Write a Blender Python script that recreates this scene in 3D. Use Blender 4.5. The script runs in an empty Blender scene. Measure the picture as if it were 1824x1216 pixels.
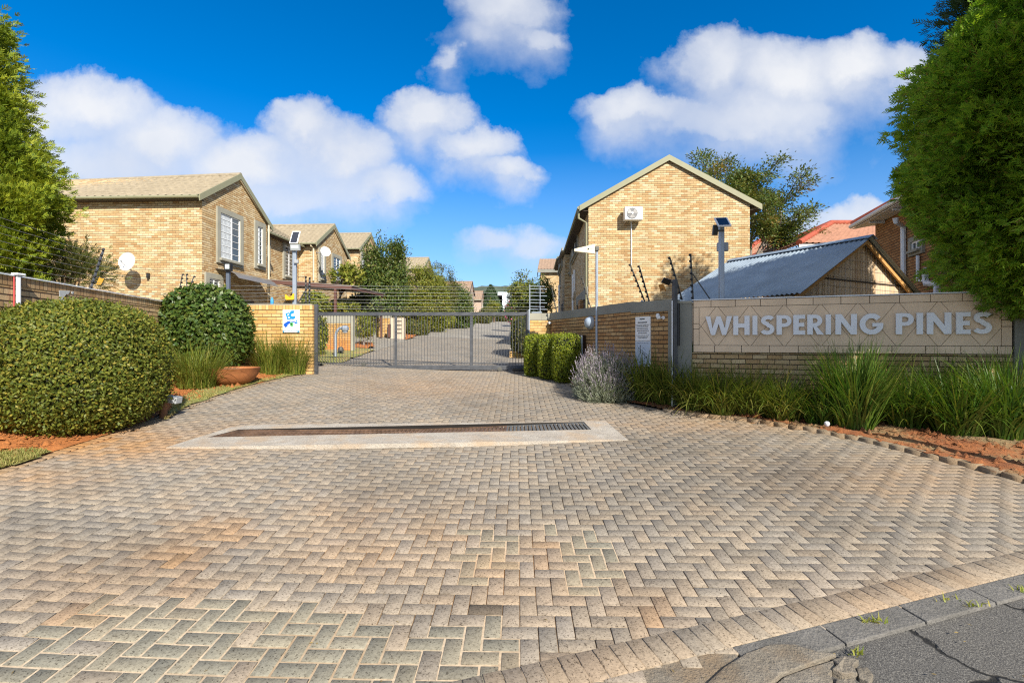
import bpy, bmesh, math, random
import numpy as np
from mathutils import Vector, Matrix

random.seed(7)
RNG = np.random.default_rng(11)
SC = bpy.context.scene
COL = SC.collection
R = math.radians
EYE = 1.8
F = 870.0          # focal length in photo pixels
SLOPE = 0.0644

# ------------------------------------------------------------------ terrain and camera geometry
def ground(x, y):
    """height of the sloping ground at x, y (scalar or arrays)"""
    x = np.asarray(x, float); y = np.asarray(y, float)
    yy = np.clip(y, -2.0, None)
    far = np.where(yy > 80, 80 + 18 * (1 - np.exp(-(yy - 80) / 60.0)), yy)
    z = SLOPE * far
    s = np.log1p(np.exp(np.clip((-x - 1.5) * 2.0, -30, 30))) / 2.0
    z = z + 0.05 * np.minimum(s, 8.0)
    return z

def gz(x, y):
    return float(ground(x, y))

def P(px, py, Y):
    """the point at depth Y seen at photo pixel px, py"""
    return Vector(((px - 912) / F * Y, Y, EYE + (608 - py) / F * Y))

def G(px, py, lift=0.0):
    """the ground point seen at photo pixel px, py"""
    dx = (px - 912) / F; dz = (608 - py) / F
    lo, hi = 0.5, 120.0
    for _ in range(60):
        m = (lo + hi) / 2
        if EYE + dz * m > gz(dx * m, m) + lift: lo = m
        else: hi = m
    return Vector((dx * lo, lo, gz(dx * lo, lo)))

def on_plane(px, py, P0, n):
    d = Vector(((px - 912) / F, 1.0, (608 - py) / F))
    o = Vector((0, 0, EYE))
    t = (Vector(P0) - o).dot(n) / d.dot(n)
    return o + d * t

# ------------------------------------------------------------------ objects
ORIG = {}

def thing(name, label, cat, loc=(0, 0, 0), group=None):
    o = bpy.data.objects.new(name, None)
    COL.objects.link(o)
    o.location = loc
    o.empty_display_size = 0.2
    tag(o, label, cat, group)
    ORIG[o.name] = Vector(loc)
    return o

def tag(o, label, cat=None, group=None):
    o['label'] = label
    if cat: o['category'] = cat
    if group: o['group'] = group
    return o

def struct(o, label=None, kind='structure'):
    o['kind'] = kind
    if label: o['label'] = label
    return o

def auto_uv(me):
    n = len(me.loops)
    if n == 0: return
    uvl = me.uv_layers.new(name='UVMap')
    co = np.empty(len(me.vertices) * 3); me.vertices.foreach_get('co', co); co = co.reshape(-1, 3)
    vi = np.empty(n, np.int32); me.loops.foreach_get('vertex_index', vi)
    nf = len(me.polygons)
    nm = np.empty(nf * 3); me.polygons.foreach_get('normal', nm); nm = nm.reshape(-1, 3)
    lt = np.empty(nf, np.int32); me.polygons.foreach_get('loop_total', lt)
    ln = np.repeat(nm, lt, axis=0)
    p = co[vi]
    h = np.hypot(ln[:, 0], ln[:, 1]); h1 = np.maximum(h, 1e-6)
    u = np.where(h > 0.6, p[:, 0] * (-ln[:, 1] / h1) + p[:, 1] * (ln[:, 0] / h1), p[:, 0])
    v = np.where(h > 0.6, p[:, 2], p[:, 1])
    uvl.data.foreach_set('uv', np.stack([u, v], 1).ravel())

def put(name, me, mat, parent=None, loc=None):
    o = bpy.data.objects.new(name, me)
    COL.objects.link(o)
    for m in (mat if isinstance(mat, (list, tuple)) else [mat]):
        me.materials.append(m)
    if parent is not None:
        o.parent = parent
        ORIG[o.name] = ORIG.get(parent.name, Vector())
    else:
        ORIG[o.name] = Vector(loc) if loc is not None else Vector()
        if loc is not None: o.location = loc
    return o

class MB:
    """collects faces in world coordinates; build() links them as one mesh object"""
    def __init__(self):
        self.v = []; self.f = []; self.mi = []; self.cur = 0
    def face(self, pts):
        i = len(self.v); self.v += [tuple(p) for p in pts]
        self.f.append(tuple(range(i, i + len(pts)))); self.mi.append(self.cur); return self
    def box(self, c, s, rz=0.0, M=None):
        hx, hy, hz = s[0] / 2, s[1] / 2, s[2] / 2
        P8 = [Vector((x, y, z)) for z in (-hz, hz) for y in (-hy, hy) for x in (-hx, hx)]
        T = Matrix.Translation(Vector(c)) @ (M.to_4x4() if M is not None else Matrix.Rotation(rz, 4, 'Z'))
        P8 = [T @ p for p in P8]
        i = len(self.v); self.v += [tuple(p) for p in P8]
        for q in ((0, 2, 3, 1), (4, 5, 7, 6), (0, 1, 5, 4), (2, 6, 7, 3), (0, 4, 6, 2), (1, 3, 7, 5)):
            self.f.append(tuple(i + k for k in q)); self.mi.append(self.cur)
        return self
    def hexa(self, b, t):
        """b, t: four bottom and four top points, counter-clockwise from above"""
        i = len(self.v); self.v += [tuple(p) for p in list(b) + list(t)]
        for q in ((3, 2, 1, 0), (4, 5, 6, 7), (0, 1, 5, 4), (1, 2, 6, 5), (2, 3, 7, 6), (3, 0, 4, 7)):
            self.f.append(tuple(i + k for k in q)); self.mi.append(self.cur)
        return self
    def prism(self, poly, vec):
        """polygon (3D points) pushed along vec"""
        n = len(poly); vec = Vector(vec); i = len(self.v)
        A = [Vector(p) for p in poly]; B = [p + vec for p in A]
        self.v += [tuple(p) for p in A + B]
        self.f.append(tuple(range(i + n - 1, i - 1, -1))); self.mi.append(self.cur)
        self.f.append(tuple(range(i + n, i + 2 * n))); self.mi.append(self.cur)
        for k in range(n):
            m = (k + 1) % n
            self.f.append((i + k, i + m, i + n + m, i + n + k)); self.mi.append(self.cur)
        return self
    def tube(self, pts, r, seg=8, cap=True):
        pts = [Vector(p) for p in pts]; n = len(pts)
        rr = r if isinstance(r, (list, tuple)) else [r] * n
        i0 = len(self.v); ref = None
        for k, p in enumerate(pts):
            d = (pts[min(k + 1, n - 1)] - pts[max(k - 1, 0)]).normalized()
            if ref is None:
                ref = Vector((0, 0, 1)) if abs(d.z) < 0.9 else Vector((1, 0, 0))
            a = d.cross(ref).normalized(); b = a.cross(d).normalized(); ref = b
            for s in range(seg):
                t = 2 * math.pi * s / seg
                self.v.append(tuple(p + (a * math.cos(t) + b * math.sin(t)) * rr[k]))
        for k in range(n - 1):
            for s in range(seg):
                q = (s + 1) % seg
                self.f.append((i0 + k * seg + s, i0 + k * seg + q, i0 + (k + 1) * seg + q, i0 + (k + 1) * seg + s)); self.mi.append(self.cur)
        if cap:
            self.f.append(tuple(i0 + s for s in range(seg))); self.mi.append(self.cur)
            self.f.append(tuple(i0 + (n - 1) * seg + s for s in range(seg - 1, -1, -1))); self.mi.append(self.cur)
        return self
    def lathe(self, c, prof, seg=24, axis=None):
        """prof: list of (radius, height) about axis through c"""
        c = Vector(c); Q = Vector((0, 0, 1)).rotation_difference(Vector(axis)).to_matrix() if axis is not None else Matrix.Identity(3)
        i0 = len(self.v); n = len(prof)
        for r, h in prof:
            for s in range(seg):
                t = 2 * math.pi * s / seg
                self.v.append(tuple(c + Q @ Vector((r * math.cos(t), r * math.sin(t), h))))
        for k in range(n - 1):
            for s in range(seg):
                q = (s + 1) % seg
                self.f.append((i0 + k * seg + s, i0 + k * seg + q, i0 + (k + 1) * seg + q, i0 + (k + 1) * seg + s)); self.mi.append(self.cur)
        self.f.append(tuple(i0 + s for s in range(seg - 1, -1, -1))); self.mi.append(self.cur)
        self.f.append(tuple(i0 + (n - 1) * seg + s for s in range(seg))); self.mi.append(self.cur)
        return self
    def build(self, name, mat, parent=None, loc=None, smooth=False, bevel=0.0):
        org = ORIG.get(parent.name, Vector()) if parent is not None else (Vector(loc) if loc is not None else Vector())
        me = bpy.data.meshes.new(name)
        me.from_pydata([(x - org.x, y - org.y, z - org.z) for x, y, z in self.v], [], self.f)
        me.polygons.foreach_set('material_index', self.mi)
        bm = bmesh.new(); bm.from_mesh(me)
        bmesh.ops.recalc_face_normals(bm, faces=bm.faces)
        if bevel:
            bmesh.ops.remove_doubles(bm, verts=bm.verts, dist=1e-5)
            ed = [e for e in bm.edges if len(e.link_faces) == 2 and e.calc_face_angle(0) > 0.5]
            bmesh.ops.bevel(bm, geom=ed, offset=bevel, segments=2, affect='EDGES', profile=0.6, clamp_overlap=True)
        bm.to_mesh(me); bm.free()
        auto_uv(me)
        if smooth:
            me.polygons.foreach_set('use_smooth', [True] * len(me.polygons))
            try: me.set_sharp_from_angle(angle=R(40))
            except Exception: pass
        me.update()
        return put(name, me, mat, parent, loc)

def np_mesh(name, V, Fq, mat, parent=None, loc=None, mi=None, col=None, smooth=False, uv=False):
    """mesh from numpy arrays of vertices and quads (world coordinates)"""
    org = ORIG.get(parent.name, Vector()) if parent is not None else (Vector(loc) if loc is not None else Vector())
    V = np.asarray(V, np.float32) - np.array(org, np.float32)
    Fq = np.asarray(Fq, np.int32)
    me = bpy.data.meshes.new(name)
    me.vertices.add(len(V)); me.vertices.foreach_set('co', V.ravel())
    k = Fq.shape[1]
    me.loops.add(Fq.size); me.loops.foreach_set('vertex_index', Fq.ravel())
    me.polygons.add(len(Fq))
    me.polygons.foreach_set('loop_start', np.arange(0, Fq.size, k, dtype=np.int32))
    if mi is not None: me.polygons.foreach_set('material_index', np.asarray(mi, np.int32))
    if smooth: me.polygons.foreach_set('use_smooth', np.ones(len(Fq), bool))
    me.update(calc_edges=True)
    me.validate()
    if col is not None:
        a = me.color_attributes.new('Col', 'FLOAT_COLOR', 'POINT')
        c4 = np.ones((len(V), 4), np.float32); c4[:, :3] = col
        a.data.foreach_set('color', c4.ravel())
    if uv: auto_uv(me)
    return put(name, me, mat, parent, loc)

def copy_tree(o, parent=None):
    c = o.copy(); COL.objects.link(c)
    if parent is not None: c.parent = parent
    for ch in list(o.children): copy_tree(ch, c)
    return c

def in_poly(x, y, poly):
    x = np.asarray(x); y = np.asarray(y); inside = np.zeros(x.shape, bool)
    n = len(poly); j = n - 1
    for i in range(n):
        xi, yi = poly[i]; xj, yj = poly[j]
        c = ((yi > y) != (yj > y)) & (x < (xj - xi) * (y - yi) / ((yj - yi) + 1e-12) + xi)
        inside ^= c; j = i
    return inside

# ------------------------------------------------------------------ materials
class NT:
    def __init__(self, mat):
        self.t = mat.node_tree; self.n = self.t.nodes; self.l = self.t.links
    def node(self, typ, **kw):
        nd = self.n.new(typ)
        for k, v in kw.items():
            if hasattr(nd, k): setattr(nd, k, v)
        return nd
    def link(self, a, b): self.l.new(a, b)
    def math(self, op, a, b=None, c=None, clamp=False):
        nd = self.n.new('ShaderNodeMath'); nd.operation = op; nd.use_clamp = clamp
        for i, s in enumerate((a, b, c)):
            if s is None: continue
            if isinstance(s, (int, float)): nd.inputs[i].default_value = s
            else: self.l.new(s, nd.inputs[i])
        return nd.outputs[0]
    def vmath(self, op, a, b=None):
        nd = self.n.new('ShaderNodeVectorMath'); nd.operation = op
        for i, s in enumerate((a, b)):
            if s is None: continue
            if isinstance(s, (tuple, list)): nd.inputs[i].default_value = s
            else: self.l.new(s, nd.inputs[i])
        return nd.outputs['Value'] if op in ('LENGTH', 'DOT_PRODUCT', 'DISTANCE') else nd.outputs[0]
    def noise(self, vec, scale, detail=4, rough=0.55):
        nd = self.n.new('ShaderNodeTexNoise'); nd.inputs['Scale'].default_value = scale
        nd.inputs['Detail'].default_value = detail; nd.inputs['Roughness'].default_value = rough
        if vec is not None: self.l.new(vec, nd.inputs['Vector'])
        return nd.outputs['Fac']
    def ramp(self, fac, stops, interp='LINEAR'):
        nd = self.n.new('ShaderNodeValToRGB'); cr = nd.color_ramp; cr.interpolation = interp
        while len(cr.elements) > 1: cr.elements.remove(cr.elements[-1])
        cr.elements[0].position = stops[0][0]; cr.elements[0].color = c4(stops[0][1])
        for p, c in stops[1:]:
            e = cr.elements.new(p); e.color = c4(c)
        self.l.new(fac, nd.inputs[0]); return nd.outputs[0]
    def mix(self, fac, a, b, mode='MIX'):
        nd = self.n.new('ShaderNodeMixRGB'); nd.blend_type = mode
        for i, s in zip((0, 1, 2), (fac, a, b)):
            if isinstance(s, (int, float)): nd.inputs[i].default_value = s
            elif isinstance(s, (tuple, list)): nd.inputs[i].default_value = c4(s)
            else: self.l.new(s, nd.inputs[i])
        return nd.outputs[0]
    def bump(self, h, strength=0.3, dist=0.01):
        nd = self.n.new('ShaderNodeBump'); nd.inputs['Strength'].default_value = strength
        nd.inputs['Distance'].default_value = dist; self.l.new(h, nd.inputs['Height']); return nd.outputs[0]

def c4(c):
    if isinstance(c, (int, float)): return (c, c, c, 1)
    return tuple(c) if len(c) == 4 else (c[0], c[1], c[2], 1)

def new_mat(name):
    m = bpy.data.materials.new(name); m.use_nodes = True
    b = m.node_tree.nodes['Principled BSDF']
    return m, NT(m), b

def simple(name, col, rough=0.6, var=0.12, scale=6.0, metal=0.0, bump=0.0, bscale=60.0, spec=0.4):
    m, t, b = new_mat(name)
    g = t.node('ShaderNodeTexCoord').outputs['Object']
    n = t.noise(g, scale, 5, 0.6)
    lo = tuple(max(0, c * (1 - var)) for c in col); hi = tuple(min(1, c * (1 + var)) for c in col)
    t.link(t.ramp(n, [(0.3, lo), (0.7, hi)]), b.inputs['Base Color'])
    b.inputs['Roughness'].default_value = rough; b.inputs['Metallic'].default_value = metal
    b.inputs['Specular IOR Level'].default_value = spec
    if bump:
        t.link(t.bump(t.noise(g, bscale, 4, 0.6), bump, 0.01), b.inputs['Normal'])
    return m

def brick_mat(name, pal, mortar, bw=0.230, bh=0.085, gap=0.010, spots=0.6, offset=0.5, bump=0.9, dirt=None):
    m, t, b = new_mat(name)
    uv = t.node('ShaderNodeUVMap').outputs[0]
    sep = t.node('ShaderNodeSeparateXYZ'); t.link(uv, sep.inputs[0])
    u, v = sep.outputs[0], sep.outputs[1]
    wob = t.noise(uv, 1.3, 2)
    v = t.math('ADD', v, t.math('MULTIPLY', t.math('SUBTRACT', wob, 0.5), 0.006))
    rv = t.math('DIVIDE', v, bh); row = t.math('FLOOR', rv)
    ru = t.math('ADD', t.math('DIVIDE', u, bw), t.math('MULTIPLY', t.math('MODULO', row, 2.0), offset))
    colm = t.math('FLOOR', ru)
    cmb = t.node('ShaderNodeCombineXYZ'); t.link(colm, cmb.inputs[0]); t.link(row, cmb.inputs[1])
    wn = t.node('ShaderNodeTexWhiteNoise', noise_dimensions='2D'); t.link(cmb.outputs[0], wn.inputs['Vector'])
    k = len(pal)
    base = t.ramp(wn.outputs['Value'], [(i / max(k - 1, 1), c) for i, c in enumerate(pal)])
    # vertical flecks inside a brick
    mp = t.node('ShaderNodeMapping'); mp.inputs['Scale'].default_value = (46, 16, 1); t.link(uv, mp.inputs[0])
    fle = t.noise(mp.outputs[0], 1.0, 3, 0.6)
    base = t.mix(t.math('MULTIPLY', t.math('SUBTRACT', fle, 0.38, clamp=True), 2.2, clamp=True), base, t.mix(1.0, base, (1.25, 1.2, 1.1), 'MULTIPLY'))
    spot = t.math('MULTIPLY', t.math('SUBTRACT', t.noise(mp.outputs[0], 0.9, 2, 0.5), 0.60, clamp=True), 7.0, clamp=True)
    base = t.mix(t.math('MULTIPLY', spot, spots), base, (0.13, 0.055, 0.02))
    big = t.noise(uv, 0.5, 3)
    base = t.mix(0.35, base, t.ramp(big, [(0.3, (0.7, 0.66, 0.6)), (0.7, (1.1, 1.1, 1.1))]), 'MULTIPLY')
    mps = t.node('ShaderNodeMapping'); mps.inputs['Scale'].default_value = (1.6, 0.28, 1); t.link(uv, mps.inputs[0])
    base = t.mix(0.45, base, t.ramp(t.noise(mps.outputs[0], 1.0, 5, 0.65), [(0.34, (0.72, 0.68, 0.62)), (0.55, (1, 1, 1)), (0.75, (1.12, 1.12, 1.1))]), 'MULTIPLY')
    # mortar mask
    fu = t.math('FRACT', ru); fv = t.math('FRACT', rv)
    du = t.math('MULTIPLY', t.math('MINIMUM', fu, t.math('SUBTRACT', 1.0, fu)), bw * 1.5)
    dv = t.math('MULTIPLY', t.math('MINIMUM', fv, t.math('SUBTRACT', 1.0, fv)), bh * 0.8)
    d = t.math('MINIMUM', du, dv)
    face = t.math('DIVIDE', t.math('SUBTRACT', d, gap * 0.35), gap * 0.35, clamp=True)
    colr = t.mix(face, mortar, base)
    if dirt:
        geo = t.node('ShaderNodeNewGeometry').outputs['Position']
        sp = t.node('ShaderNodeSeparateXYZ'); t.link(geo, sp.inputs[0])
        hgt = t.math('ADD', t.math('DIVIDE', t.math('SUBTRACT', dirt[0], sp.outputs[2]), dirt[1]), t.math('MULTIPLY', t.math('SUBTRACT', t.noise(uv, 3.0, 3), 0.5), 0.5), clamp=True)
        colr = t.mix(t.math('MULTIPLY', hgt, 0.75), colr, dirt[2])
    t.link(colr, b.inputs['Base Color'])
    b.inputs['Roughness'].default_value = 0.85; b.inputs['Specular IOR Level'].default_value = 0.25
    h = t.math('ADD', face, t.math('MULTIPLY', fle, 0.35))
    t.link(t.bump(h, bump, 0.008), b.inputs['Normal'])
    return m

def leaf_mat(name, stops, rough=0.5, trans=0.3, clump=None, spec=0.35):
    """foliage colour varies leaf by leaf; some light passes through"""
    m, t, b = new_mat(name)
    geo = t.node('ShaderNodeNewGeometry')
    k = len(stops)
    col = t.ramp(geo.outputs['Random Per Island'], [(i / max(k - 1, 1), c) for i, c in enumerate(stops)])
    if clump:
        n = t.noise(geo.outputs['Position'], clump[0], 2)
        col = t.mix(t.ramp(n, [(0.42, 0.0), (0.62, 1.0)]), col, t.mix(0.8, col, clump[1], 'MULTIPLY'))
    t.link(col, b.inputs['Base Color'])
    b.inputs['Roughness'].default_value = rough; b.inputs['Specular IOR Level'].default_value = spec
    tr = t.node('ShaderNodeBsdfTranslucent')
    t.link(t.mix(1.0, col, (1.3, 1.25, 0.6), 'MULTIPLY'), tr.inputs['Color'])
    mx = t.node('ShaderNodeMixShader'); mx.inputs[0].default_value = trans
    out = [n for n in t.n if n.type == 'OUTPUT_MATERIAL'][0]
    t.link(b.outputs[0], mx.inputs[1]); t.link(tr.outputs[0], mx.inputs[2]); t.link(mx.outputs[0], out.inputs['Surface'])
    return m

EXPOSURE = 0.95
SUN_E = 4.2
SKY_E = 0.15
CLOUD_E = 0.51
DENOISE = False
# ------------------------------------------------------------------ camera, sun and sky
cam = bpy.data.cameras.new('camera'); camo = bpy.data.objects.new('camera', cam); COL.objects.link(camo)
camo.location = (0, 0, EYE); camo.rotation_euler = (R(90), 0, 0)
cam.sensor_width = 36; cam.lens = F / 1824 * 36; cam.clip_start = 0.05; cam.clip_end = 4000
SC.camera = camo
SC.view_settings.view_transform = 'Standard'; SC.view_settings.look = 'None'
SC.view_settings.exposure = EXPOSURE; SC.view_settings.gamma = 1.0
SC.render.engine = 'CYCLES'
SC.cycles.max_bounces = 8; SC.cycles.diffuse_bounces = 3; SC.cycles.transparent_max_bounces = 8
SC.cycles.use_denoising = DENOISE; SC.cycles.filter_width = 1.2; SC.cycles.use_adaptive_sampling = False; SC.cycles.sample_clamp_indirect = 4.0

SUN_EL = R(34); SUN_AZ = R(154)            # measured clockwise from +Y
sd = Vector((math.sin(SUN_AZ) * math.cos(SUN_EL), math.cos(SUN_AZ) * math.cos(SUN_EL), math.sin(SUN_EL)))
sun = bpy.data.lights.new('sun', 'SUN'); sun.energy = SUN_E; sun.angle = R(0.5); sun.color = (1.0, 0.93, 0.81)
suno = bpy.data.objects.new('sun', sun); COL.objects.link(suno)
suno.rotation_euler = sd.to_track_quat('Z', 'Y').to_euler(); suno.location = sd * 50

def make_world():
    w = bpy.data.worlds.new('World'); SC.world = w; w.use_nodes = True
    t = NT(w); bg = t.n['Background']
    sky = t.node('ShaderNodeTexSky'); sky.sky_type = 'NISHITA'; sky.sun_disc = False
    sky.sun_elevation = SUN_EL; sky.sun_rotation = SUN_AZ
    sky.altitude = 1500; sky.air_density = 1.0; sky.dust_density = 0.35; sky.ozone_density = 2.5
    d = t.node('ShaderNodeTexCoord').outputs['Generated']
    sp = t.node('ShaderNodeSeparateXYZ'); t.link(d, sp.inputs[0])
    x, y, z = sp.outputs
    fwd = t.math('GREATER_THAN', y, 0.15)
    yy = t.math('MAXIMUM', t.math('ABSOLUTE', y), 0.15)
    u = t.math('DIVIDE', x, yy); v = t.math('DIVIDE', z, yy)
    cb = t.node('ShaderNodeCombineXYZ'); t.link(u, cb.inputs[0]); t.link(v, cb.inputs[1])
    uv = cb.outputs[0]
    n1 = t.noise(uv, 5.5, 7, 0.56); n2 = t.noise(uv, 2.0, 3, 0.5)
    # clouds: soft lobes (photo centre, radii, strength) with billowing edges
    lobes = [(150, 215, 165, 90, 1.0), (290, 268, 150, 95, 1.0), (420, 315, 140, 85, 1.0), (180, 320, 260, 90, .75), (60, 240, 110, 90, .9),
             (545, 255, 90, 85, 1.0), (625, 290, 115, 95, 1.0), (690, 345, 100, 60, .85), (520, 205, 45, 26, .7), (500, 370, 170, 60, .5),
             (765, 215, 90, 62, 1.0), (850, 270, 95, 65, 1.0), (905, 315, 70, 40, .85),
             (905, 35, 110, 80, .8), (965, 85, 70, 42, .65), (800, 108, 45, 40, .6), (850, 75, 90, 60, .4),
             (1130, 205, 115, 55, .9), (1290, 130, 125, 95, 1.0), (1400, 165, 150, 105, 1.0), (1520, 145, 115, 85, 1.0), (1610, 135, 80, 60, .85), (1330, 230, 270, 75, .8),
             (880, 440, 90, 45, .6), (950, 455, 70, 55, .55), (1530, 392, 120, 50, .85), (1440, 420, 120, 45, .6)]
    wn = t.node('ShaderNodeTexNoise'); wn.inputs['Scale'].default_value = 7.0; wn.inputs['Detail'].default_value = 8; wn.inputs['Roughness'].default_value = 0.62; t.link(uv, wn.inputs['Vector'])
    wuv = t.vmath('ADD', uv, t.vmath('MULTIPLY', t.vmath('SUBTRACT', wn.outputs['Color'], (0.5, 0.5, 0.5)), (0.17, 0.13, 0.0)))
    dens = None
    for cx, cy, rx, ry, s in lobes:
        q = t.vmath('MULTIPLY', t.vmath('SUBTRACT', wuv, ((cx - 912) / F, (608 - cy) / F, 0)), (F / (rx * .93), F / (ry * .93), 0))
        qs = t.node('ShaderNodeSeparateXYZ'); t.link(q, qs.inputs[0])
        qy = t.math('MAXIMUM', qs.outputs[1], t.math('MULTIPLY', qs.outputs[1], 0.70))
        ln = t.math('SQRT', t.math('ADD', t.math('POWER', t.math('ABSOLUTE', qs.outputs[0]), 2.0), t.math('POWER', t.math('ABSOLUTE', qy), 2.0)))
        m = t.math('MULTIPLY', t.math('MULTIPLY', t.math('SUBTRACT', 1.15, ln), s), t.math('ADD', 0.75, t.math('MULTIPLY', t.math('MAXIMUM', qs.outputs[1], -0.2), 1.2)))
        dens = m if dens is None else t.math('SMOOTH_MAX', dens, m, 0.22)
    dens = t.math('ADD', dens, t.math('MULTIPLY', t.math('SUBTRACT', n1, 0.5), 0.65))
    dens = t.math('ADD', dens, t.math('MULTIPLY', t.math('SUBTRACT', n2, 0.5), 0.3))
    a_f = t.ramp(dens, [(0.03, 0.0), (0.19, 0.26), (0.42, 0.68), (0.9, 0.94)])
    nb = t.noise(d, 2.2, 6, 0.55)
    a_b = t.ramp(nb, [(0.37, 0.0), (0.55, 0.95)], 'EASE')  # unseen cloud cover behind the camera, added and thickened to fill the shade
    alpha = t.mix(fwd, a_b, a_f)
    # soft underside shading of the clouds
    dn = t.ramp(dens, [(0.05, (0.80, 0.84, 0.92)), (0.45, (0.88, 0.90, 0.94)), (0.9, (0.95, 0.96, 0.98))])
    sh = t.noise(uv, 3.2, 5, 0.5)
    cc = t.mix(1.0, dn, t.ramp(sh, [(0.38, (0.84, 0.87, 0.93)), (0.60, (1, 1, 1))]), 'MULTIPLY')
    hs = t.node('ShaderNodeHueSaturation'); hs.inputs['Saturation'].default_value = 1.44; hs.inputs['Value'].default_value = 0.68; hs.inputs['Hue'].default_value = 0.503
    t.link(sky.outputs[0], hs.inputs['Color'])
    skyc = t.mix(t.ramp(z, [(0.0, 0.85), (0.12, 0.5), (0.36, 0.0)]), hs.outputs[0], (1.5, 2.15, 3.2))
    cl = t.vmath('MULTIPLY', cc, (CLOUD_E / SKY_E,) * 3)
    # clouds thin out into haze near the horizon
    hz = t.ramp(z, [(0.0, 0.55), (0.16, 1.0)])
    t.link(t.mix(t.math('MULTIPLY', alpha, hz), skyc, cl), bg.inputs['Color'])
    bg.inputs['Strength'].default_value = SKY_E
make_world()

# ------------------------------------------------------------------ materials
M = {}
TAN = [(0.54, 0.41, 0.225), (0.46, 0.315, 0.155), (0.64, 0.54, 0.36), (0.51, 0.365, 0.19), (0.42, 0.26, 0.12), (0.60, 0.485, 0.30), (0.55, 0.415, 0.23)]
M['brick'] = brick_mat('face_brick', TAN, (0.10, 0.065, 0.04), spots=0.7)
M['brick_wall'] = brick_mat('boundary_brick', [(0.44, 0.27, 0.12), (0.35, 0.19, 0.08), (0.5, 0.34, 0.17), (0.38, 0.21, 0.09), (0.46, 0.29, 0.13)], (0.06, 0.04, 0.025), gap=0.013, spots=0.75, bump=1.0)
M['brick_yellow'] = brick_mat('yellow_brick', [(0.56, 0.37, 0.15), (0.47, 0.28, 0.09), (0.62, 0.44, 0.21), (0.55, 0.33, 0.12), (0.6, 0.41, 0.19)], (0.11, 0.065, 0.035), gap=0.011, spots=0.5)
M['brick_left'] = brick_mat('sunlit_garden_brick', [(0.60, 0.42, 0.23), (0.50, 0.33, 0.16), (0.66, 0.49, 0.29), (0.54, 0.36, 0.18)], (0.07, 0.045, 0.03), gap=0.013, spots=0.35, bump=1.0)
M['brick_red'] = brick_mat('brown_brick', [(0.36, 0.19, 0.08), (0.28, 0.14, 0.06), (0.42, 0.24, 0.11), (0.33, 0.16, 0.07)], (0.07, 0.045, 0.03), gap=0.012)
M['brick_dirty'] = brick_mat('mud_splashed_brick', [(0.52, 0.34, 0.14), (0.44, 0.26, 0.09), (0.58, 0.40, 0.19), (0.5, 0.3, 0.11)], (0.08, 0.05, 0.03), gap=0.013, dirt=(2.2, 0.7, (0.50, 0.17, 0.035)))
M['rowlock'] = brick_mat('rowlock_brick', [(0.48, 0.33, 0.18), (0.40, 0.25, 0.12), (0.54, 0.40, 0.23), (0.45, 0.29, 0.15)], (0.07, 0.045, 0.03), bw=0.085, bh=0.5, gap=0.010, spots=0.2, offset=0.0)
M['rowlock_y'] = brick_mat('yellow_rowlock_brick', [(0.58, 0.38, 0.15), (0.48, 0.28, 0.09), (0.62, 0.45, 0.22), (0.56, 0.35, 0.13)], (0.12, 0.07, 0.04), bw=0.085, bh=0.5, gap=0.010, spots=0.15, offset=0.0)
M['plaster'] = simple('grey_green_plaster', (0.30, 0.29, 0.235), 0.85, 0.10, 2.5, bump=0.15)
M['plaster_dk'] = simple('grey_plaster', (0.225, 0.225, 0.195), 0.85, 0.12, 2.0, bump=0.15)
M['cladding'] = simple('sandstone_tile', (0.70, 0.535, 0.37), 0.6, 0.13, 2.2, bump=0.05, bscale=12)
M['grout'] = simple('tile_grout', (0.05, 0.045, 0.04), 0.9)
M['letters'] = simple('satin_silver_letters', (0.74, 0.76, 0.80), 0.5, 0.03, 3)
M['tile'] = simple('concrete_roof_tile', (0.285, 0.24, 0.17), 0.85, 0.2, 5, bump=0.2)
M['tile_brown'] = simple('brown_roof_tile', (0.27, 0.19, 0.14), 0.85, 0.2, 5, bump=0.2)
M['tile_red'] = simple('terracotta_roof_tile', (0.31, 0.155, 0.10), 0.8, 0.22, 5, bump=0.2)
M['ridge_red'] = simple('red_ridge_tile', (0.33, 0.075, 0.04), 0.75, 0.2, 5)
M['fascia'] = simple('sage_fascia', (0.255, 0.25, 0.155), 0.55, 0.05)
M['soffit'] = simple('dark_soffit', (0.06, 0.045, 0.035), 0.8)
M['white'] = simple('white_paint', (0.78, 0.78, 0.77), 0.45, 0.04)
M['pvc'] = simple('white_pvc', (0.72, 0.75, 0.79), 0.35, 0.04)
M['cream'] = simple('cream_paint', (0.62, 0.54, 0.38), 0.5, 0.06)
M['gate'] = simple('grey_painted_steel', (0.075, 0.08, 0.09), 0.45, 0.25, 8, metal=0.2, spec=0.5)
M['pole'] = simple('galvanised_pole', (0.34, 0.39, 0.46), 0.42, 0.1, 8, metal=0.35)
M['pole_dk'] = simple('dark_steel_pole', (0.10, 0.10, 0.09), 0.5, 0.15, metal=0.3)
M['black'] = simple('black_plastic', (0.015, 0.015, 0.016), 0.4, 0.1)
M['grey'] = simple('grey_plastic', (0.33, 0.35, 0.37), 0.5, 0.06)
M['wire'] = simple('galvanised_wire', (0.42, 0.43, 0.44), 0.4, 0.05, metal=0.5)
M['glass'] = simple('window_glass', (0.06, 0.075, 0.085), 0.06, 0.3, 2, spec=0.9)
M['curtain'] = simple('net_curtain', (0.50, 0.53, 0.55), 0.6, 0.25, 14)
M['solar'] = simple('solar_cells', (0.02, 0.024, 0.04), 0.15, 0.2, spec=0.8)
M['lamp_glass'] = simple('lamp_glass', (0.55, 0.62, 0.62), 0.15, 0.1)
M['brownsteel'] = simple('maroon_steel', (0.105, 0.048, 0.036), 0.5, 0.1)
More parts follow.
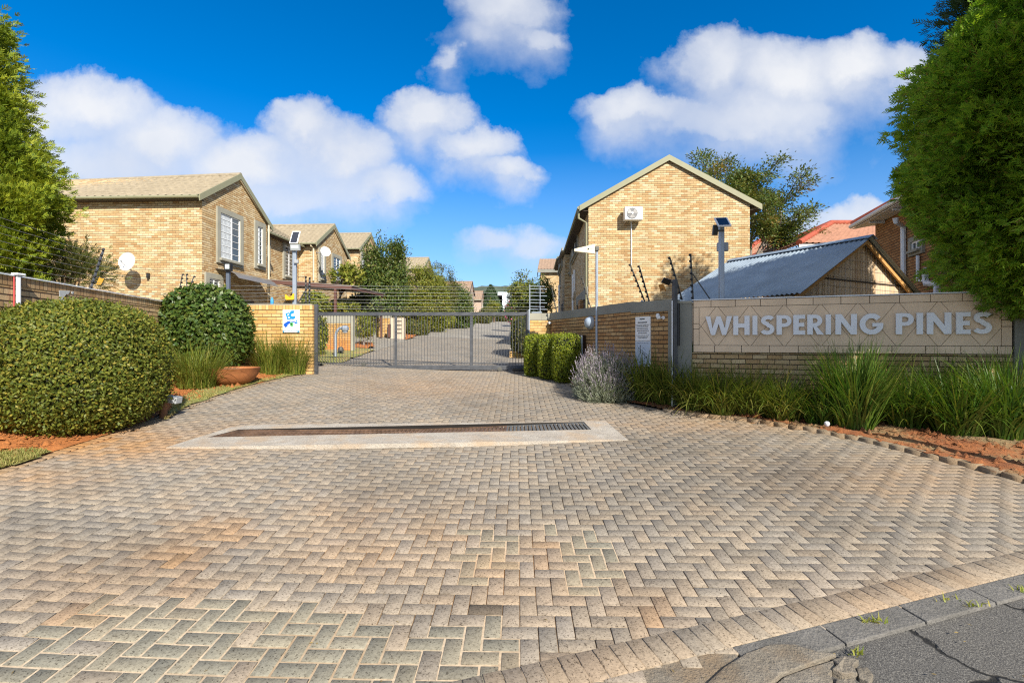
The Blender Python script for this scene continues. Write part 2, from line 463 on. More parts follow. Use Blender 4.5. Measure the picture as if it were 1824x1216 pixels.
M['darkbox'] = simple('dark_brown_box', (0.035, 0.022, 0.02), 0.45, 0.2)
M['yellowsign'] = simple('yellow_sign_plate', (0.75, 0.42, 0.02), 0.5, 0.06)
M['orangesign'] = simple('faded_orange_plate', (0.48, 0.20, 0.03), 0.55, 0.12)
M['ochresign'] = simple('faded_ochre_plate', (0.46, 0.26, 0.03), 0.55, 0.12)
M['terracotta'] = simple('terracotta_pot', (0.27, 0.10, 0.035), 0.75, 0.45, 3, bump=0.3)
M['stone'] = simple('pale_stone_top', (0.42, 0.38, 0.32), 0.9, 0.25, 14, bump=0.3)
M['bark'] = simple('brown_bark', (0.13, 0.085, 0.055), 0.9, 0.35, 14, bump=0.6)
M['bark_grey'] = simple('grey_bark', (0.22, 0.19, 0.165), 0.9, 0.3, 12, bump=0.6)
M['post_wood'] = simple('brown_stump', (0.20, 0.10, 0.055), 0.85, 0.25)
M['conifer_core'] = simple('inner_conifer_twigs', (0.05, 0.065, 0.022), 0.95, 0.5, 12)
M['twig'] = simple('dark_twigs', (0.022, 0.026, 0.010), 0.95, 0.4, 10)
M['zinc'] = simple('corrugated_zinc', (0.27, 0.33, 0.39), 0.5, 0.16, 2.0, metal=0.2)
M['pine'] = None
M['beam'] = simple('orange_pine_beam', (0.50, 0.27, 0.09), 0.7, 0.2, 12)
M['bluewhite'] = simple('pale_blue_wall', (0.60, 0.68, 0.78), 0.7, 0.04)
M['farwall'] = simple('pinkish_plaster', (0.42, 0.32, 0.25), 0.8, 0.1)
M['steel_dirty'] = simple('rusty_grating', (0.15, 0.09, 0.055), 0.6, 0.5, 5, metal=0.2)
M['steel_dark'] = simple('dark_grating', (0.12, 0.12, 0.115), 0.6, 0.2, 5, metal=0.2)
M['pit'] = simple('dark_drain_pit', (0.012, 0.01, 0.009), 0.95)
M['bottle'] = simple('blue_plastic', (0.03, 0.25, 0.55), 0.4)
M['flower'] = simple('pink_flower', (0.75, 0.18, 0.30), 0.6)
M['sticker'] = simple('grey_sticker', (0.55, 0.58, 0.58), 0.5, 0.1)
M['redpaint'] = simple('red_paint', (0.5, 0.06, 0.06), 0.5)

def plank_mat():
    m, t, b = new_mat('pine_planks')
    uv = t.node('ShaderNodeUVMap').outputs[0]
    sp = t.node('ShaderNodeSeparateXYZ'); t.link(uv, sp.inputs[0])
    k = t.math('DIVIDE', sp.outputs[0], 0.10)
    fl = t.math('FLOOR', k); fr = t.math('FRACT', k)
    wn = t.node('ShaderNodeTexWhiteNoise', noise_dimensions='1D'); t.link(fl, wn.inputs['W'])
    base = t.ramp(wn.outputs['Value'], [(0, (0.55, 0.38, 0.22)), (0.5, (0.66, 0.52, 0.36)), (1, (0.60, 0.46, 0.31))])
    mp = t.node('ShaderNodeMapping'); mp.inputs['Scale'].default_value = (30, 2, 1); t.link(uv, mp.inputs[0])
    st = t.noise(mp.outputs[0], 1.0, 4, 0.6)
    base = t.mix(t.math('MULTIPLY', t.math('SUBTRACT', st, 0.5, clamp=True), 2.5, clamp=True), base, (0.42, 0.22, 0.09))
    kn = t.math('MULTIPLY', t.math('SUBTRACT', t.noise(uv, 9, 2), 0.66, clamp=True), 9, clamp=True)
    base = t.mix(kn, base, (0.16, 0.075, 0.03))
    e = t.math('MINIMUM', fr, t.math('SUBTRACT', 1.0, fr))
    g = t.math('DIVIDE', e, 0.07, clamp=True)
    t.link(t.mix(g, (0.16, 0.08, 0.03), base), b.inputs['Base Color'])
    t.link(t.bump(g, 0.6, 0.008), b.inputs['Normal']); b.inputs['Roughness'].default_value = 0.75
    return m
M['pine'] = plank_mat()

def paver_mat(name='paver'):
    m, t, b = new_mat(name)
    a = t.node('ShaderNodeVertexColor'); a.layer_name = 'Col'
    pos = t.node('ShaderNodeNewGeometry').outputs['Position']
    n = t.noise(pos, 42, 6, 0.75); n2 = t.noise(pos, 85, 3, 0.65); big = t.noise(pos, 0.9, 5, 0.62)
    col = t.mix(0.75, a.outputs[0], t.ramp(n, [(0.34, (0.60, 0.58, 0.54)), (0.5, (1, 1, 1)), (0.68, (1.28, 1.26, 1.22))]), 'MULTIPLY')
    col = t.mix(t.math('MULTIPLY', t.math('SUBTRACT', n2, 0.56, clamp=True), 10, clamp=True), col, t.mix(1.0, col, (0.28, 0.26, 0.25), 'MULTIPLY'))
    col = t.mix(0.55, col, t.ramp(big, [(0.3, (0.66, 0.65, 0.63)), (0.52, (1, 1, 1)), (0.72, (1.15, 1.08, 0.98))]), 'MULTIPLY')
    st = t.noise(pos, 2.3, 5, 0.7)
    col = t.mix(t.math('MULTIPLY', t.math('SUBTRACT', st, 0.62, clamp=True), 4.0, clamp=True), col, t.mix(1.0, col, (0.45, 0.43, 0.42), 'MULTIPLY'))
    t.link(col, b.inputs['Base Color']); b.inputs['Roughness'].default_value = 0.88
    b.inputs['Specular IOR Level'].default_value = 0.25
    t.link(t.bump(t.math('ADD', n, t.math('MULTIPLY', n2, 0.7)), 0.5, 0.004), b.inputs['Normal'])
    return m
M['paver'] = paver_mat()

def sand_mat():
    m, t, b = new_mat('joint_sand')
    a = t.node('ShaderNodeVertexColor'); a.layer_name = 'Col'
    pos = t.node('ShaderNodeNewGeometry').outputs['Position']
    n = t.noise(pos, 40, 4, 0.6); big = t.noise(pos, 1.1, 4, 0.6)
    col = t.mix(0.8, a.outputs[0], t.ramp(n, [(0.3, (0.6, 0.6, 0.6)), (0.7, (1.25, 1.25, 1.25))]), 'MULTIPLY')
    col = t.mix(t.ramp(big, [(0.5, 0.0), (0.66, 0.75)]), col, (0.30, 0.20, 0.11))
    t.link(col, b.inputs['Base Color']); b.inputs['Roughness'].default_value = 0.95
    return m
M['sand'] = sand_mat()

def soil_mat(name, c1, c2, c3=None):
    m, t, b = new_mat(name)
    pos = t.node('ShaderNodeNewGeometry').outputs['Position']
    n = t.noise(pos, 3.5, 6, 0.65); f = t.noise(pos, 60, 4, 0.7)
    col = t.ramp(n, [(0.32, c1), (0.66, c2)])
    col = t.mix(0.7, col, t.ramp(f, [(0.3, (0.55, 0.55, 0.55)), (0.7, (1.3, 1.3, 1.3))]), 'MULTIPLY')
    if c3: col = t.mix(t.ramp(t.noise(pos, 1.6, 5, 0.7), [(0.48, 0.0), (0.62, 0.85)]), col, c3)
    t.link(col, b.inputs['Base Color']); b.inputs['Roughness'].default_value = 0.95
    t.link(t.bump(t.math('ADD', f, t.math('MULTIPLY', n, 2.0)), 0.8, 0.02), b.inputs['Normal'])
    return m
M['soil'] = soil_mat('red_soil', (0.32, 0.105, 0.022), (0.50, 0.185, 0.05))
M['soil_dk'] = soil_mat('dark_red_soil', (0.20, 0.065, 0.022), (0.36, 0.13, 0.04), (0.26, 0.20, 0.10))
M['turf'] = soil_mat('dry_turf', (0.30, 0.26, 0.10), (0.20, 0.24, 0.06), (0.42, 0.26, 0.10))
M['verge'] = soil_mat('far_verge', (0.20, 0.15, 0.07), (0.12, 0.14, 0.05), (0.28, 0.16, 0.08))
M['concrete'] = soil_mat('pale_concrete', (0.36, 0.315, 0.26), (0.47, 0.43, 0.37), (0.43, 0.33, 0.23))
M['kerb'] = soil_mat('grey_kerb_concrete', (0.115, 0.11, 0.10), (0.18, 0.17, 0.155))
M['rubble'] = soil_mat('broken_concrete', (0.17, 0.145, 0.11), (0.27, 0.235, 0.185), (0.22, 0.16, 0.10))

def asphalt_mat():
    m, t, b = new_mat('asphalt')
    pos = t.node('ShaderNodeNewGeometry').outputs['Position']
    f = t.noise(pos, 130, 3, 0.75); n = t.noise(pos, 1.4, 5, 0.6)
    col = t.ramp(f, [(0.33, (0.035, 0.034, 0.033)), (0.5, (0.105, 0.10, 0.094)), (0.68, (0.26, 0.25, 0.225))])
    col = t.mix(0.5, col, t.ramp(n, [(0.3, (0.75, 0.75, 0.75)), (0.7, (1.25, 1.2, 1.1))]), 'MULTIPLY')
    vo = t.node('ShaderNodeTexVoronoi', feature='DISTANCE_TO_EDGE'); vo.inputs['Scale'].default_value = 0.75
    wv = t.vmath('ADD', pos, t.vmath('MULTIPLY', t.node('ShaderNodeTexNoise').outputs['Color'], (0.0, 0.0, 0.0)))
    wn = t.node('ShaderNodeTexNoise'); wn.inputs['Scale'].default_value = 3.0; wn.inputs['Detail'].default_value = 5; t.link(pos, wn.inputs['Vector'])
    wv = t.vmath('ADD', pos, t.vmath('MULTIPLY', t.vmath('SUBTRACT', wn.outputs['Color'], (0.5, 0.5, 0.5)), (0.35, 0.35, 0.35)))
    t.link(wv, vo.inputs['Vector'])
    cr = t.ramp(vo.outputs['Distance'], [(0.004, 1.0), (0.011, 0.0)])
    t.link(t.mix(cr, col, (0.012, 0.011, 0.010)), b.inputs['Base Color'])
    b.inputs['Roughness'].default_value = 0.9
    t.link(t.bump(t.math('SUBTRACT', f, t.math('MULTIPLY', cr, 2.0)), 0.9, 0.012), b.inputs['Normal'])
    return m
M['asphalt'] = asphalt_mat()

def far_paving_mat():
    m, t, b = new_mat('far_paving')
    pos = t.node('ShaderNodeNewGeometry').outputs['Position']
    br = t.node('ShaderNodeTexBrick'); br.inputs['Scale'].default_value = 1.0
    br.inputs['Brick Width'].default_value = 0.204; br.inputs['Row Height'].default_value = 0.204; br.inputs['Mortar Size'].default_value = 0.012
    br.inputs['Color1'].default_value = c4((0.27, 0.25, 0.22)); br.inputs['Color2'].default_value = c4((0.36, 0.33, 0.28)); br.inputs['Mortar'].default_value = c4((0.09, 0.075, 0.055))
    t.link(pos, br.inputs['Vector'])
    t.link(t.mix(0.6, br.outputs[0], t.ramp(t.noise(pos, 0.5, 5), [(0.3, (0.75, 0.75, 0.75)), (0.7, (1.2, 1.2, 1.15))]), 'MULTIPLY'), b.inputs['Base Color'])
    b.inputs['Roughness'].default_value = 0.85
    return m
M['far_paving'] = far_paving_mat()

# ------------------------------------------------------------------ ground sheets
def sheet(name, xs, ys, mat, lift=0.0, poly=None, amp=0.0, freq=2.0, kind='structure', label=None, colf=None, crown=None):
    X, Y = np.meshgrid(xs, ys)
    Z = ground(X, Y) + lift
    if amp:
        Z = Z + amp * (np.sin(X * freq * 2.1 + Y * 1.3) * np.cos(Y * freq * 1.7 - X) + 0.6 * np.sin(X * freq * 5.3 + 1) * np.sin(Y * freq * 4.7))
        Z = Z + RNG.normal(0, amp * 0.25, Z.shape)
    if crown is not None: Z = Z + crown(X, Y)
    V = np.stack([X.ravel(), Y.ravel(), Z.ravel()], 1)
    nx, ny = len(xs), len(ys)
    i = np.arange((ny - 1) * (nx - 1)); r, c = i // (nx - 1), i % (nx - 1)
    q = np.stack([r * nx + c, r * nx + c + 1, (r + 1) * nx + c + 1, (r + 1) * nx + c], 1)
    if poly is not None:
        cx = V[q][:, :, 0].mean(1); cy = V[q][:, :, 1].mean(1)
        q = q[in_poly(cx, cy, poly)]
    col = colf(V[:, 0], V[:, 1]) if colf else None
    o = np_mesh(name, V, q, mat, col=col, smooth=True)
    struct(o, label, kind); return o

def gp(*pts): return [(p.x, p.y) for p in (G(a, b) for a, b in pts)]

def axis(a, b, h): return np.linspace(a, b, max(2, int(round((b - a) / h)) + 1))

# the wide terrain that everything stands on
tx = np.concatenate([-np.geomspace(1400, 24, 26), np.linspace(-22, 22, 60), np.geomspace(24, 1400, 26)])
ty = np.concatenate([-np.geomspace(400, 4, 12), np.linspace(-3, 90, 100), np.geomspace(95, 2600, 26)])
sheet('ground', tx, ty, M['verge'], lift=-0.10, label='sloping ground of dry verge under the paving and gardens')

# street with kerb: the paving meets the street along K0-K1
KA = G(1120, 1199); KB = G(1824, 1021)
kd = Vector((KB.x - KA.x, KB.y - KA.y, 0)).normalized(); kn = Vector((kd.y, -kd.x, 0))      # kn points to the street
def kpt(s, o, dz=0.0):
    p = Vector((KA.x, KA.y, 0)) + kd * s + kn * o
    return Vector((p.x, p.y, gz(p.x, p.y) + dz))
mb = MB()
sx = np.linspace(-14, 26, 161); so = np.linspace(0.14, 9.0, 40)
for i in range(len(sx) - 1):
    for j in range(len(so) - 1):
        mb.face([kpt(sx[i], so[j + 1], -0.022), kpt(sx[i + 1], so[j + 1], -0.022), kpt(sx[i + 1], so[j], -0.022), kpt(sx[i], so[j], -0.022)])
struct(mb.build('street', M['asphalt']), 'grey asphalt street with fine cracks at the lower right corner')
mb = MB()
s = 0.62
while s < 24:
    L = 0.62
    a, b_ = s + 0.006, s + L - 0.006
    w = random.uniform(-0.002, 0.002)
    bt = [kpt(a, 0.165, -0.08), kpt(b_, 0.165, -0.08), kpt(b_, 0.0, -0.08), kpt(a, 0.0, -0.08)]
    tp = [kpt(a, 0.155, -0.002 + w), kpt(b_, 0.155, -0.002 + w), kpt(b_, 0.0, 0.004 + w), kpt(a, 0.0, 0.004 + w)]
    mb.hexa(bt, tp); s += L
struct(mb.build('kerb', M['kerb'], bevel=0.006), 'low grey concrete kerb between brick paving and street')

# ------------------------------------------------------------------ brick paving
LEFT_EDGE = gp((-420, 960), (-160, 885), (0, 845), (100, 812), (200, 778), (290, 745), (340, 725), (400, 703), (460, 686), (515, 673), (556, 664))
RIGHT_EDGE = gp((985, 669), (1010, 682), (1040, 700), (1075, 713), (1125, 722), (1180, 733), (1240, 742), (1330, 750), (1430, 766), (1530, 785), (1640, 812), (1740, 836), (1824, 860), (2100, 930))
k0, k1 = kpt(-12, 0), kpt(9, 0)
MAIN = LEFT_EDGE + [(-5.6, 14.6), (0.95, 14.6)] + RIGHT_EDGE + [(k1.x, k1.y), (k0.x, k0.y)]
APRON = gp((296, 798), (1118, 784), (1078, 750), (940, 753), (470, 757), (410, 762))
_c = (sum(p[0] for p in APRON) / len(APRON), sum(p[1] for p in APRON) / len(APRON))
APRON_IN = [(a + (_c[0] - a) * 0.05, b + (_c[1] - b) * 0.22) for a, b in APRON]
INNER_L = [(-5.9, 14.5)] + gp((585, 652), (640, 634), (700, 615), (752, 598), (800, 582), (838, 573))
INNER_R = gp((903, 573), (906, 590), (910, 605), (905, 625), (938, 640), (950, 660))
def wpix(x, y):
    z = ground(x, y); y = np.maximum(y, 0.3)
    return 912 + x / y * F, 608 - (z - EYE) / y * F

SMOOTH = [[(-80, 1135), (0, 1118), (100, 1075), (190, 1068), (240, 1082), (330, 1062), (430, 1075), (520, 1085), (600, 1080), (690, 1115), (740, 1110), (760, 1115), (900, 1112), (925, 1150), (965, 1216), (960, 1300), (-300, 1300), (-300, 1160)],
          [(828, 940), (880, 940), (925, 975), (925, 985), (895, 1022), (868, 1058), (838, 1055), (822, 1005)],
          [(970, 935), (1035, 938), (1080, 962), (1120, 988), (1092, 1005), (1105, 1055), (1015, 1055), (1020, 1010), (985, 985)]]
STAINS = [(150, 1040, 160, 45, .22), (330, 1000, 40, 70, .5), (960, 985, 60, 30, .4), (1160, 1095, 45, 30, .5), (640, 920, 120, 40, .2), (1000, 1190, 160, 30, .22), (400, 945, 60, 28, .55), (290, 1000, 70, 25, .45), (150, 1090, 70, 22, .5), (870, 1010, 60, 40, .35), (1150, 1080, 70, 40, .3), (640, 985, 170, 60, .22), (760, 960, 130, 70, .2),
          (190, 790, 190, 28, .75), (60, 850, 120, 22, .35), (420, 775, 150, 22, .3), (760, 690, 130, 22, .25), (1330, 755, 260, 16, .3), (1640, 850, 220, 40, .25), (1650, 1060, 250, 45, .18), (950, 1050, 240, 60, .16)]
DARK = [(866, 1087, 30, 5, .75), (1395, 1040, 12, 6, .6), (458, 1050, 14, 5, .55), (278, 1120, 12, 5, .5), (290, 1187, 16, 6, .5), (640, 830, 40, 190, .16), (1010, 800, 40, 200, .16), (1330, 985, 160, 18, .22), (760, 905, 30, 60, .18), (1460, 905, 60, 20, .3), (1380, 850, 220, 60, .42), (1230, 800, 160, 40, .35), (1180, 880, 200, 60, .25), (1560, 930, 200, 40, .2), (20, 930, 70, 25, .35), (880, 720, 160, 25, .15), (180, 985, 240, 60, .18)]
def tint(x, y):
    px, py = wpix(x, y)
    o = np.zeros_like(px); d = np.zeros_like(px)
    for cx, cy, rx, ry, s in STAINS: o = np.maximum(o, s * np.exp(-((px - cx) / rx) ** 2 - ((py - cy) / ry) ** 2))
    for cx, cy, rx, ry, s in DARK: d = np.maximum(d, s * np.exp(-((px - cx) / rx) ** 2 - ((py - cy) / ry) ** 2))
    return o, d
OCHRE = np.array([0.47, 0.245, 0.085])

def bricks_mesh(name, cx, cy, hx, hy, ang, base, lift=0.0, drop=0.012, bev=0.0022, jit=0.0007, label=None, sandjoint=None):
    """many bevelled pavers as one paved surface; arrays of centres, half sizes and headings"""
    n = len(cx); ca, sa = np.cos(ang), np.sin(ang)
    def ring(ix, iy, dz, tz):
        out = []
        for sxn, syn in ((-1, -1), (1, -1), (1, 1), (-1, 1)):
            lx, ly = sxn * ix, syn * iy
            x = cx + lx * ca - ly * sa; y = cy + lx * sa + ly * ca
            out.append(np.stack([x, y, ground(x, y) + dz + tz[0] * lx + tz[1] * ly], 1))
        return out
    tl = (RNG.normal(0, 0.005, n), RNG.normal(0, 0.005, n))
    h = RNG.normal(0, jit, n) + lift
    rows = [ring(hx, hy, h - drop, tl), ring(hx, hy, h - bev, tl), ring(hx - bev, hy - bev, h, tl)]
    V = np.stack([p for r in rows for p in r], 1).reshape(-1, 3)
    b = (np.arange(n) * 12)[:, None]
    q = [b + np.array([[8, 9, 10, 11]])]
    for lv in (0, 4):
        for k in range(4):
            m = (k + 1) % 4
            q.append(b + np.array([[lv + k, lv + m, lv + 4 + m, lv + 4 + k]]))
    Q = np.concatenate(q, 0)
    col = np.repeat(base, 12, axis=0)
    return struct(np_mesh(name, V, Q, M['paver'], col=col), label)

def herringbone(poly_tests, x0, x1, y0, y1, rot, u=0.1025):
    c, s = math.cos(rot), math.sin(rot)
    mx = (x0 + x1) / 2; my = (y0 + y1) / 2; half = int(max(x1 - x0, y1 - y0) * 0.75 / u) + 4
    I, J = np.meshgrid(np.arange(-half, half), np.arange(-half, half))
    I = I.ravel(); J = J.ravel(); md = (I - J) % 4
    hI, hJ = I[md == 0], J[md == 0]; vI, vJ = I[md == 3], J[md == 3]
    lx = np.concatenate([(hI + 1.0) * u, (vI + 0.5) * u]); ly = np.concatenate([(hJ + 0.5) * u, (vJ + 1.0) * u])
    hor = np.concatenate([np.ones(len(hI), bool), np.zeros(len(vI), bool)])
    x = mx + lx * c - ly * s; y = my + lx * s + ly * c
    k = (x > x0) & (x < x1) & (y > y0) & (y < y1)
    for f in poly_tests: k[k] &= f(x[k], y[k])
    return x[k], y[k], hor[k]

def paver_colours(x, y, smooth=None):
    n = len(x)
    pal = np.array([[0.315, 0.265, 0.195], [0.295, 0.255, 0.195], [0.33, 0.275, 0.20], [0.28, 0.245, 0.19], [0.32, 0.26, 0.185], [0.30, 0.262, 0.205]])
    base = pal[RNG.integers(0, len(pal), n)] * RNG.uniform(0.90, 1.08, n)[:, None] * np.array([0.99, 1.0, 1.06])
    if smooth is not None:
        sp = np.array([[0.25, 0.232, 0.18], [0.225, 0.212, 0.168], [0.275, 0.25, 0.19]])[RNG.integers(0, 3, n)] * RNG.uniform(0.92, 1.08, n)[:, None]
        base[smooth] = sp[smooth]
    o, d = tint(x, y)
    jit = RNG.uniform(0.55, 1.2, n)
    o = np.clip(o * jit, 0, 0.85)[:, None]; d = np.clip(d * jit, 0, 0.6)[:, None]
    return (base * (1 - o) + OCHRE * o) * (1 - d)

GAP = 0.0019
rot = -0.012
x, y, hor = herringbone([lambda a, b: in_poly(a, b, MAIN), lambda a, b: ~in_poly(a, b, APRON_IN)], -9.5, 9.5, 0.6, 14.6, rot)
px, py = wpix(x, y)
sm = np.zeros(len(x), bool)
for pl in SMOOTH: sm |= in_poly(px, py, pl)
sm &= RNG.random(len(x)) < 0.86
gap = np.where(sm, 0.0070, GAP + np.abs(RNG.normal(0, 0.0012, len(x))))
hx = np.where(hor, 0.1025, 0.05125) - gap; hy = np.where(hor, 0.05125, 0.1025) - gap
bricks_mesh('driveway', x, y, hx, hy, np.full(len(x), rot) + RNG.normal(0, 0.004, len(x)), paver_colours(x, y, sm),
            label='herringbone brick driveway leading up to the sliding gate')
# light sand left in the joints round the newer smooth pavers
jx, jy, jh = x[sm], y[sm], hor[sm]
jhx = np.where(jh, 0.104, 0.053); jhy = np.where(jh, 0.053, 0.104)
V = []; ca, sa = math.cos(rot), math.sin(rot)
for sxn, syn in ((-1, -1), (1, -1), (1, 1), (-1, 1)):
    a = jx + sxn * jhx * ca - syn * jhy * sa; b_ = jy + sxn * jhx * sa + syn * jhy * ca
    V.append(np.stack([a, b_, ground(a, b_) - 0.0048 + RNG.uniform(-0.0004, 0.0004, len(a))], 1))
V = np.stack(V, 1).reshape(-1, 3)
jo, _ = tint(V[:, 0], V[:, 1])
jc = np.array([0.50, 0.40, 0.28])[None] * (1 - jo[:, None]) + np.array([0.56, 0.27, 0.09])[None] * jo[:, None]
struct(np_mesh('joint_sand', V, np.arange(len(V)).reshape(-1, 4), M['sand'], col=jc), 'pale sand in the joints of the newer smooth pavers')

def bed_col(X, Y):
    o, d = tint(X, Y)
    o = np.clip(o * 1.5, 0, 1)[:, None]
    px, py = wpix(X, Y); mid = (np.exp(-((px - 700) / 420) ** 2 - ((py - 1010) / 170) ** 2))[:, None]
    base = np.array([0.075, 0.054, 0.034])[None] * (1 - mid) + np.array([0.21, 0.14, 0.075])[None] * mid
    return base * (1 - o) + np.array([0.44, 0.20, 0.06])[None] * o
sheet('paving_bed', axis(-9.5, 9.5, 0.1), axis(0.0, 14.7, 0.1), M['sand'], lift=-0.0085, poly=MAIN, colf=bed_col, label='dark sandy bed showing in the paving joints')

# inner road bricks
IN = INNER_L + INNER_R + [(0.6, 14.5)]
x, y, hor = herringbone([lambda a, b: in_poly(a, b, IN)], -9, 1.6, 14.62, 30, rot)
hx = np.where(hor, 0.1025, 0.05125) - 0.004; hy = np.where(hor, 0.05125, 0.1025) - 0.004
cc = paver_colours(x, y) * np.array([0.88, 0.92, 0.98])
bricks_mesh('inner_road', x, y, hx, hy, np.full(len(x), rot), cc, label='brick road rising behind the gate between the houses')
sheet('inner_road_bed', axis(-16, 2.2, 0.4), axis(14.6, 46, 0.4), M['far_paving'], lift=-0.015, label='grey paved courtyard and road behind the gate')
sheet('far_road', axis(-6, 2.5, 0.5), axis(46, 92, 1.0), M['far_paving'], lift=-0.012, label='far end of the paved road')

def edge_course(pts, width, pitch, name, label, lift, raise_=0.0, upright=False, side=1, base=None):
    """bricks set square to an edge line"""
    cx, cy, an = [], [], []
    for (ax, ay), (bx, by) in zip(pts[:-1], pts[1:]):
        L = math.hypot(bx - ax, by - ay); k = max(1, int(round(L / pitch)))
        a = math.atan2(by - ay, bx - ax)
        for i in range(k):
            f = (i + 0.5) / k
            cx.append(ax + (bx - ax) * f - side * math.sin(a) * width / 2); cy.append(ay + (by - ay) * f + side * math.cos(a) * width / 2); an.append(a)
    cx, cy, an = map(np.array, (cx, cy, an)); n = len(cx)
    col = paver_colours(cx, cy) * (np.array(base) if base is not None else 1.0)
    return bricks_mesh(name, cx, cy, np.full(n, pitch / 2 - 0.005), np.full(n, width / 2 - 0.004), an + RNG.normal(0, 0.02, n), col, lift=lift + raise_, drop=(0.05 + raise_) if raise_ else 0.014, bev=0.0035, jit=0.0012, label=label)
edge_course(LEFT_EDGE, 0.21, 0.105, 'paving_border', 'header course of bricks edging the left side of the driveway', 0.006, side=1, base=(0.92, 0.82, 0.68))
edge_course(RIGHT_EDGE[5:], 0.13, 0.205, 'brick_edging', 'raised row of bricks edging the right flower bed', 0.0, raise_=0.05, side=1, base=(0.9, 0.82, 0.7))
edge_course(RIGHT_EDGE[:6], 0.20, 0.105, 'paving_border', 'header course of bricks beside hedge and lavender', 0.005, side=1)
mb = MB()
for q in range(-24, 1):
    a, b_ = 0.61 + (q - 1) * 0.4, 0.61 + q * 0.4
    mb.hexa([kpt(a, 0.22, -.08), kpt(b_, 0.22, -.08), kpt(b_, -0.03, -.08), kpt(a, -0.03, -.08)], [kpt(a, 0.22, -.008), kpt(b_, 0.22, -.008), kpt(b_, -0.03, -.004), kpt(a, -0.03, -.004)])
struct(mb.build('old_kerb', M['rubble']), 'worn flush concrete strip where the kerb has broken away')
kl = [(kpt(s, 0.0).x, kpt(s, 0.0).y) for s in np.arange(-11.0, 8.6, 0.4)]
edge_course(kl, 0.21, 0.105, 'paving_border', 'header course of bricks along the street kerb', 0.006, side=1, base=(1.0, 0.97, 0.93))

# ------------------------------------------------------------------ beds and lawn
WALL_L0 = Vector((-6.07, 4.0, 0)); WALL_L1 = Vector((-8.05, 12.3, 0))
SOIL_L = [(-6.1, 3.2)] + [(a - 0.2, b) for a, b in LEFT_EDGE[1:]] + [(-5.1, 12.35), (-8.2, 12.35), (-6.2, 4.0)]
SOIL_L = [(-9.5, 2.0), (-7.5, 2.6)] + [(a - 0.21, b) for a, b in LEFT_EDGE[1:]] + [(-5.2, 12.4), (-8.3, 12.4), (-9.5, 9)]
def crownL(X, Y):
    return 0.13 * np.exp(-((X + 6.35) / 0.4) ** 2 - ((Y - 11.3) / 0.6) ** 2) + 0.08 * np.exp(-((X + 6.2) / 0.8) ** 2 - ((Y - 6.6) / 1.2) ** 2)
sheet('soil', axis(-9.5, -4.5, 0.07), axis(2.0, 12.5, 0.07), M['soil'], lift=0.002, poly=[(a + (0.09 if 0 < k < len(SOIL_L) - 3 else 0), b) for k, (a, b) in enumerate(SOIL_L)], amp=0.012, freq=3.0, label='red soil bed along the left wall', crown=crownL)
LAWN = gp((292, 752), (312, 718), (345, 697), (420, 686), (505, 669), (528, 668), (455, 684), (395, 703), (335, 725))
LAWN2 = gp((-90, 830), (0, 812), (60, 806), (88, 808), (60, 822), (0, 838), (-90, 862))
for k, pl in enumerate((LAWN, LAWN2)):
    xs = [p[0] for p in pl]; ys = [p[1] for p in pl]
    sheet('lawn', axis(min(xs), max(xs), 0.06), axis(min(ys), max(ys), 0.06), M['turf'], lift=0.026, poly=pl, amp=0.006, crown=crownL,
          label=['strip of short dry turf between bowl planter and driveway', 'small patch of short turf at the left picture edge'][k])
SOIL_R = [(a, b + 0.1) for a, b in RIGHT_EDGE] + [(9.5, 6.5), (8.0, 7.2), (3.3, 9.0), (2.4, 10.2), (1.1, 14.3)]
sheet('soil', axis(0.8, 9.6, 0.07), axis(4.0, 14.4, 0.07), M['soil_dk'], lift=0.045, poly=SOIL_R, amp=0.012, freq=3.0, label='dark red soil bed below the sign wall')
WEDGE = [(-6.05, 14.7)] + gp((580, 652), (612, 645), (640, 634), (668, 624), (640, 619), (600, 622)) + [(-7.9, 18.3), (-7.9, 14.7)]
sheet('lawn', axis(-8, -4.4, 0.1), axis(14.7, 22, 0.1), M['turf'], lift=0.03, poly=WEDGE, amp=0.01, label='grass wedge behind the gate under the entrance lamp')
MND = gp((560, 658), (585, 650), (575, 640), (560, 645))
SM2 = gp((628, 619), (648, 622), (668, 619), (662, 611), (640, 609))
xs = [p[0] for p in SM2]; ys = [p[1] for p in SM2]
sheet('soil', axis(min(xs), max(xs), 0.1), axis(min(ys), max(ys), 0.1), M['soil'], lift=0.05, poly=SM2, amp=0.02, label='red soil mound under the small courtyard tree')
SM3 = gp((722, 606), (762, 592), (768, 583), (735, 583), (722, 595))
xs = [p[0] for p in SM3]; ys = [p[1] for p in SM3]
sheet('soil', axis(min(xs), max(xs), 0.2), axis(min(ys), max(ys), 0.2), M['soil'], lift=0.05, poly=SM3, amp=0.02, label='red soil border below the shrubs behind the gate')

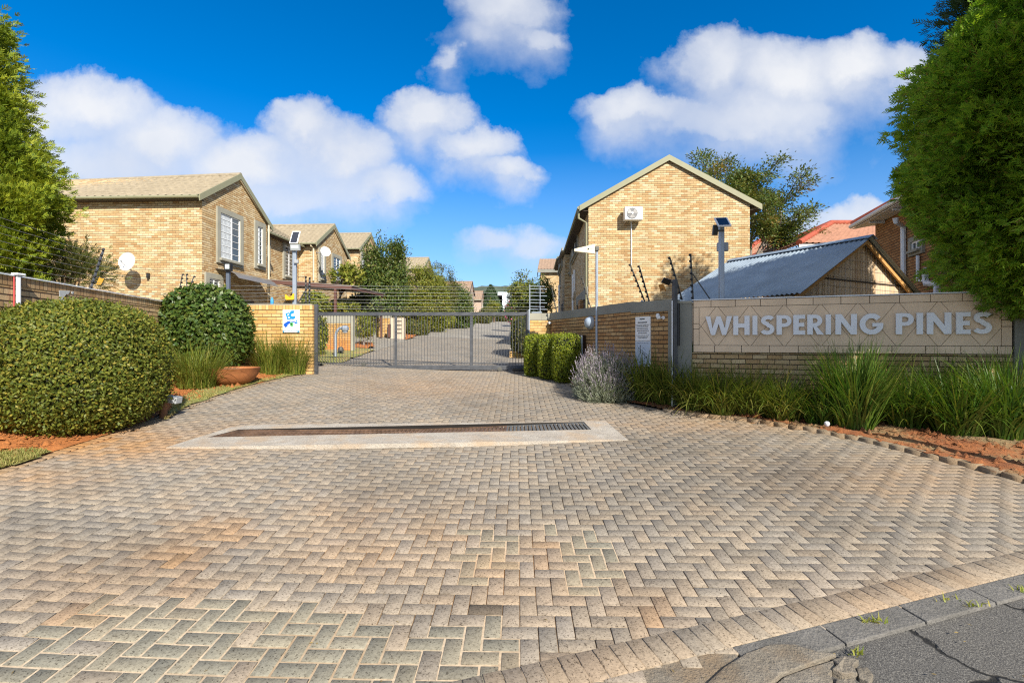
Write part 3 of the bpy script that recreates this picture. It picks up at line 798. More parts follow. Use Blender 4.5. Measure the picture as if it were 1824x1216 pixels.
# turf blades
def blades(name, X, Y, Z, L, W, lean, mat, parent=None, segs=3, curve=0.8, heading=None, loc=None, leansd=0.3, curvesd=0.4, mi=None):
    n = len(X)
    hd = RNG.uniform(0, 2 * np.pi, n) if heading is None else heading
    th0 = np.abs(RNG.normal(lean, leansd, n)); kap = np.abs(RNG.normal(curve, curvesd, n))
    p = np.stack([X, Y, Z], 1).astype(float)
    h = np.stack([np.cos(hd), np.sin(hd), np.zeros(n)], 1); s = np.stack([-np.sin(hd), np.cos(hd), np.zeros(n)], 1)
    tw = RNG.uniform(-0.6, 0.6, n)
    L = np.broadcast_to(L, n); W = np.broadcast_to(W, n)
    V = []; 
    for k in range(segs + 1):
        f = k / segs
        w = (W * (1 - f ** 1.6) * 0.5 + 0.0006)[:, None]
        sd_ = s * np.cos(tw * f)[:, None] + h * np.sin(tw * f)[:, None]
        V += [p - sd_ * w, p + sd_ * w]
        th = th0 + kap * (f ** 1.2) * 1.6
        p = p + (h * np.sin(th)[:, None] + np.array([0, 0, 1.0]) * np.cos(th)[:, None]) * (L / segs)[:, None]
    V = np.stack(V, 1).reshape(-1, 3); m = 2 * (segs + 1)
    b = (np.arange(n) * m)[:, None]
    Q = np.concatenate([b + np.array([[2 * k, 2 * k + 1, 2 * k + 3, 2 * k + 2]]) for k in range(segs)], 0)
    return np_mesh(name, V, Q, mat, parent, loc)
M['turfblade'] = leaf_mat('turf_blades', [(0.36, 0.30, 0.10), (0.22, 0.25, 0.05), (0.42, 0.34, 0.14), (0.16, 0.22, 0.04), (0.34, 0.24, 0.09)], 0.7, 0.2)
for k, (pl, nb) in enumerate(((LAWN, 9000), (LAWN2, 5000), (WEDGE, 5000))):
    xs = [p[0] for p in pl]; ys = [p[1] for p in pl]
    x = RNG.uniform(min(xs), max(xs), nb * 2); y = RNG.uniform(min(ys), max(ys), nb * 2)
    i = in_poly(x, y, pl); x, y = x[i], y[i]
    i = RNG.random(len(x)) < np.clip(0.55 + 0.5 * np.sin(x * 5 + y * 3) * np.cos(y * 4 - x * 2), 0.1, 1); x, y = x[i], y[i]
    o = blades('grass', x, y, ground(x, y) + 0.024 + (crownL(x, y) if k < 2 else 0), RNG.uniform(0.025, 0.06, len(x)), 0.006, 0.5, M['turfblade'], segs=2)
    struct(o, ['short dry grass on the strip beside the driveway', 'short grass at the left picture edge', 'short grass behind the gate'][k], 'stuff')
# gravelly crumbs on the red soil
def crumbs(name, poly, n, size, mat, label, lift, crown=None):
    xs = [p[0] for p in poly]; ys = [p[1] for p in poly]
    x = RNG.uniform(min(xs), max(xs), n); y = RNG.uniform(min(ys), max(ys), n); i = in_poly(x, y, poly); x, y = x[i], y[i]; n = len(x)
    z = ground(x, y) + lift + (crown(x, y) if crown else 0)
    r = RNG.gamma(2.0, size / 2, n)
    T = np.array([[1, 0, 0], [-.5, .87, 0], [-.5, -.87, 0], [0, 0, 1]])
    a = RNG.uniform(0, 6.28, n); ca, sa = np.cos(a)[:, None], np.sin(a)[:, None]
    V = np.stack([T[None, :, 0] * ca - T[None, :, 1] * sa, T[None, :, 0] * sa + T[None, :, 1] * ca, np.repeat(T[None, :, 2], n, 0)], 2) * (r[:, None, None] * RNG.uniform(0.6, 1.2, (n, 4, 1)))
    V = V + np.stack([x, y, z], 1)[:, None, :]
    b = (np.arange(n) * 4)[:, None]
    Q = np.concatenate([b + np.array([[0, 1, 3]]), b + np.array([[1, 2, 3]]), b + np.array([[2, 0, 3]])], 0)
    struct(np_mesh(name, V.reshape(-1, 3), Q, mat), label, 'stuff')
crumbs('soil_crumbs', SOIL_L, 16000, 0.019, M['soil'], 'loose crumbs of red soil on the left bed', 0.015, crownL)
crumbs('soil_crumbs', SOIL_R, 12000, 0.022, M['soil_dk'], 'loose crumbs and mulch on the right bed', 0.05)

# ------------------------------------------------------------------ concrete apron with drain
ap = [Vector((a, b, 0)) for a, b in APRON]
mb = MB()
top = [Vector((p.x, p.y, gz(p.x, p.y) + 0.012)) for p in ap]
GR = [G(370, 780), G(1053, 766), G(1040, 752), G(425, 766)]         # grate corners
for p in GR: p.z = gz(p.x, p.y) + 0.012
# ring of quads round the grate: split the apron outline into near, right, far and left strips
A0, A1, A2, A3, A4, A5 = top
mb.face([A0, A1, GR[1], GR[0]]); mb.face([A1, A2, GR[2], GR[1]]); mb.face([A2, A3, A4, GR[3], GR[2]]); mb.face([A4, A5, A0, GR[0], GR[3]])
for a, b_ in zip(top, top[1:] + top[:1]): mb.face([a, b_, b_ - Vector((0, 0, 0.06)), a - Vector((0, 0, 0.06))])
struct(mb.build('drain_apron', M['concrete']), 'pale concrete strip cast across the driveway around the drain')
# fine crack across the near strip
dr = thing('drain_grate', 'long rusty steel drain grating set in concrete across the driveway', 'drain', G(712, 768))
mb = MB()
pit = [p - Vector((0, 0, 0.07)) for p in GR]
mb.face(pit)
for a, b_ in zip(GR, GR[1:] + GR[:1]):
    mb.face([a, b_, b_ - Vector((0, 0, 0.07)), a - Vector((0, 0, 0.07))])
mb.build('channel', M['pit'], dr)
def grate(f0, f1, name, mat, nbar, cross):
    mb = MB()
    def pt(f, g):
        a = GR[0].lerp(GR[1], f); b_ = GR[3].lerp(GR[2], f); p = a.lerp(b_, g); p.z = gz(p.x, p.y) + 0.008; return p
    for i in range(nbar + 1):
        f = f0 + (f1 - f0) * i / nbar
        a, b_ = pt(f, 0.02), pt(f, 0.98)
        d = (b_ - a); w = Vector((0.018, 0, 0))
        mb.hexa([a - w - Vector((0, 0, .010)), a + w - Vector((0, 0, .010)), b_ + w - Vector((0, 0, .010)), b_ - w - Vector((0, 0, .010))], [a - w, a + w, b_ + w, b_ - w])
    for g in cross:
        a, b_ = pt(f0, g), pt(f1, g); w = Vector((0, 0.008, 0)); u_ = Vector((0, 0, 0.003))
        mb.hexa([a - w - Vector((0, 0, .02)), b_ - w - Vector((0, 0, .02)), b_ + w - Vector((0, 0, .02)), a + w - Vector((0, 0, .02))], [a - w - u_, b_ - w - u_, b_ + w - u_, a + w - u_])
    return mb.build(name, mat, dr)
grate(0.005, 0.50, 'grate_panel', M['steel_dirty'], 42, (0.03, 0.35, 0.66, 0.97))['label'] = 'rusty left grating panel'
grate(0.51, 0.75, 'grate_panel', M['steel_dirty'], 21, (0.03, 0.5, 0.97))
grate(0.755, 0.995, 'grate_panel', M['steel_dark'], 21, (0.03, 0.97))['label'] = 'dark grey right grating panel'

# broken concrete at the kerb end and weeds
mb = MB()
def chunk(pts, h, dz=0.0):
    b_ = [G(a, c) for a, c in pts]; n = len(b_)
    lo = [p + Vector((0, 0, -0.06)) for p in b_]; hi = [Vector((p.x, p.y, gz(p.x, p.y) + h + dz * (i - n / 2) / n)) for i, p in enumerate(b_)]
    i0 = len(mb.v); mb.v += [tuple(p) for p in lo + hi]
    mb.f.append(tuple(i0 + n + k for k in range(n))); mb.mi.append(0)
    for k in range(n):
        m = (k + 1) % n; mb.f.append((i0 + k, i0 + m, i0 + n + m, i0 + n + k)); mb.mi.append(0)
chunk([(1262, 1216), (1290, 1190), (1330, 1165), (1372, 1150), (1415, 1150), (1455, 1163), (1490, 1168), (1440, 1185), (1392, 1203), (1372, 1222), (1350, 1250), (1240, 1250)], 0.014, 0.01)
chunk([(1378, 1220), (1398, 1204), (1446, 1187), (1484, 1176), (1489, 1190), (1476, 1201), (1484, 1213), (1470, 1235), (1375, 1250)], 0.006, 0.012)
chunk([(1482, 1174), (1504, 1168), (1530, 1176), (1520, 1188), (1528, 1202), (1500, 1203), (1482, 1196), (1492, 1188)], 0.012, 0.02)
chunk([(1526, 1190), (1545, 1188), (1556, 1202), (1548, 1216), (1530, 1206)], 0.004)
chunk([(1490, 1208), (1520, 1207), (1530, 1222), (1500, 1240), (1486, 1220)], 0.0)
struct(mb.build('broken_concrete', M['rubble'], bevel=0.006), 'cracked and broken concrete patch at the end of the kerb')
Z3 = Vector((0, 0, 1))
def vflat(v): return Vector((v.x, v.y, 0))

def wall_run(mb, a, b, th, z0, z1, inward=None):
    """upright slab from a to b (front line), thickness th away from the viewer side"""
    a = vflat(Vector(a)); b = vflat(Vector(b)); d = (b - a).normalized()
    n = Vector((-d.y, d.x, 0)) if inward is None else inward
    q = [a, b, b + n * th, a + n * th]
    z0s = z0 if isinstance(z0, (list, tuple)) else [z0, z0]
    z1s = z1 if isinstance(z1, (list, tuple)) else [z1, z1]
    bz = [z0s[0], z0s[1], z0s[1], z0s[0]]; tz = [z1s[0], z1s[1], z1s[1], z1s[0]]
    mb.hexa([p + Z3 * h for p, h in zip(q, bz)], [p + Z3 * h for p, h in zip(q, tz)])
    return mb

# ------------------------------------------------------------------ left boundary walls
t = thing('boundary_wall', 'long tan face brick garden wall running behind the big clipped bush on the left', 'wall', (WALL_L1.x, WALL_L1.y, 0.8))
wall_run(MB(), WALL_L0, WALL_L1 + (WALL_L0 - WALL_L1).normalized() * 0.23, 0.22, [0.1, 0.8], 2.545).build('wall', M['brick_left'], t)
wall_run(MB(), WALL_L0 + Vector((0.006, 0, 0)), WALL_L1 + (WALL_L0 - WALL_L1).normalized() * 0.23 + Vector((0.006, 0, 0)), 0.232, 2.547, 2.665).build('coping', M['rowlock'], t)
ECX = (557 - 912) / F * 12.3
t = thing('boundary_wall', 'short yellow brick wall beside the gate carrying the blue and white eye sign', 'wall', (ECX, 12.3, 0.8))
wall_run(MB(), (-8.2, 12.3, 0), (ECX, 12.3, 0), 0.22, 0.7, 2.60).build('wall', M['brick_yellow'], t)
wall_run(MB(), (-8.2, 12.294, 0), (ECX, 12.294, 0), 0.23, 2.602, 2.715).build('coping', M['rowlock_y'], t)
wall_run(MB(), (-8.2, 12.31, 0), (ECX - 0.03, 12.31, 0), 0.2, 2.716, 2.745).build('mortar_cap', M['plaster'], t)
# conduit along the left wall
ld = (WALL_L1 - WALL_L0).normalized()
def wl(s, dx=0.0, z=0.0):
    p = WALL_L0 + ld * s + Vector((ld.y, -ld.x, 0)) * dx; return Vector((p.x, p.y, z))
mb = MB(); mb.tube([wl(0.0, 0.02, 2.676), wl(8.2, 0.02, 2.676)], 0.011)
tag(mb.build('cable_conduit', M['pvc'], smooth=True), 'thin white conduit lying along the top of the left brick wall', 'conduit')
t = thing('drain_pipe', 'white vertical pipe with a red edge fixed to the left brick wall', 'pipe', wl(2.62, 0.05, 0.4))
mb = MB(); mb.tube([wl(2.62, 0.05, 0.35), wl(2.62, 0.05, 2.69)], 0.026, 10); mb.build('pipe', M['pvc'], t, smooth=True)
mb = MB(); mb.tube([wl(2.575, 0.03, 0.35), wl(2.575, 0.03, 2.66)], 0.009, 6); mb.build('cable', M['redpaint'], t)
mb = MB(); mb.box(wl(2.62, 0.05, 2.7), (0.09, 0.12, 0.03)); mb.build('cap', M['pvc'], t, bevel=0.01)
# torn sticker on the wall
wn_ = Vector((ld.y, -ld.x, 0))
def onwall(px, py, off=0.008): return on_plane(px, py, WALL_L0 + wn_ * off, wn_)
mb = MB()
for pl in ([(105, 517), (125, 518), (116, 526), (109, 535), (106, 536)], [(117, 524), (125, 519), (121, 524)], [(127, 519), (131, 519), (130, 524), (127, 523)], [(112, 536), (117, 530), (120, 532), (116, 537)], [(124, 533), (131, 534), (126, 537)]):
    mb.prism([onwall(a, b) for a, b in pl][::-1], wn_ * 0.003)
tag(mb.build('torn_sticker', M['sticker']), 'torn pale grey sticker remains on the left brick wall', 'sticker')

# ------------------------------------------------------------------ right boundary wall
RW0 = Vector((1.10, 14.25, 0)); RW1 = Vector((2.50, 10.1, 0)); RW2 = Vector((3.075, 9.30, 0))
t = thing('boundary_wall', 'shaded brown brick wall with grey plaster band curving from gate to sign', 'wall', (1.1, 14.2, 0.9))
pxw0 = Vector(((941 - 912) / F * 14.2, 14.2, 0))
nR = Vector((0.95, 0.32, 0))
ztop = 2.62
wall_run(MB(), pxw0, RW0 + Vector((0, -0.05, 0)), 0.3, 0.75, ztop - 0.205, Vector((0, 1, 0))).build('pier', M['brick_yellow'], t)['label'] = 'sunlit brick end pier beside the gate'
wall_run(MB(), pxw0 + Vector((-.012, -.012, 0)), RW0 + Vector((0, -0.062, 0)), 0.33, ztop - 0.2, ztop, Vector((0, 1, 0))).build('plaster_band', M['plaster'], t)
wall_run(MB(), RW0, RW1, 0.22, [0.75, 0.5], ztop - 0.205).build('wall', M['brick_wall'], t)
d1 = (RW1 - RW0).normalized(); n1 = Vector((-d1.y, d1.x, 0))
wall_run(MB(), RW0 - n1 * 0.014, RW1 - n1 * 0.014, 0.25, ztop - 0.2, ztop + 0.003).build('plaster_band', M['plaster_dk'], t)
d2 = (RW2 - RW1).normalized(); n2 = Vector((-d2.y, d2.x, 0))
wall_run(MB(), RW1 - n2 * 0.05, RW2 - n2 * 0.05, 0.24, 0.45, 2.38).build('wall', M['brick_wall'], t)
wall_run(MB(), RW1 - n2 * 0.07, RW2 - n2 * 0.07, 0.27, 2.384, 2.60).build('plaster_band', M['plaster_dk'], t)
wall_run(MB(), RW2 - d2 * 0.07 - n2 * 0.071, RW2 + d2 * 0.02 - n2 * 0.071, 0.27, 0.45, 2.383).build('plaster_edge', M['plaster_dk'], t)

# ------------------------------------------------------------------ sign wall
S0 = Vector((3.33, 8.97, 0)); S1 = Vector((7.53, 7.37, 0)); sdv = (S1 - S0).normalized(); sn = Vector((sdv.y, -sdv.x, 0))
SL = (S1 - S0).length
t = thing('sign_wall', 'sandstone tiled name wall with silver letters above the grass bed', 'sign wall', (S0 + S1) / 2 + Z3 * 0.55)
def sp(s, off, z): return S0 + sdv * s + sn * off + Z3 * z
wall_run(MB(), S0 - sdv * 0.02, S1 + sdv * 0.02, 0.22, 0.3, 1.60).build('wall', brick_mat('mottled_brick', [(0.44, 0.32, 0.17), (0.36, 0.23, 0.11), (0.52, 0.41, 0.24), (0.40, 0.27, 0.13)], (0.06, 0.045, 0.03), gap=0.012, spots=0.9), t)
mb = MB(); mb.prism([sp(0, 0.022, 1.602), sp(SL, 0.022, 1.602), sp(SL, 0.022, 2.54), sp(0, 0.022, 2.54)], -sn * 0.24)
mb.build('backing', M['grout'], t)
ZB, ZT, BW = 1.605, 2.545, 0.125
tiles = MB()
def tile2(poly, depth=0.028, gap=0.005):
    c = Vector((sum(p[0] for p in poly) / len(poly), sum(p[1] for p in poly) / len(poly)))
    out = []
    n = len(poly)
    # inset polygon by gap
    for i in range(n):
        p0, p1, p2 = Vector(poly[i - 1]), Vector(poly[i]), Vector(poly[(i + 1) % n])
        e1 = (p1 - p0).normalized(); e2 = (p2 - p1).normalized()
        m1 = Vector((-e1.y, e1.x)); m2 = Vector((-e2.y, e2.x))
        k = m1 + m2; k = k / max(0.2, k.dot(m1))
        out.append(p1 + k * gap / 1.0)
    tiles.prism([sp(p.x, 0.008, p.y) for p in out], sn * depth)
# border rows
def row(z0, z1, x0, x1, L, off):
    s = x0 + off
    cuts = [x0] + [c for c in np.arange(s, x1 - 0.05, L) if c > x0 + 0.05] + [x1]
    for a, b in zip(cuts[:-1], cuts[1:]): tile2([(a, z0), (b, z0), (b, z1), (a, z1)])
row(ZT - BW, ZT, 0, SL, 0.40, 0.30); row(ZB, ZB + BW, 0, SL, 0.44, 0.36)
for x0, x1 in ((0, 0.10), (SL - 0.13, SL)):
    for z0, z1 in ((ZB + BW, ZB + 0.42), (ZB + 0.42, ZB + 0.52), (ZB + 0.52, ZT - BW)): tile2([(x0, z0), (x1, z0), (x1, z1), (x0, z1)])
# diagonal field
fx0, fx1, fz0, fz1 = 0.10, SL - 0.13, ZB + BW, ZT - BW
bm = bmesh.new()
bm.faces.new([bm.verts.new((x, z, 0)) for x, z in ((fx0, fz0), (fx1, fz0), (fx1, fz1), (fx0, fz1))])
H = fz1 - fz0; pit_ = 0.535
for k in range(-2, 12):
    xs_ = 0.40 + k * pit_
    for sg in (1, -1):
        x_a, x_b = (xs_, xs_ + pit_) if sg > 0 else (xs_ + pit_, xs_)
        a = Vector((x_a, fz1 + 0.03 * 1, 0)); b = Vector((x_b, fz0 - 0.03, 0)); dd = (b - a).normalized()
        g = bm.verts[:] + bm.edges[:] + bm.faces[:]
        bmesh.ops.bisect_plane(bm, geom=g, plane_co=a, plane_no=(-dd.y, dd.x, 0))
for f in bm.faces:
    pl = [(v.co.x, v.co.y) for v in f.verts]
    if f.calc_area() > 0.0006:
        if f.normal.z < 0: pl = pl[::-1]
        tile2(pl, gap=0.003)
bm.free()
tiles.build('cladding', M['cladding'], t)
mb = MB(); mb.prism([sp(-0.02, 0.05, 2.548), sp(SL + .02, 0.05, 2.548), sp(SL + .02, -0.22, 2.548), sp(-.02, -0.22, 2.548)], Z3 * 0.018)
mb.build('flashing', M['pvc'], t)

# letters: outlines in a 0..1 box (width scaled to what the photo shows)
def arc(cx, cy, rx, ry, a0, a1, n=14):
    return [(cx + rx * math.cos(R(a0 + (a1 - a0) * i / n)), cy + ry * math.sin(R(a0 + (a1 - a0) * i / n))) for i in range(n + 1)]
ST = 0.24
def letter(ch, asp):
    """list of closed outlines; x is in units of cap height, asp = width / height"""
    w = asp; s = ST
    if ch == 'I': return [[(0, 0), (w, 0), (w, 1), (0, 1)]]
    if ch == 'H':
        return [[(0, 0), (s, 0), (s, .38), (w - s, .38), (w - s, 0), (w, 0), (w, 1), (w - s, 1), (w - s, .60), (s, .60), (s, 1), (0, 1)]]
    if ch == 'E': return [[(0, 0), (w, 0), (w, .20), (s, .20), (s, .40), (w * .93, .40), (w * .93, .60), (s, .60), (s, .80), (w, .80), (w, 1), (0, 1)]]
    if ch == 'N': return [[(0, 0), (s, 0), (s, .62), (w - s * 1.05, 0), (w, 0), (w, 1), (w - s, 1), (w - s, .38), (s * 1.05, 1), (0, 1)]]
    if ch == 'W':
        q = w / 2; a = .25
        return [[(w * .22, 0), (w * .22 + a * .78, 0), (q, .60), (w * .78 - a * .78, 0), (w * .78, 0), (w, 1), (w - a, 1), (w * .735, .36), (q + a * .40, 1), (q - a * .40, 1), (w * .265, .36), (a, 1), (0, 1)]]
    if ch in 'PR':
        rb = .30; cy = 1 - rb; cx = w - rb if ch == 'P' else w * .9 - rb
        out = [(0, 0), (s, 0), (s, 1 - 2 * rb)]
        if ch == 'R': out = [(0, 0), (s, 0), (s, .38), (s + .02, .38), (w - .29, 0), (w, 0), (cx + .06, 1 - 2 * rb + .01)]
        out += arc(cx, cy, rb, rb, -88, 90) + [(0, 1)]
        ri = .125
        hole = [(s, cy - ri), (s, cy + ri)] + arc(cx - .02, cy, ri, ri, 90, -90, 8)
        return [out, hole]
    if ch == 'S':
        path = arc(w * .52, .70, w * .36, .215, 35, 270, 16) + arc(w * .47, .27, w * .39, .20, 85, -150, 16)[1:]
        path = arc(w * .54, .735, w * .34, .165, 30, 255, 16) + arc(w * .47, .29, w * .36, .19, 72, -155, 16)
        return [thick(path, .20)]
    if ch == 'G':
        path = arc(w * .50, .5, w * .5 - .115, .395, 40, 348, 28)
        return [thick(path, .23), [(w * .54, .37), (w * .985, .37), (w * .985, .55), (w * .54, .55)]]
def thick(path, th):
    P_ = [Vector(p) for p in path]; n = len(P_); L_, R_ = [], []
    for i, p in enumerate(P_):
        d = (P_[min(i + 1, n - 1)] - P_[max(i - 1, 0)]).normalized(); m = Vector((-d.y, d.x))
        L_.append(tuple(p + m * th / 2)); R_.append(tuple(p - m * th / 2))
    return L_ + R_[::-1]

def curve_mesh(outlines, depth):
    """flat outlines with holes, filled and extruded along +z (in curve space), as (verts, faces)"""
    cu = bpy.data.curves.new('tmp', 'CURVE'); cu.dimensions = '2D'; cu.fill_mode = 'BOTH'; cu.extrude = depth / 2; cu.bevel_depth = 0
    for o in outlines:
        s_ = cu.splines.new('POLY'); s_.points.add(len(o) - 1); s_.use_cyclic_u = True
        for p, q in zip(s_.points, o): p.co = (q[0], q[1], 0, 1)
    ob = bpy.data.objects.new('tmp', cu); COL.objects.link(ob)
    dg = bpy.context.evaluated_depsgraph_get()
    me = bpy.data.meshes.new_from_object(ob.evaluated_get(dg))
    vs = [v.co.copy() for v in me.vertices]; fs = [tuple(p.vertices) for p in me.polygons]
    bpy.data.objects.remove(ob); bpy.data.curves.remove(cu); bpy.data.meshes.remove(me)
    return vs, fs

LET = [('W', 110, 253), ('H', 260, 347), ('I', 363, 389), ('S', 405, 482), ('P', 492, 572), ('E', 582, 645), ('R', 657, 746), ('I', 756, 784), ('N', 808, 923), ('G', 938, 1066),
       ('P', 1133, 1228), ('I', 1244, 1278), ('N', 1299, 1430), ('E', 1456, 1533), ('S', 1545, 1651)]
CAP, BASE = 0.335, 1.915
for ch, xa, xb in LET:
    pa = on_plane(1220 + xa / 3.02, 570, S0 + sn * 0.06, sn); pb = on_plane(1220 + xb / 3.02, 570, S0 + sn * 0.06, sn)
    s0 = (pa - S0).dot(sdv); s1 = (pb - S0).dot(sdv)
    outs = letter(ch, (s1 - s0) / CAP)
    mb = MB()
    for k, o in enumerate([outs] if ch != 'G' else [[outs[0]], [outs[1]]]):
        vs, fs = curve_mesh(o, 0.026 if k == 0 else 0.0275)
        i0 = len(mb.v)
        for v in vs: mb.v.append(tuple(sp(s0 + v.x * CAP, 0.072 + v.z, BASE + v.y * CAP)))
        for f in fs: mb.f.append(tuple(i0 + q for q in f)); mb.mi.append(0)
    mb.build('letter', M['letters'], t)
# pillars at the ends of the sign
t = thing('sign_pillar', 'grey plastered pillar at the left end of the sign wall', 'pillar', (3.2, 9.1, 0.55))
a = on_plane(1206, 560, S0 + sn * 0.02, sn); b = S0 - sdv * 0.025 + sn * 0.02
wall_run(MB(), Vector((a.x, a.y, 0)), Vector((b.x, b.y, 0)), 0.30, 0.3, 2.50).build('shaft', M['plaster_dk'], t)
wall_run(MB(), Vector((a.x, a.y, 0)) - sdv * 0.01 + sn * .012, Vector((b.x, b.y, 0)) + sn * .012, 0.32, 2.503, 2.545).build('cap', M['plaster'], t)
t = thing('sign_pillar', 'dark grey plastered pillar at the right end of the sign wall under the conifer', 'pillar', (7.7, 7.2, 0.45))
wall_run(MB(), S1 + sdv * 0.025 + sn * 0.04, S1 + sdv * 0.75 + sn * 0.04, 0.30, 0.3, 2.52).build('shaft', M['plaster_dk'], t)
wall_run(MB(), S1 + sdv * 0.025 + sn * 0.05, S1 + sdv * 0.76 + sn * 0.05, 0.32, 2.523, 2.56).build('cap', M['plaster_dk'], t)
t = thing('boundary_wall', 'grey wall continuing behind the right conifer', 'wall', (9.5, 6.6, 0.4))
wall_run(MB(), S1 + sdv * 0.77, S1 + sdv * 5.0, 0.22, 0.2, 2.4).build('wall', M['plaster_dk'], t)

# steel post with floodlight between right wall and sign pillar
pp = P(1202, 560, 8.95)
t = thing('floodlight_post', 'dark grey steel post with a small black floodlight left of the sign', 'post', (pp.x, pp.y, 0.5))
mb = MB(); mb.box((pp.x, pp.y, (0.5 + 2.93) / 2), (0.075, 0.075, 2.43), rz=0.3); mb.build('post', M['gate'], t, bevel=0.006)
mb = MB(); mb.tube([(pp.x - 0.055, pp.y - 0.02, 0.6), (pp.x - 0.055, pp.y - 0.02, 2.55)], 0.011); mb.build('cable_pipe', M['pvc'], t, smooth=True)
mb = MB(); mb.tube([(pp.x + 0.06, pp.y - 0.02, 1.72), (pp.x + 0.06, pp.y - 0.02, 2.5)], 0.028, 8); mb.build('gate_motor_tube', M['black'], t, smooth=True)
fl = P(1187, 501, 8.9)
fb = mb = MB(); mb.box(fl, (0.16, 0.03, 0.11), M=Matrix.Rotation(R(35), 3, 'X') @ Matrix.Rotation(R(20), 3, 'Y')); mb.box(fl + Vector((0.09, 0, -0.02)), (0.05, 0.03, 0.03))
mb.build('floodlight', M['black'], t, bevel=0.005)

# ------------------------------------------------------------------ notice board
nb0 = on_plane(1133.5, 560, RW1 - n2 * 0.05, n2); nb1 = on_plane(1160, 560, RW1 - n2 * 0.05, n2)
zt = on_plane(1147, 564, RW1 - n2 * 0.05, n2).z; zb = on_plane(1147, 652, RW1 - n2 * 0.05, n2).z
n0 = vflat(nb0); nw = vflat(nb1 - nb0).length
t = thing('notice_board', 'tall white notice board with dark text and pale map on the brick wall', 'notice', n0 + Z3 * zb)
def nbp(f, g, off): return n0 + d2 * (nw * f) - n2 * off + Z3 * (zt + (zb - zt) * g)
mb = MB(); mb.prism([nbp(0, 1, 0.03), nbp(1, 1, 0.03), nbp(1, 0, 0.03), nbp(0, 0, 0.03)], n2 * 0.027); mb.build('board', M['white'], t)
mb = MB(); mb.prism([nbp(0.02, 0.99, 0.033), nbp(0.98, 0.99, 0.033), nbp(0.98, 0.505, 0.033), nbp(0.02, 0.505, 0.033)], n2 * 0.002); mb.build('map_panel', simple('pale_blue_print', (0.50, 0.56, 0.64), 0.5, 0.05), t)
tx_ = MB(); rr = random.Random(5)
def dash(f0, f1, g, h, fill=0.75):
    f = f0
    while f < f1 - 0.02:
        w = rr.uniform(0.04, 0.11); w = min(w, f1 - f)
        tx_.prism([nbp(f, g + h, 0.0345), nbp(f + w * fill, g + h, 0.0345), nbp(f + w * fill, g, 0.0345), nbp(f, g, 0.0345)], n2 * 0.001); f += w
dash(.3, .64, .035, .022, .92); dash(.17, .80, .105, .022, .9)
for g_ in (.172, .207, .243, .28): dash(.07 + rr.uniform(0, .05), .93 - rr.uniform(0, .05), g_, .013)
dash(.2, .8, .322, .014); dash(.06, .92, .372, .010); dash(.17, .85, .4, .010); dash(.22, .8, .427, .010); dash(.1, .9, .53, .008)
tx_.prism([nbp(.01, .163, .0345), nbp(.99, .163, .0345), nbp(.99, .158, .0345), nbp(.01, .158, .0345)], n2 * .001)
tx_.prism([nbp(.01, .49, .0345), nbp(.99, .49, .0345), nbp(.99, .484, .0345), nbp(.01, .484, .0345)], n2 * .001)
for i in range(34):
    f = rr.uniform(.12, .85); g = .6 + .36 * rr.random() ** 0.6; w = rr.uniform(.008, .05); h = rr.uniform(.008, .05)
    tx_.prism([nbp(f, g + h, .0345), nbp(f + w, g + h, .0345), nbp(f + w, g, .0345), nbp(f, g, .0345)], n2 * .001 * (1 + i * .01))
tx_.prism([nbp(.32, .75, .0345), nbp(.36, .75, .0345), nbp(.37, .57, .0345), nbp(.33, .57, .0345)], n2 * .0015)
tx_.prism([nbp(.2, .63, .0345), nbp(.95, .80, .0345), nbp(.95, .79, .0345), nbp(.2, .62, .0345)], n2 * .0017)
tx_.build('printing', simple('dark_print', (0.09, 0.095, 0.11), 0.6), t)

# cctv camera, dome lamp, little tap light
c = on_plane(1180, 566, RW1 - n2 * 0.05, n2)
t = thing('security_camera', 'white bullet security camera at the top of the brick wall beside the notice board', 'camera', c)
o = -n2
mb = MB(); mb.tube([c + d2 * .03 + o * .005, c + d2 * .03 + o * .02], .035, 12); mb.tube([c + d2 * .03 + o * .02, c + d2 * .0 + o * .06], .014, 8); mb.build('bracket', M['white'], t, smooth=True)
mb = MB(); mb.tube([c + o * .06 + Z3 * .005, c - d2 * .06 + o * .09 + Z3 * 0.0], [.034, .036], 14); mb.lathe(c - d2 * .045 + o * .08 + Z3 * .045, [(.038, -.03), (.04, 0), (.03, .03), (.004, .042)], 14); mb.build('housing', M['white'], t, smooth=True)
mb = MB(); mb.tube([c - d2 * .06 + o * .09, c - d2 * .068 + o * .094], .026, 12); mb.build('lens', M['black'], t, smooth=True)
c = on_plane(1053, 575, RW0, n1)
t = thing('bulkhead_light', 'round grey bulkhead light on the shaded brick wall behind the antenna pole', 'light', c)
mb = MB(); mb.lathe(c, [(.15, -.01), (.165, .0), (.16, .05), (.14, .07)], 24, axis=-n1); mb.build('rim', M['grey'], t, smooth=True)
mb = MB(); mb.lathe(c - n1 * .07, [(.135, 0), (.125, .04), (.09, .075), (.04, .09), (.003, .093)], 24, axis=-n1); mb.build('dome', simple('grey_glass_dome', (0.33, 0.40, 0.48), 0.2, 0.1, spec=.7), t, smooth=True)
c = on_plane(982, 575, RW0, n1)
t = thing('security_camera', 'tiny white camera at the gate end of the shaded brick wall', 'camera', c)
mb = MB(); mb.tube([c - n1 * .005, c - n1 * .05], .02, 8); mb.build('bracket', M['white'], t)
mb = MB(); mb.tube([c - n1 * .06 - d1 * .05, c - n1 * .07 + d1 * .07], .035, 10); mb.build('housing', M['white'], t, smooth=True)

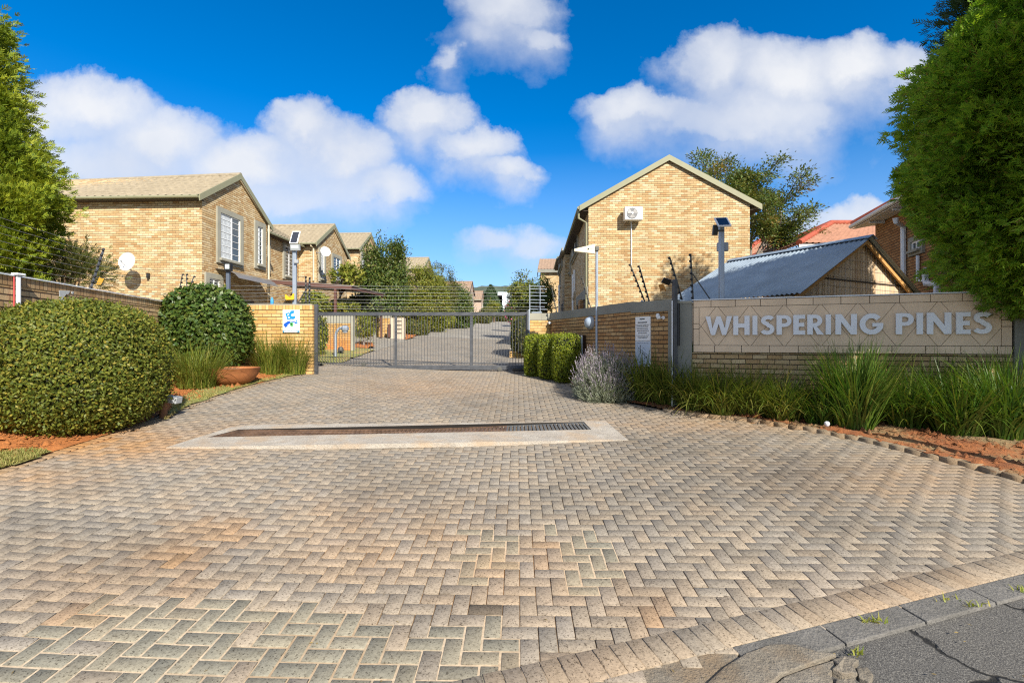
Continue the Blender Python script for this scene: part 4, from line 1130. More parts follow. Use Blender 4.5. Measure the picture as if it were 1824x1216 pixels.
# ------------------------------------------------------------------ EC sign
e0 = P(503.5, 551.5, 12.27); e1 = P(533.5, 592, 12.27)
t = thing('wall_sign', 'white security sign with blue EC letters and a green eye on the yellow brick wall', 'sign', (e0.x, 12.29, e1.z))
ew, eh = e1.x - e0.x, e0.z - e1.z
def ep(f, g, k=0): return Vector((e0.x + ew * f, 12.268 - 0.0012 * k, e0.z - eh * g))
def epoly(pts, k, mat, name):
    mb = MB(); mb.prism([ep(a, b, k) for a, b in pts], (0, 0.001, 0)); return mb.build(name, mat, t)
mb = MB(); mb.box((e0.x + ew / 2, 12.279, e0.z - eh / 2), (ew, 0.02, eh)); mb.build('plate', M['white'], t, bevel=0.003)
bl = simple('sign_blue', (0.015, 0.24, 0.65), 0.5, 0.1); bl2 = simple('sign_deep_blue', (0.01, 0.09, 0.50), 0.5, 0.3, 20); lb = simple('sign_pale_blue', (0.42, 0.62, 0.85), 0.5, 0.2, 10)
tl = simple('sign_teal', (0.03, 0.23, 0.40), 0.5); gr_ = simple('sign_green', (0.10, 0.42, 0.14), 0.4, 0.3, 20)
epoly([(.03, .52), (.2, .46), (.55, .42), (.9, .5), (.97, .8), (.5, .83), (.2, .82), (.03, .7)], 1, simple('sign_mist', (0.62, 0.72, 0.85), .5, .1), 'print_wash')
epoly([(.16, .16), (.38, .12), (.39, .18), (.27, .2), (.29, .26), (.38, .245), (.40, .30), (.31, .32), (.33, .385), (.5, .35), (.515, .41), (.29, .455)], 2, bl, 'letter')
cpts = thick(arc(.60, .23, .155, .125, 62, 330, 18), .13)
ca_ = math.cos(R(-14)); sa_ = math.sin(R(-14))
epoly([(x_, .46 - y_) for x_, y_ in cpts], 3, bl, 'letter')
epoly([(.05, .66), (.12, .60), (.3, .51), (.5, .475), (.42, .55), (.46, .60), (.32, .66), (.28, .74), (.16, .78)], 4, bl2, 'eyelid')
epoly([(.42, .565), (.5, .535), (.66, .52), (.8, .54), (.86, .60), (.78, .62), (.7, .57), (.55, .555), (.44, .60)], 5, bl2, 'eyelid')
epoly([(.3, .67), (.45, .60), (.62, .57), (.76, .61), (.8, .66), (.7, .71), (.5, .735), (.36, .71)], 6, M['white'], 'eye_white')
epoly(arc(.545, .645, .115, .09, 0, 340, 20), 7, gr_, 'iris')
epoly(arc(.525, .64, .045, .04, 0, 340, 12), 8, M['black'], 'pupil')
epoly([(.76, .45), (.84, .44), (.86, .50), (.82, .55), (.9, .57), (.9, .59), (.76, .59), (.82, .52)], 8, bl, 'print_curl')
epoly([(0, .92), (.09, .92), (.1, 1), (0, 1)], 2, tl, 'corner_print'); epoly([(.88, .92), (1, .92), (1, 1), (.87, 1)], 2, tl, 'corner_print')
epoly([(.1, .925), (.87, .925), (.87, .94), (.1, .94)], 2, tl, 'print_line')
epoly([(.16, .035), (.75, .035), (.75, .045), (.16, .045)], 2, M['grey'], 'print_line')

# ------------------------------------------------------------------ sliding gate
GY = 14.35
gx0, gx1 = (559 - 912) / F * GY, (941 - 912) / F * GY
zt = EYE + (608 - 556) / F * GY; zb = EYE + (608 - 655) / F * GY
gt = thing('sliding_gate', 'grey steel sliding gate of thin vertical bars closing the driveway', 'gate', ((gx0 + gx1) / 2, GY, zb))
def bar(x0, x1, z0, z1, y=GY, th=0.05): return MB().box(((x0 + x1) / 2, y, (z0 + z1) / 2), (x1 - x0, th, z1 - z0))
bar(gx0, gx1, zt - 0.105, zt, th=0.08).build('top_rail', M['gate'], gt, bevel=0.006)
bar(gx0, gx1, zb - 0.05, zb + 0.07, th=0.07).build('bottom_rail', M['gate'], gt, bevel=0.006)
bar(gx0, gx1, zb + 0.13, zb + 0.15, th=0.03).build('lower_rail', M['gate'], gt)
for px, w in ((562, 0.06), (705, 0.075), (839.5, 0.075), (938, 0.06)):
    x = (px - 912) / F * GY
    bar(x - w / 2, x + w / 2, zb + 0.071, zt - 0.106, th=0.055).build('stile', M['gate'], gt, bevel=0.005)
mb = MB(); x = gx0 + 0.08
while x < gx1 - 0.05:
    mb.box((x, GY - 0.002, (zt + zb) / 2), (0.011, 0.011, zt - zb - 0.16)); x += 0.0835
mb.build('bar_infill', M['gate'], gt)
for px in (648, 890):
    x = (px - 912) / F * GY
    w = MB().lathe((x, GY - 0.04, gz(x, GY) + 0.065), [(.045, 0), (.065, .003), (.05, .02), (.05, .05), (.065, .067), (.045, .07)], 18, axis=(0, 1, 0)).build('wheel', M['pole_dk'], gt, smooth=True)
tag(MB().box(((gx0 + gx1) / 2, GY, gz(-2.5, GY) + 0.006), (gx1 - gx0 + 0.3, 0.05, 0.03)).build('gate_track', M['steel_dark']), 'thin dark steel track on the paving under the sliding gate', 'track')
x = (559 - 912) / F * 12.55
tag(bar(ECX + 0.005, ECX + 0.085, 0.6, 2.75, y=12.42, th=0.08).build('gate_post', M['gate'], bevel=0.005), 'dark grey gate post at the end of the yellow brick wall', 'gate post')
t = thing('gate_post', 'dark grey gate post with guide at the right end of the sliding gate', 'gate post', (gx1 + .03, 14.15, .9))
bar(gx1 - 0.055, gx1 - 0.005, 0.85, 2.68, y=14.12, th=0.09).build('post', M['gate'], t, bevel=0.005)
bar(gx1 + 0.0, gx1 + 0.035, 0.9, 2.72, y=14.14, th=0.05).build('guide', M['pole'], t, bevel=0.005)
tag(MB().box(((925 - 912) / F * 13.95, 13.95, gz(.2, 14) + 0.10), (0.40, 0.16, 0.11)).build('gate_motor', M['black'], bevel=0.02), 'low black box on the paving at the right end of the gate', 'gate motor')

# ------------------------------------------------------------------ electric fences
def wire(mb, a, b, r=0.0035, sag=0.01):
    a, b = Vector(a), Vector(b); n = 5
    mb.tube([a.lerp(b, i / n) - Z3 * sag * 4 * (i / n) * (1 - i / n) for i in range(n + 1)], r, 5, cap=False)
def fence_pole(parent, base, top, n, mat=None, r=0.016, side=None, brace=None):
    base, top = Vector(base), Vector(top)
    o = MB().tube([base, top], r, 6).build('pole', mat or M['pole_dk'], parent)
    pts = []
    sdir = side or Vector((0.05, -0.02, 0))
    for i in range(n):
        p = base.lerp(top, 0.04 + 0.93 * i / (n - 1)); q = p + sdir
        MB().tube([p, p + sdir * 0.5, q], [0.012, 0.026, 0.018], 6).build('insulator', M['black'], o); pts.append(q)
    if brace is not None: MB().tube([base.lerp(top, brace[0]), brace[1]], r * 0.7, 6).build('brace', mat or M['pole_dk'], parent)
    return pts
# left wall fence
t = thing('electric_fence', 'electric fence wires on slanted pole above the left brick wall', 'fence', wl(6.0, 0, 2.7))
sB, sT = on_plane(161, 515, WALL_L0, wn_), on_plane(185, 443, WALL_L0 - wn_ * -0.0, wn_)
pA = fence_pole(t, sB + Z3 * 0.0, sT, 8, M['gate'], 0.02, Vector((0.03, -0.05, 0)))
lean = (sT - sB)
nb_ = wl(-0.5, 0.0, 2.7); pBs = [nb_ + lean * (0.04 + 0.93 * i / 7) + Vector((.03, -.05, 0)) for i in range(8)]
fence_pole(t, nb_, nb_ + lean, 8, M['gate'], 0.02, Vector((0.03, -0.05, 0)))
mb = MB()
for a, b in zip(pA, pBs): wire(mb, a, b, 0.0022, 0.02)
sC = wl(8.0, 0.0, 2.68); pC = fence_pole(t, sC, sC + lean * 1.0 + Vector((.1, 0, 0)), 6, r=0.014)
sD = P(319, 512, 12.25); fence_pole(t, sD - Z3 * 0.1, P(325, 488, 12.25), 5, r=0.013)
fence_pole(t, P(333, 514, 12.3) - Z3 * 0.1, P(332, 488, 12.3), 5, r=0.013)
for i in range(6): wire(mb, pA[i], pC[i], 0.0028, 0.02)
mb.build('wire', M['wire'], t)
# gate fence: posts on the EC wall, wires on to the right bracket
t = thing('electric_fence', 'stacked electric fence wires strung above the sliding gate', 'fence', (-2.5, 12.6, 2.75))
wy = [509.6, 514.5, 520.8, 526.6, 533.6, 539, 545.8, 550.4]
fp1 = P(545, 546, 12.5); fence_pole(t, fp1 - Z3 * 0.03, P(544.5, 492, 12.5), 8, M['pole_dk'], 0.018, Vector((0.03, -.03, 0)))
fp2 = P(551, 546, 12.45); fence_pole(t, fp2 - Z3 * 0.03, P(551.5, 494, 12.45), 8, M['gate'], 0.02, Vector((0.03, -.03, 0)), brace=(0.8, P(530, 541, 12.55)))
MB().tube([P(531, 492.5, 12.5), P(545, 492.5, 12.5)], .012, 6).build('arm', M['pole_dk'], t)
mb = MB()
for i, y_ in enumerate(wy):
    a = P(552, y_ - 1.0, 12.45); b = P(945, y_ + 0.8, 14.3)
    wire(mb, a, b, 0.0030, 0.012)
    wire(mb, P(374, y_ + 2 if i else 508, 12.9), a, 0.0035, 0.01)
mb.build('wire', M['wire'], t)
tb = thing('fence_bracket', 'grey steel ladder bracket holding the fence wires on the right gate pier', 'bracket', (0.55, 14.3, 2.62))
for px0, px1 in ((943.5, 945.5), (962, 963.5)):
    a, b = P(px0, 559, 14.35), P(px0 + 1, 507 if px0 < 950 else 509, 14.35); b.x = a.x
    MB().tube([a, b], .017 if px0 < 950 else .012, 8).build('upright', M['pole'], tb)
for i, y_ in enumerate(wy): MB().tube([P(944, y_, 14.33), P(970 + (i % 2) * 4, y_ + .6, 14.6)], .011, 6).build('rung', M['pole'], tb)
MB().box(P(956, 556.5, 14.35), (.30, .12, .03)).build('foot', M['pole'], tb)
# right fence
t = thing('electric_fence', 'black slanted electric fence poles along the top of the right wall', 'fence', (2.5, 10.5, 2.62))
rp = []
for (bx, by, tx2, ty2, Y, br) in ((1150, 541, 1122, 470, 10.1, None), (1157.5, 540, 1138, 473, 9.9, None), (1215, 534, 1192.5, 457.5, 9.1, None), (1234.5, 534, 1230, 452, 9.05, (0.6, P(1265, 533, 9.2)))):
    rp.append(fence_pole(t, P(bx, by, Y), P(tx2, ty2, Y), 8, M['pole_dk'], 0.016, Vector((-0.035, -0.03, 0)), brace=br))
rq = fence_pole(t, P(1053, 551, 12.3), P(1037, 495, 12.3), 7, M['pole_dk'], 0.014, Vector((-0.03, -0.02, 0)))
rq2 = fence_pole(t, P(992, 557, 13.8), P(983, 513, 13.8), 7, M['pole_dk'], 0.014, Vector((-0.03, -0.02, 0)))
mb = MB()
for i in range(7): wire(mb, rp[0][i], rq[i], 0.0016, 0.01); wire(mb, rq[i], rq2[i], 0.0016, 0.01)
mb.build('wire', M['wire'], t)
t = thing('corner_bracket', 'small galvanised bracket lying on the step of the right wall', 'bracket', P(1143, 540, 9.95))
MB().box(P(1141, 538.5, 9.95), (.10, .05, .02), M=Matrix.Rotation(R(-50), 3, 'Y')).build('plate', M['pole'], t)
MB().box(P(1147, 538.5, 9.9), (.10, .05, .02), M=Matrix.Rotation(R(40), 3, 'Y')).build('plate', M['pole'], t)

def plate(name, label, pts, Y, mat, th=0.006, marks=True):
    t = thing(name, label, 'sign', P(sum(p[0] for p in pts) / len(pts), max(p[1] for p in pts), Y))
    mb = MB(); mb.prism([P(a, b, Y) for a, b in pts], (0, th, 0)); mb.build('plate', mat, t)
    if marks:
        cx = sum(p[0] for p in pts) / len(pts); cy = sum(p[1] for p in pts) / len(pts)
        mb = MB()
        for k, (a, b, c, d) in enumerate(((-.5, .5, -.12, -.02), (-.3, .6, .1, .2))):
            hw = (max(p[0] for p in pts) - min(p[0] for p in pts)) / 2 * .6; hh = (max(p[1] for p in pts) - min(p[1] for p in pts)) / 2
            mb.prism([P(cx + a * hw, cy + d * hh, Y - .002), P(cx + b * hw, cy + d * hh, Y - .002), P(cx + b * hw, cy + c * hh, Y - .002), P(cx + a * hw, cy + c * hh, Y - .002)], (0, .001, 0))
        mb.build('printing', M['soffit'], t)
plate('warning_sign', 'bright yellow electric fence warning plate hanging above the yellow brick wall', [(507.5, 524), (511, 525.5), (512, 527), (520, 526.5), (521, 523.5), (524, 522), (524, 532), (522.5, 533.5), (510, 534), (507.5, 531)], 12.42, M['yellowsign'])
plate('warning_sign', 'faded ochre fence plate beside the slanted pole on the left', [(171, 507), (177, 492.5), (179, 495), (184, 496), (186, 495), (180, 507)], 10.0, M['ochresign'], marks=False)
plate('warning_sign', 'tilted orange fence plate on the wires left of the floodlight post', [(1173, 507.5), (1181, 505), (1186.5, 516), (1186, 518.5), (1183.5, 516.5), (1178, 518), (1177, 520.5), (1175.5, 515)], 9.6, M['orangesign'])

# ------------------------------------------------------------------ poles and lamps
p0 = P(1063, 640, 11.55)
t = thing('antenna_pole', 'slim grey pole carrying a cream wedge shaped antenna in front of the right house', 'antenna', (p0.x, p0.y, gz(p0.x, p0.y)))
MB().tube([(p0.x, p0.y, gz(p0.x, p0.y) - .05), P(1063, 440, 11.55)], .033, 10).build('pole', M['pole'], t, smooth=True)
q = [P(1023, 443, 11.5), P(1023, 447.5, 11.5), P(1060, 452, 11.5), P(1060.5, 434.5, 11.5)]
mb = MB(); mb.prism(q, (0, .07, 0)); an = mb.build('antenna', simple('cream_plastic', (0.72, 0.66, 0.48), .45, .05), t, bevel=0.012)
mb = MB(); a, b, c = P(1048, 443, 11.488), P(1049.5, 443, 11.488), None
mb.lathe(P(1048, 443.2, 11.495), [(.022, 0), (.022, .006), (.015, .006), (.015, 0.0)], 14, axis=(0, -1, 0)); mb.box(P(1053, 443.4, 11.494), (.07, .003, .008)); mb.build('emblem', M['grey'], an)
MB().box(P(1063, 443, 11.53), (.09, .1, .10)).build('clamp', M['pole_dk'], t, bevel=.01)

def solar_light(px, ybase, ytop, Y, panel, pw, ph, yaw, tilt, headpos, boxpos, label, zbase, headmat, lampglass):
    a = P(px, ybase, Y); b = P(px, ytop, Y)
    t = thing('solar_floodlight', label, 'light', (a.x, a.y, zbase))
    MB().box((a.x, a.y, (zbase + b.z) / 2), (.085, .085, b.z - zbase)).build('pole', M['pole'], t, bevel=.008)
    c = P(panel[0], panel[1], Y - .05)
    Mx = Matrix.Rotation(R(yaw), 3, 'Z') @ Matrix.Rotation(R(tilt), 3, 'X')
    pn = MB().box(c, (pw, ph, .025), M=Mx).build('solar_panel', M['white'], t, bevel=.004)
    mb = MB()
    for i in range(9):
        off = Mx @ Vector((0, (i - 4) / 9 * ph * .88, .0145)); mb.box(c + off, (pw * .78, ph * .088, .004), M=Mx)
    mb.build('cells', M['solar'], pn)
    h = P(headpos[0], headpos[1], Y - .09)
    hd_ = MB().box(h, (.24 if lampglass else .09, .07, .15 if lampglass else .19), M=Matrix.Rotation(R(12), 3, 'X')).build('lamp_head', headmat, t, bevel=.01)
    if lampglass: MB().box(h + Vector((0, -.034, .01)), (.19, .02, .09), M=Matrix.Rotation(R(12), 3, 'X')).build('lamp_glass', M['lamp_glass'], hd_)
    MB().box((h + Vector((a.x, a.y, h.z))) / 2, (abs(h.x - a.x) + .05, .05, .03)).build('arm', M['pole_dk'], t)
    bx = P(boxpos[0], boxpos[1], Y + (.08 if not lampglass else -.07))
    MB().box(bx, (.20, .09, .16) if not lampglass else (.10, .08, .09)).build('junction_box', M['grey'], t, bevel=.015)
    return t
solar_light(525, 541, 440, 12.55, (525.5, 423), .21, .40, 0, 62, (526, 441), (528, 466), 'solar floodlight on pale blue grey pole above the yellow brick wall', 2.70, M['grey'], True)
solar_light(1285, 536, 400, 9.25, (1287, 395.5), .24, .36, -8, 38, (1274, 410), (1287, 440), 'solar light with tilted panel on grey pole behind the sign wall', 2.2, M['black'], False)
a, b = P(406.5, 520, 12.5), P(406.5, 484, 12.5)
t = thing('garden_lamp', 'black headed lamp on short dark post behind the round leafy bush', 'lamp', (a.x, a.y, 2.5))
MB().box((a.x, a.y, (2.5 + b.z) / 2), (.08, .08, b.z - 2.5)).build('post', simple('blue_grey_steel', (.10, .12, .16), .4), t, bevel=.008)
c = P(407, 476, 12.45); hd_ = MB().box(c, (.16, .12, .20)).build('lamp_head', M['black'], t, bevel=.012)
MB().box(c + Vector((0, -.058, .01)), (.11, .012, .12)).build('lamp_glass', M['lamp_glass'], hd_, bevel=.004)
# intercom bollard by the hedge
c = P(1036, 620, 12.15); zb_ = gz(c.x, c.y)
t = thing('intercom_post', 'dark brown square intercom post beside the clipped hedge', 'intercom', (c.x, c.y, zb_))
MB().box((c.x, c.y, (zb_ + 1.96) / 2), (.22, .26, 1.96 - zb_), rz=R(-38)).build('housing', M['darkbox'], t, bevel=.02)
mf = Matrix.Rotation(R(-38), 3, 'Z'); MB().box(Vector((c.x, c.y, 1.70)) + mf @ Vector((.08, -.134, .0)), (.05, .01, .5), M=mf).build('panel', M['grey'], t, bevel=.004)
# gooseneck lamp behind the gate
a = G(598, 636); zt_ = P(600, 590, a.y).z
t = thing('gooseneck_lamp', 'grey gooseneck bollard lamp on the grass behind the gate', 'lamp', a)
top = P(611, 581, a.y)
arcp = [Vector((a.x, a.y, a.z - .05)), Vector((a.x, a.y, zt_ - .15))] + [Vector((a.x + .24 * (1 - math.cos(R(g))), a.y, zt_ - .15 + .28 * math.sin(R(g)))) for g in (20, 40, 60, 80, 95)]
MB().tube(arcp, .045, 10).build('pole', M['pole'], t, smooth=True)
MB().lathe(arcp[-1] + Vector((.05, 0, -.09)), [(.03, -.10), (.07, -.09), (.085, -.02), (.12, .0), (.13, .08), (.09, .14), (.02, .16)], 16).build('lamp_head', M['pole'], t, smooth=True)
b = G(607, 629); tag(MB().lathe(b + Vector((.0, 0, .12)), [(.05, -.12), (.09, -.1), (.11, 0), (.09, .08), (.03, .12)], 12).build('ground_lamp', M['pole_dk'], smooth=True), 'small dark lamp stub on the grass behind the gate', 'lamp')

# stump with light under the big bush, litter, left marker post, bowl
a = G(291, 744); t = thing('marker_post', 'short brown post with grey flat light at the right foot of the big bush', 'post', a)
MB().tube([a - Z3 * .1, a + Z3 * .34], [.055, .05], 10).build('post', M['post_wood'], t, smooth=True)
MB().box(a + Vector((.10, .06, .27)), (.20, .14, .10), M=Matrix.Rotation(R(8), 3, 'Y')).build('light_box', M['grey'], t, bevel=.01)
a = G(4, 757); t = thing('marker_post', 'low red and white painted post at the left edge below the big bush', 'post', a)
MB().box(a + Vector((0, 0, .06)), (.035, .03, .32)).build('red_half', M['redpaint'], t); MB().box(a + Vector((.034, 0, .06)), (.03, .028, .32)).build('white_half', M['pvc'], t)
a = G(1473, 768, ); t = tag(MB().lathe(a + Vector((0, 0, .11)), [(.01, -.04), (.028, -.025), (.038, 0), (.034, .025), (.015, .04)], 10).build('garden_tap', M['pvc'], smooth=True), 'small white round garden light at the edge of the right bed', 'garden light')
c = P(411, 670, 10.35)
t = thing('bowl_planter', 'wide shallow terracotta bowl planter tilted on the red soil', 'planter', (c.x, c.y, gz(c.x, c.y)))
zr = P(411, 656, 10.35).z; rz_ = .56
mb = MB(); mb.lathe((c.x, c.y, zr), [(.18, -.36), (.30, -.34), (.44, -.25), (.53, -.11), (rz_, .0), (rz_ + .012, .012), (rz_ - .02, .018), (rz_ - .045, .0), (rz_ - .06, -.05)], 40)
bw = mb.build('bowl', M['terracotta'], t, smooth=True)
MB().lathe((c.x, c.y, zr), [(rz_ - .055, -.06), (rz_ - .06, -.03), (.3, -.015), (.01, -.01)], 32).build('soil_fill', M['stone'], t)
PHI = 0.045
class Frame:
    """house axes: a to the right along the front, b back along the street"""
    def __init__(s, O, phi=PHI):
        s.O = vflat(Vector(O)); s.a = Vector((math.cos(phi), -math.sin(phi), 0)); s.b = Vector((math.sin(phi), math.cos(phi), 0))
    def __call__(s, a, b, z=0.0): return s.O + s.a * a + s.b * b + Z3 * z

def tile_roof(name, e0, e1, r1, r0, mat, parent, pitch=0.30, course=0.345, amp=0.028, thick=0.05):
    """a slope of roof tiles: eave e0-e1, ridge r0-r1"""
    e0, e1, r0, r1 = map(Vector, (e0, e1, r0, r1))
    w = max((e1 - e0).length, (r1 - r0).length); l = (((r0 + r1) - (e0 + e1)) / 2).length
    n = ((e1 - e0).cross(r0 - e0)).normalized()
    if n.z < 0: n = -n
    nu = max(2, int(w / pitch * 6)); nv = max(1, int(round(l / course)))
    us = np.linspace(0, 1, nu + 1); vs = []; hs = []
    for k in range(nv): vs += [k / nv, (k + 1) / nv - 1e-4]; hs += [0.048, 0.0]
    U, Vv = np.meshgrid(us, np.array(vs)); Hh = np.repeat(np.array(hs)[:, None], nu + 1, 1)
    E0, E1, R0, R1 = (np.array(p) for p in (e0, e1, r0, r1))
    Pp = (E0 * (1 - U[..., None]) + E1 * U[..., None]) * (1 - Vv[..., None]) + (R0 * (1 - U[..., None]) + R1 * U[..., None]) * Vv[..., None]
    ph = U * w / pitch * 2 * np.pi
    roll = amp * np.maximum(0, np.sin(ph)) ** 1.0
    Pp = Pp + np.array(n) * (roll + Hh)[..., None]
    V = Pp.reshape(-1, 3); ny, nx = Pp.shape[:2]
    i = np.arange((ny - 1) * (nx - 1)); r, c = i // (nx - 1), i % (nx - 1)
    q = np.stack([r * nx + c, r * nx + c + 1, (r + 1) * nx + c + 1, (r + 1) * nx + c], 1)
    k = len(V); lo = [np.array(p) - np.array(n) * thick for p in (e0, e1, r1, r0)]; hi = [np.array(p) - np.array(n) * 0.004 for p in (e0, e1, r1, r0)]
    V = np.concatenate([V, np.array(lo + hi)]); 
    q = np.concatenate([q, np.array([[k + 3, k + 2, k + 1, k], [k, k + 1, k + 5, k + 4], [k + 1, k + 2, k + 6, k + 5], [k + 2, k + 3, k + 7, k + 6], [k + 3, k, k + 4, k + 7]])])
    return np_mesh(name, V, q, mat, parent, uv=False)

def ridge_tiles(parent, a, b, mat, r=0.11):
    a, b = Vector(a), Vector(b); L = (b - a).length; n = max(1, int(L / 0.42)); mb = MB()
    for i in range(n):
        p, q = a.lerp(b, i / n), a.lerp(b, (i + 1.06) / n)
        mb.tube([p + Z3 * 0.0, q - Z3 * 0.012], [r * 0.92, r], 10)
    return mb.build('ridge', mat, parent, smooth=True)

def board(parent, name, a, b, h, th, mat, out):
    """a board from a to b (its top edge), h high, th thick towards out"""
    a, b = Vector(a), Vector(b); o = Vector(out) * th
    return MB().hexa([a - Z3 * h, b - Z3 * h, b - Z3 * h + o, a - Z3 * h + o], [a, b, b + o, a + o]).build(name, mat, parent)

def window(parent, P0, n, rect, frame=None, sur=0.16, mull=(0.6,), hbars=(), sill=True, cur=0.0, proud=0.07, whitebars=True, vrect=None):
    """a window on the wall plane through P0 (normal n) covering the photo rectangle (x0, y0, x1, y1)"""
    P0 = Vector(P0); n = Vector(n).normalized()
    xa, ya, xb, yb = rect
    pa, pb = on_plane(xa, ya, P0, n), on_plane(xb, yb, P0, n)
    tl = on_plane(xa, yb, P0, n); r = vflat(pb - pa); w = r.length; r.normalize()
    z1 = pa.z; z0 = tl.z
    return window_at(parent, vflat(pa), r, n, w, z0, z1, frame, sur, mull, hbars, sill, cur, proud)

def window_at(parent, o, r, n, w, z0, z1, frame=None, sur=0.16, mull=(0.6,), hbars=(), sill=True, cur=0.0, proud=0.07):
    fm = frame or M['plaster']
    def q(s, z, off): return o + r * s + n * off + Z3 * z
    def rect(mb, s0, s1, a, b, off0, off1):
        mb.prism([q(s0, a, off0), q(s1, a, off0), q(s1, b, off0), q(s0, b, off0)], n * (off1 - off0)); return mb
    mb = MB()
    rect(mb, 0, sur, z0, z1, -.02, proud); rect(mb, w - sur, w, z0, z1, -.02, proud)
    rect(mb, sur, w - sur, z1 - sur, z1, -.02, proud); rect(mb, sur, w - sur, z0, z0 + sur, -.02, proud)
    wd = mb.build('window', fm, parent)
    i0, i1, j0, j1 = sur, w - sur, z0 + sur, z1 - sur; fw = min(0.05, (i1 - i0) * .12)
    mb = MB()
    rect(mb, i0, i0 + fw, j0, j1, .002, .035); rect(mb, i1 - fw, i1, j0, j1, .002, .035); rect(mb, i0 + fw, i1 - fw, j1 - fw, j1, .002, .035); rect(mb, i0 + fw, i1 - fw, j0, j0 + fw, .002, .035)
    for m_ in mull:
        x = i0 + (i1 - i0) * m_; rect(mb, x - fw / 2, x + fw / 2, j0 + fw, j1 - fw, .002, .034)
    for m_ in hbars:
        z = j0 + (j1 - j0) * m_; rect(mb, i0 + fw, i1 - fw, z - .008, z + .008, .003, .030)
    mb.build('frame', M['white'], wd)
    mb = MB(); rect(mb, i0, i1, j0, j1, .001, .012); mb.build('pane', M['glass'], wd)
    if cur:
        mb = MB(); k = 16
        for i in range(k):
            s0 = i0 + fw + (i1 - i0 - 2 * fw) * cur * i / k; s1 = i0 + fw + (i1 - i0 - 2 * fw) * cur * (i + 1) / k
            off = .014 + .006 * (i % 2); off2 = .014 + .006 * ((i + 1) % 2)
            mb.face([q(s0, j0 + fw, off), q(s1, j0 + fw, off2), q(s1, j1 - fw, off2), q(s0, j1 - fw, off)])
        mb.build('curtain', M['curtain'], wd)
    if sill:
        mb = MB(); rect(mb, sur * .6, w - sur * .6, z0 + sur * .55, z0 + sur * 1.02, proud, proud + .09); mb.build('sill', fm, wd)
    return wd

def gable_prism(mb, fr, a0, a1, b0, b1, z0, z1, rise, axis='a'):
    """walls of a gabled block; ridge along axis"""
    if axis == 'b':
        am = (a0 + a1) / 2
        mb.prism([fr(a0, b0, z0), fr(a1, b0, z0), fr(a1, b0, z1), fr(am, b0, z1 + rise), fr(a0, b0, z1)], fr.b * (b1 - b0))
    else:
        bm_ = (b0 + b1) / 2
        mb.prism([fr(a1, b0, z0), fr(a1, b1, z0), fr(a1, b1, z1), fr(a1, bm_, z1 + rise), fr(a1, b0, z1)], -fr.a * (a1 - a0))
    return mb

def pipe(parent, pts, r, mat, name='downpipe'):
    return MB().tube(pts, r, 8).build(name, mat, parent, smooth=True)

def end_block(t, fr, W, D, z0, ze, rise, tile, wall, ohf=.30, ohg=.10, ridge_drop=0.0, barge='fascia'):
    """gabled block whose gable looks on the street (+a); eaves front and back"""
    MB_ = MB(); gable_prism(MB_, fr, -W, 0, 0, D, z0, ze, rise); MB_.build('wall', wall, t)
    sl = rise / (D / 2); m = D / 2
    zo = ze - sl * ohf + .06
    tile_roof('roof', fr(-W, -ohf, zo), fr(ohg, -ohf, zo), fr(ohg, m, ze + rise + .06), fr(-W, m, ze + rise + .06 - ridge_drop), tile, t)
    tile_roof('roof', fr(ohg, D + ohf, zo), fr(-W, D + ohf, zo), fr(-W, m, ze + rise + .06 - ridge_drop), fr(ohg, m, ze + rise + .06), tile, t)
    ridge_tiles(t, fr(-W, m, ze + rise + .07 - ridge_drop), fr(ohg, m, ze + rise + .07), tile)
    for b0 in (-ohf, D + ohf):
        board(t, 'barge_board', fr(ohg, b0, zo + .08), fr(ohg, m, ze + rise + .14), .24, .035, M[barge], fr.a)
    # soffit under the gable overhang and gutter at the front eave
    MB().prism([fr(-W, -ohf, zo - .09), fr(ohg, -ohf, zo - .09), fr(ohg, 0, zo - .09), fr(-W, 0, zo - .09)], Z3 * .02).build('soffit', M['soffit'], t)
    MB().tube([fr(-W, -ohf - .04, zo - .01), fr(ohg, -ohf - .04, zo - .01)], .055, 8).build('gutter', M['fascia'], t, smooth=True)
    board(t, 'fascia', fr(-W, -ohf + .02, zo + .03), fr(ohg, -ohf + .02, zo + .03), .12, .02, M['fascia'], -fr.b)

# ------------------------------------------------------------------ left row of townhouses
L1 = Frame((-11.49, 18.1, 0)); ZE1 = 7.22; D1 = 4.42; RISE1 = 1.42
t = thing('townhouse', 'double storey face brick townhouse with blank front wall and dish shadow, nearest on the left', 'house', L1(-4, 0, 1.4))
end_block(t, L1, 9.0, D1, 0.9, ZE1, RISE1, M['tile'], M['brick'], ridge_drop=.22)
window(t, L1(0, 0), L1.a, (384.5, 366.5, 431, 467), mull=(.58,), hbars=(.15, .30, .45, .60, .75, .88), cur=.56, sur=.20)
window(t, L1(0, 0), L1.a, (452, 391.5, 471, 477), mull=(), hbars=(.12, .25, .38, .5, .62, .75, .87), cur=.5, sur=.22)
window(t, L1(0, 0), L1.a, (364, 484, 395, 530), mull=(.5,), hbars=(.3, .6, .8), sill=False, sur=.2)
dp = on_plane(452, 520, L1(0, 0), L1.a); dq = on_plane(395, 520, L1(0, 0), L1.a)
MB().prism([Vector((dq.x, dq.y, 1.5)) + L1.a * .004, Vector((dp.x, dp.y, 1.5)) + L1.a * .004, Vector((dp.x, dp.y, 3.55)) + L1.a * .004, Vector((dq.x, dq.y, 3.55)) + L1.a * .004], L1.a * .01).build('door', M['soffit'], t)
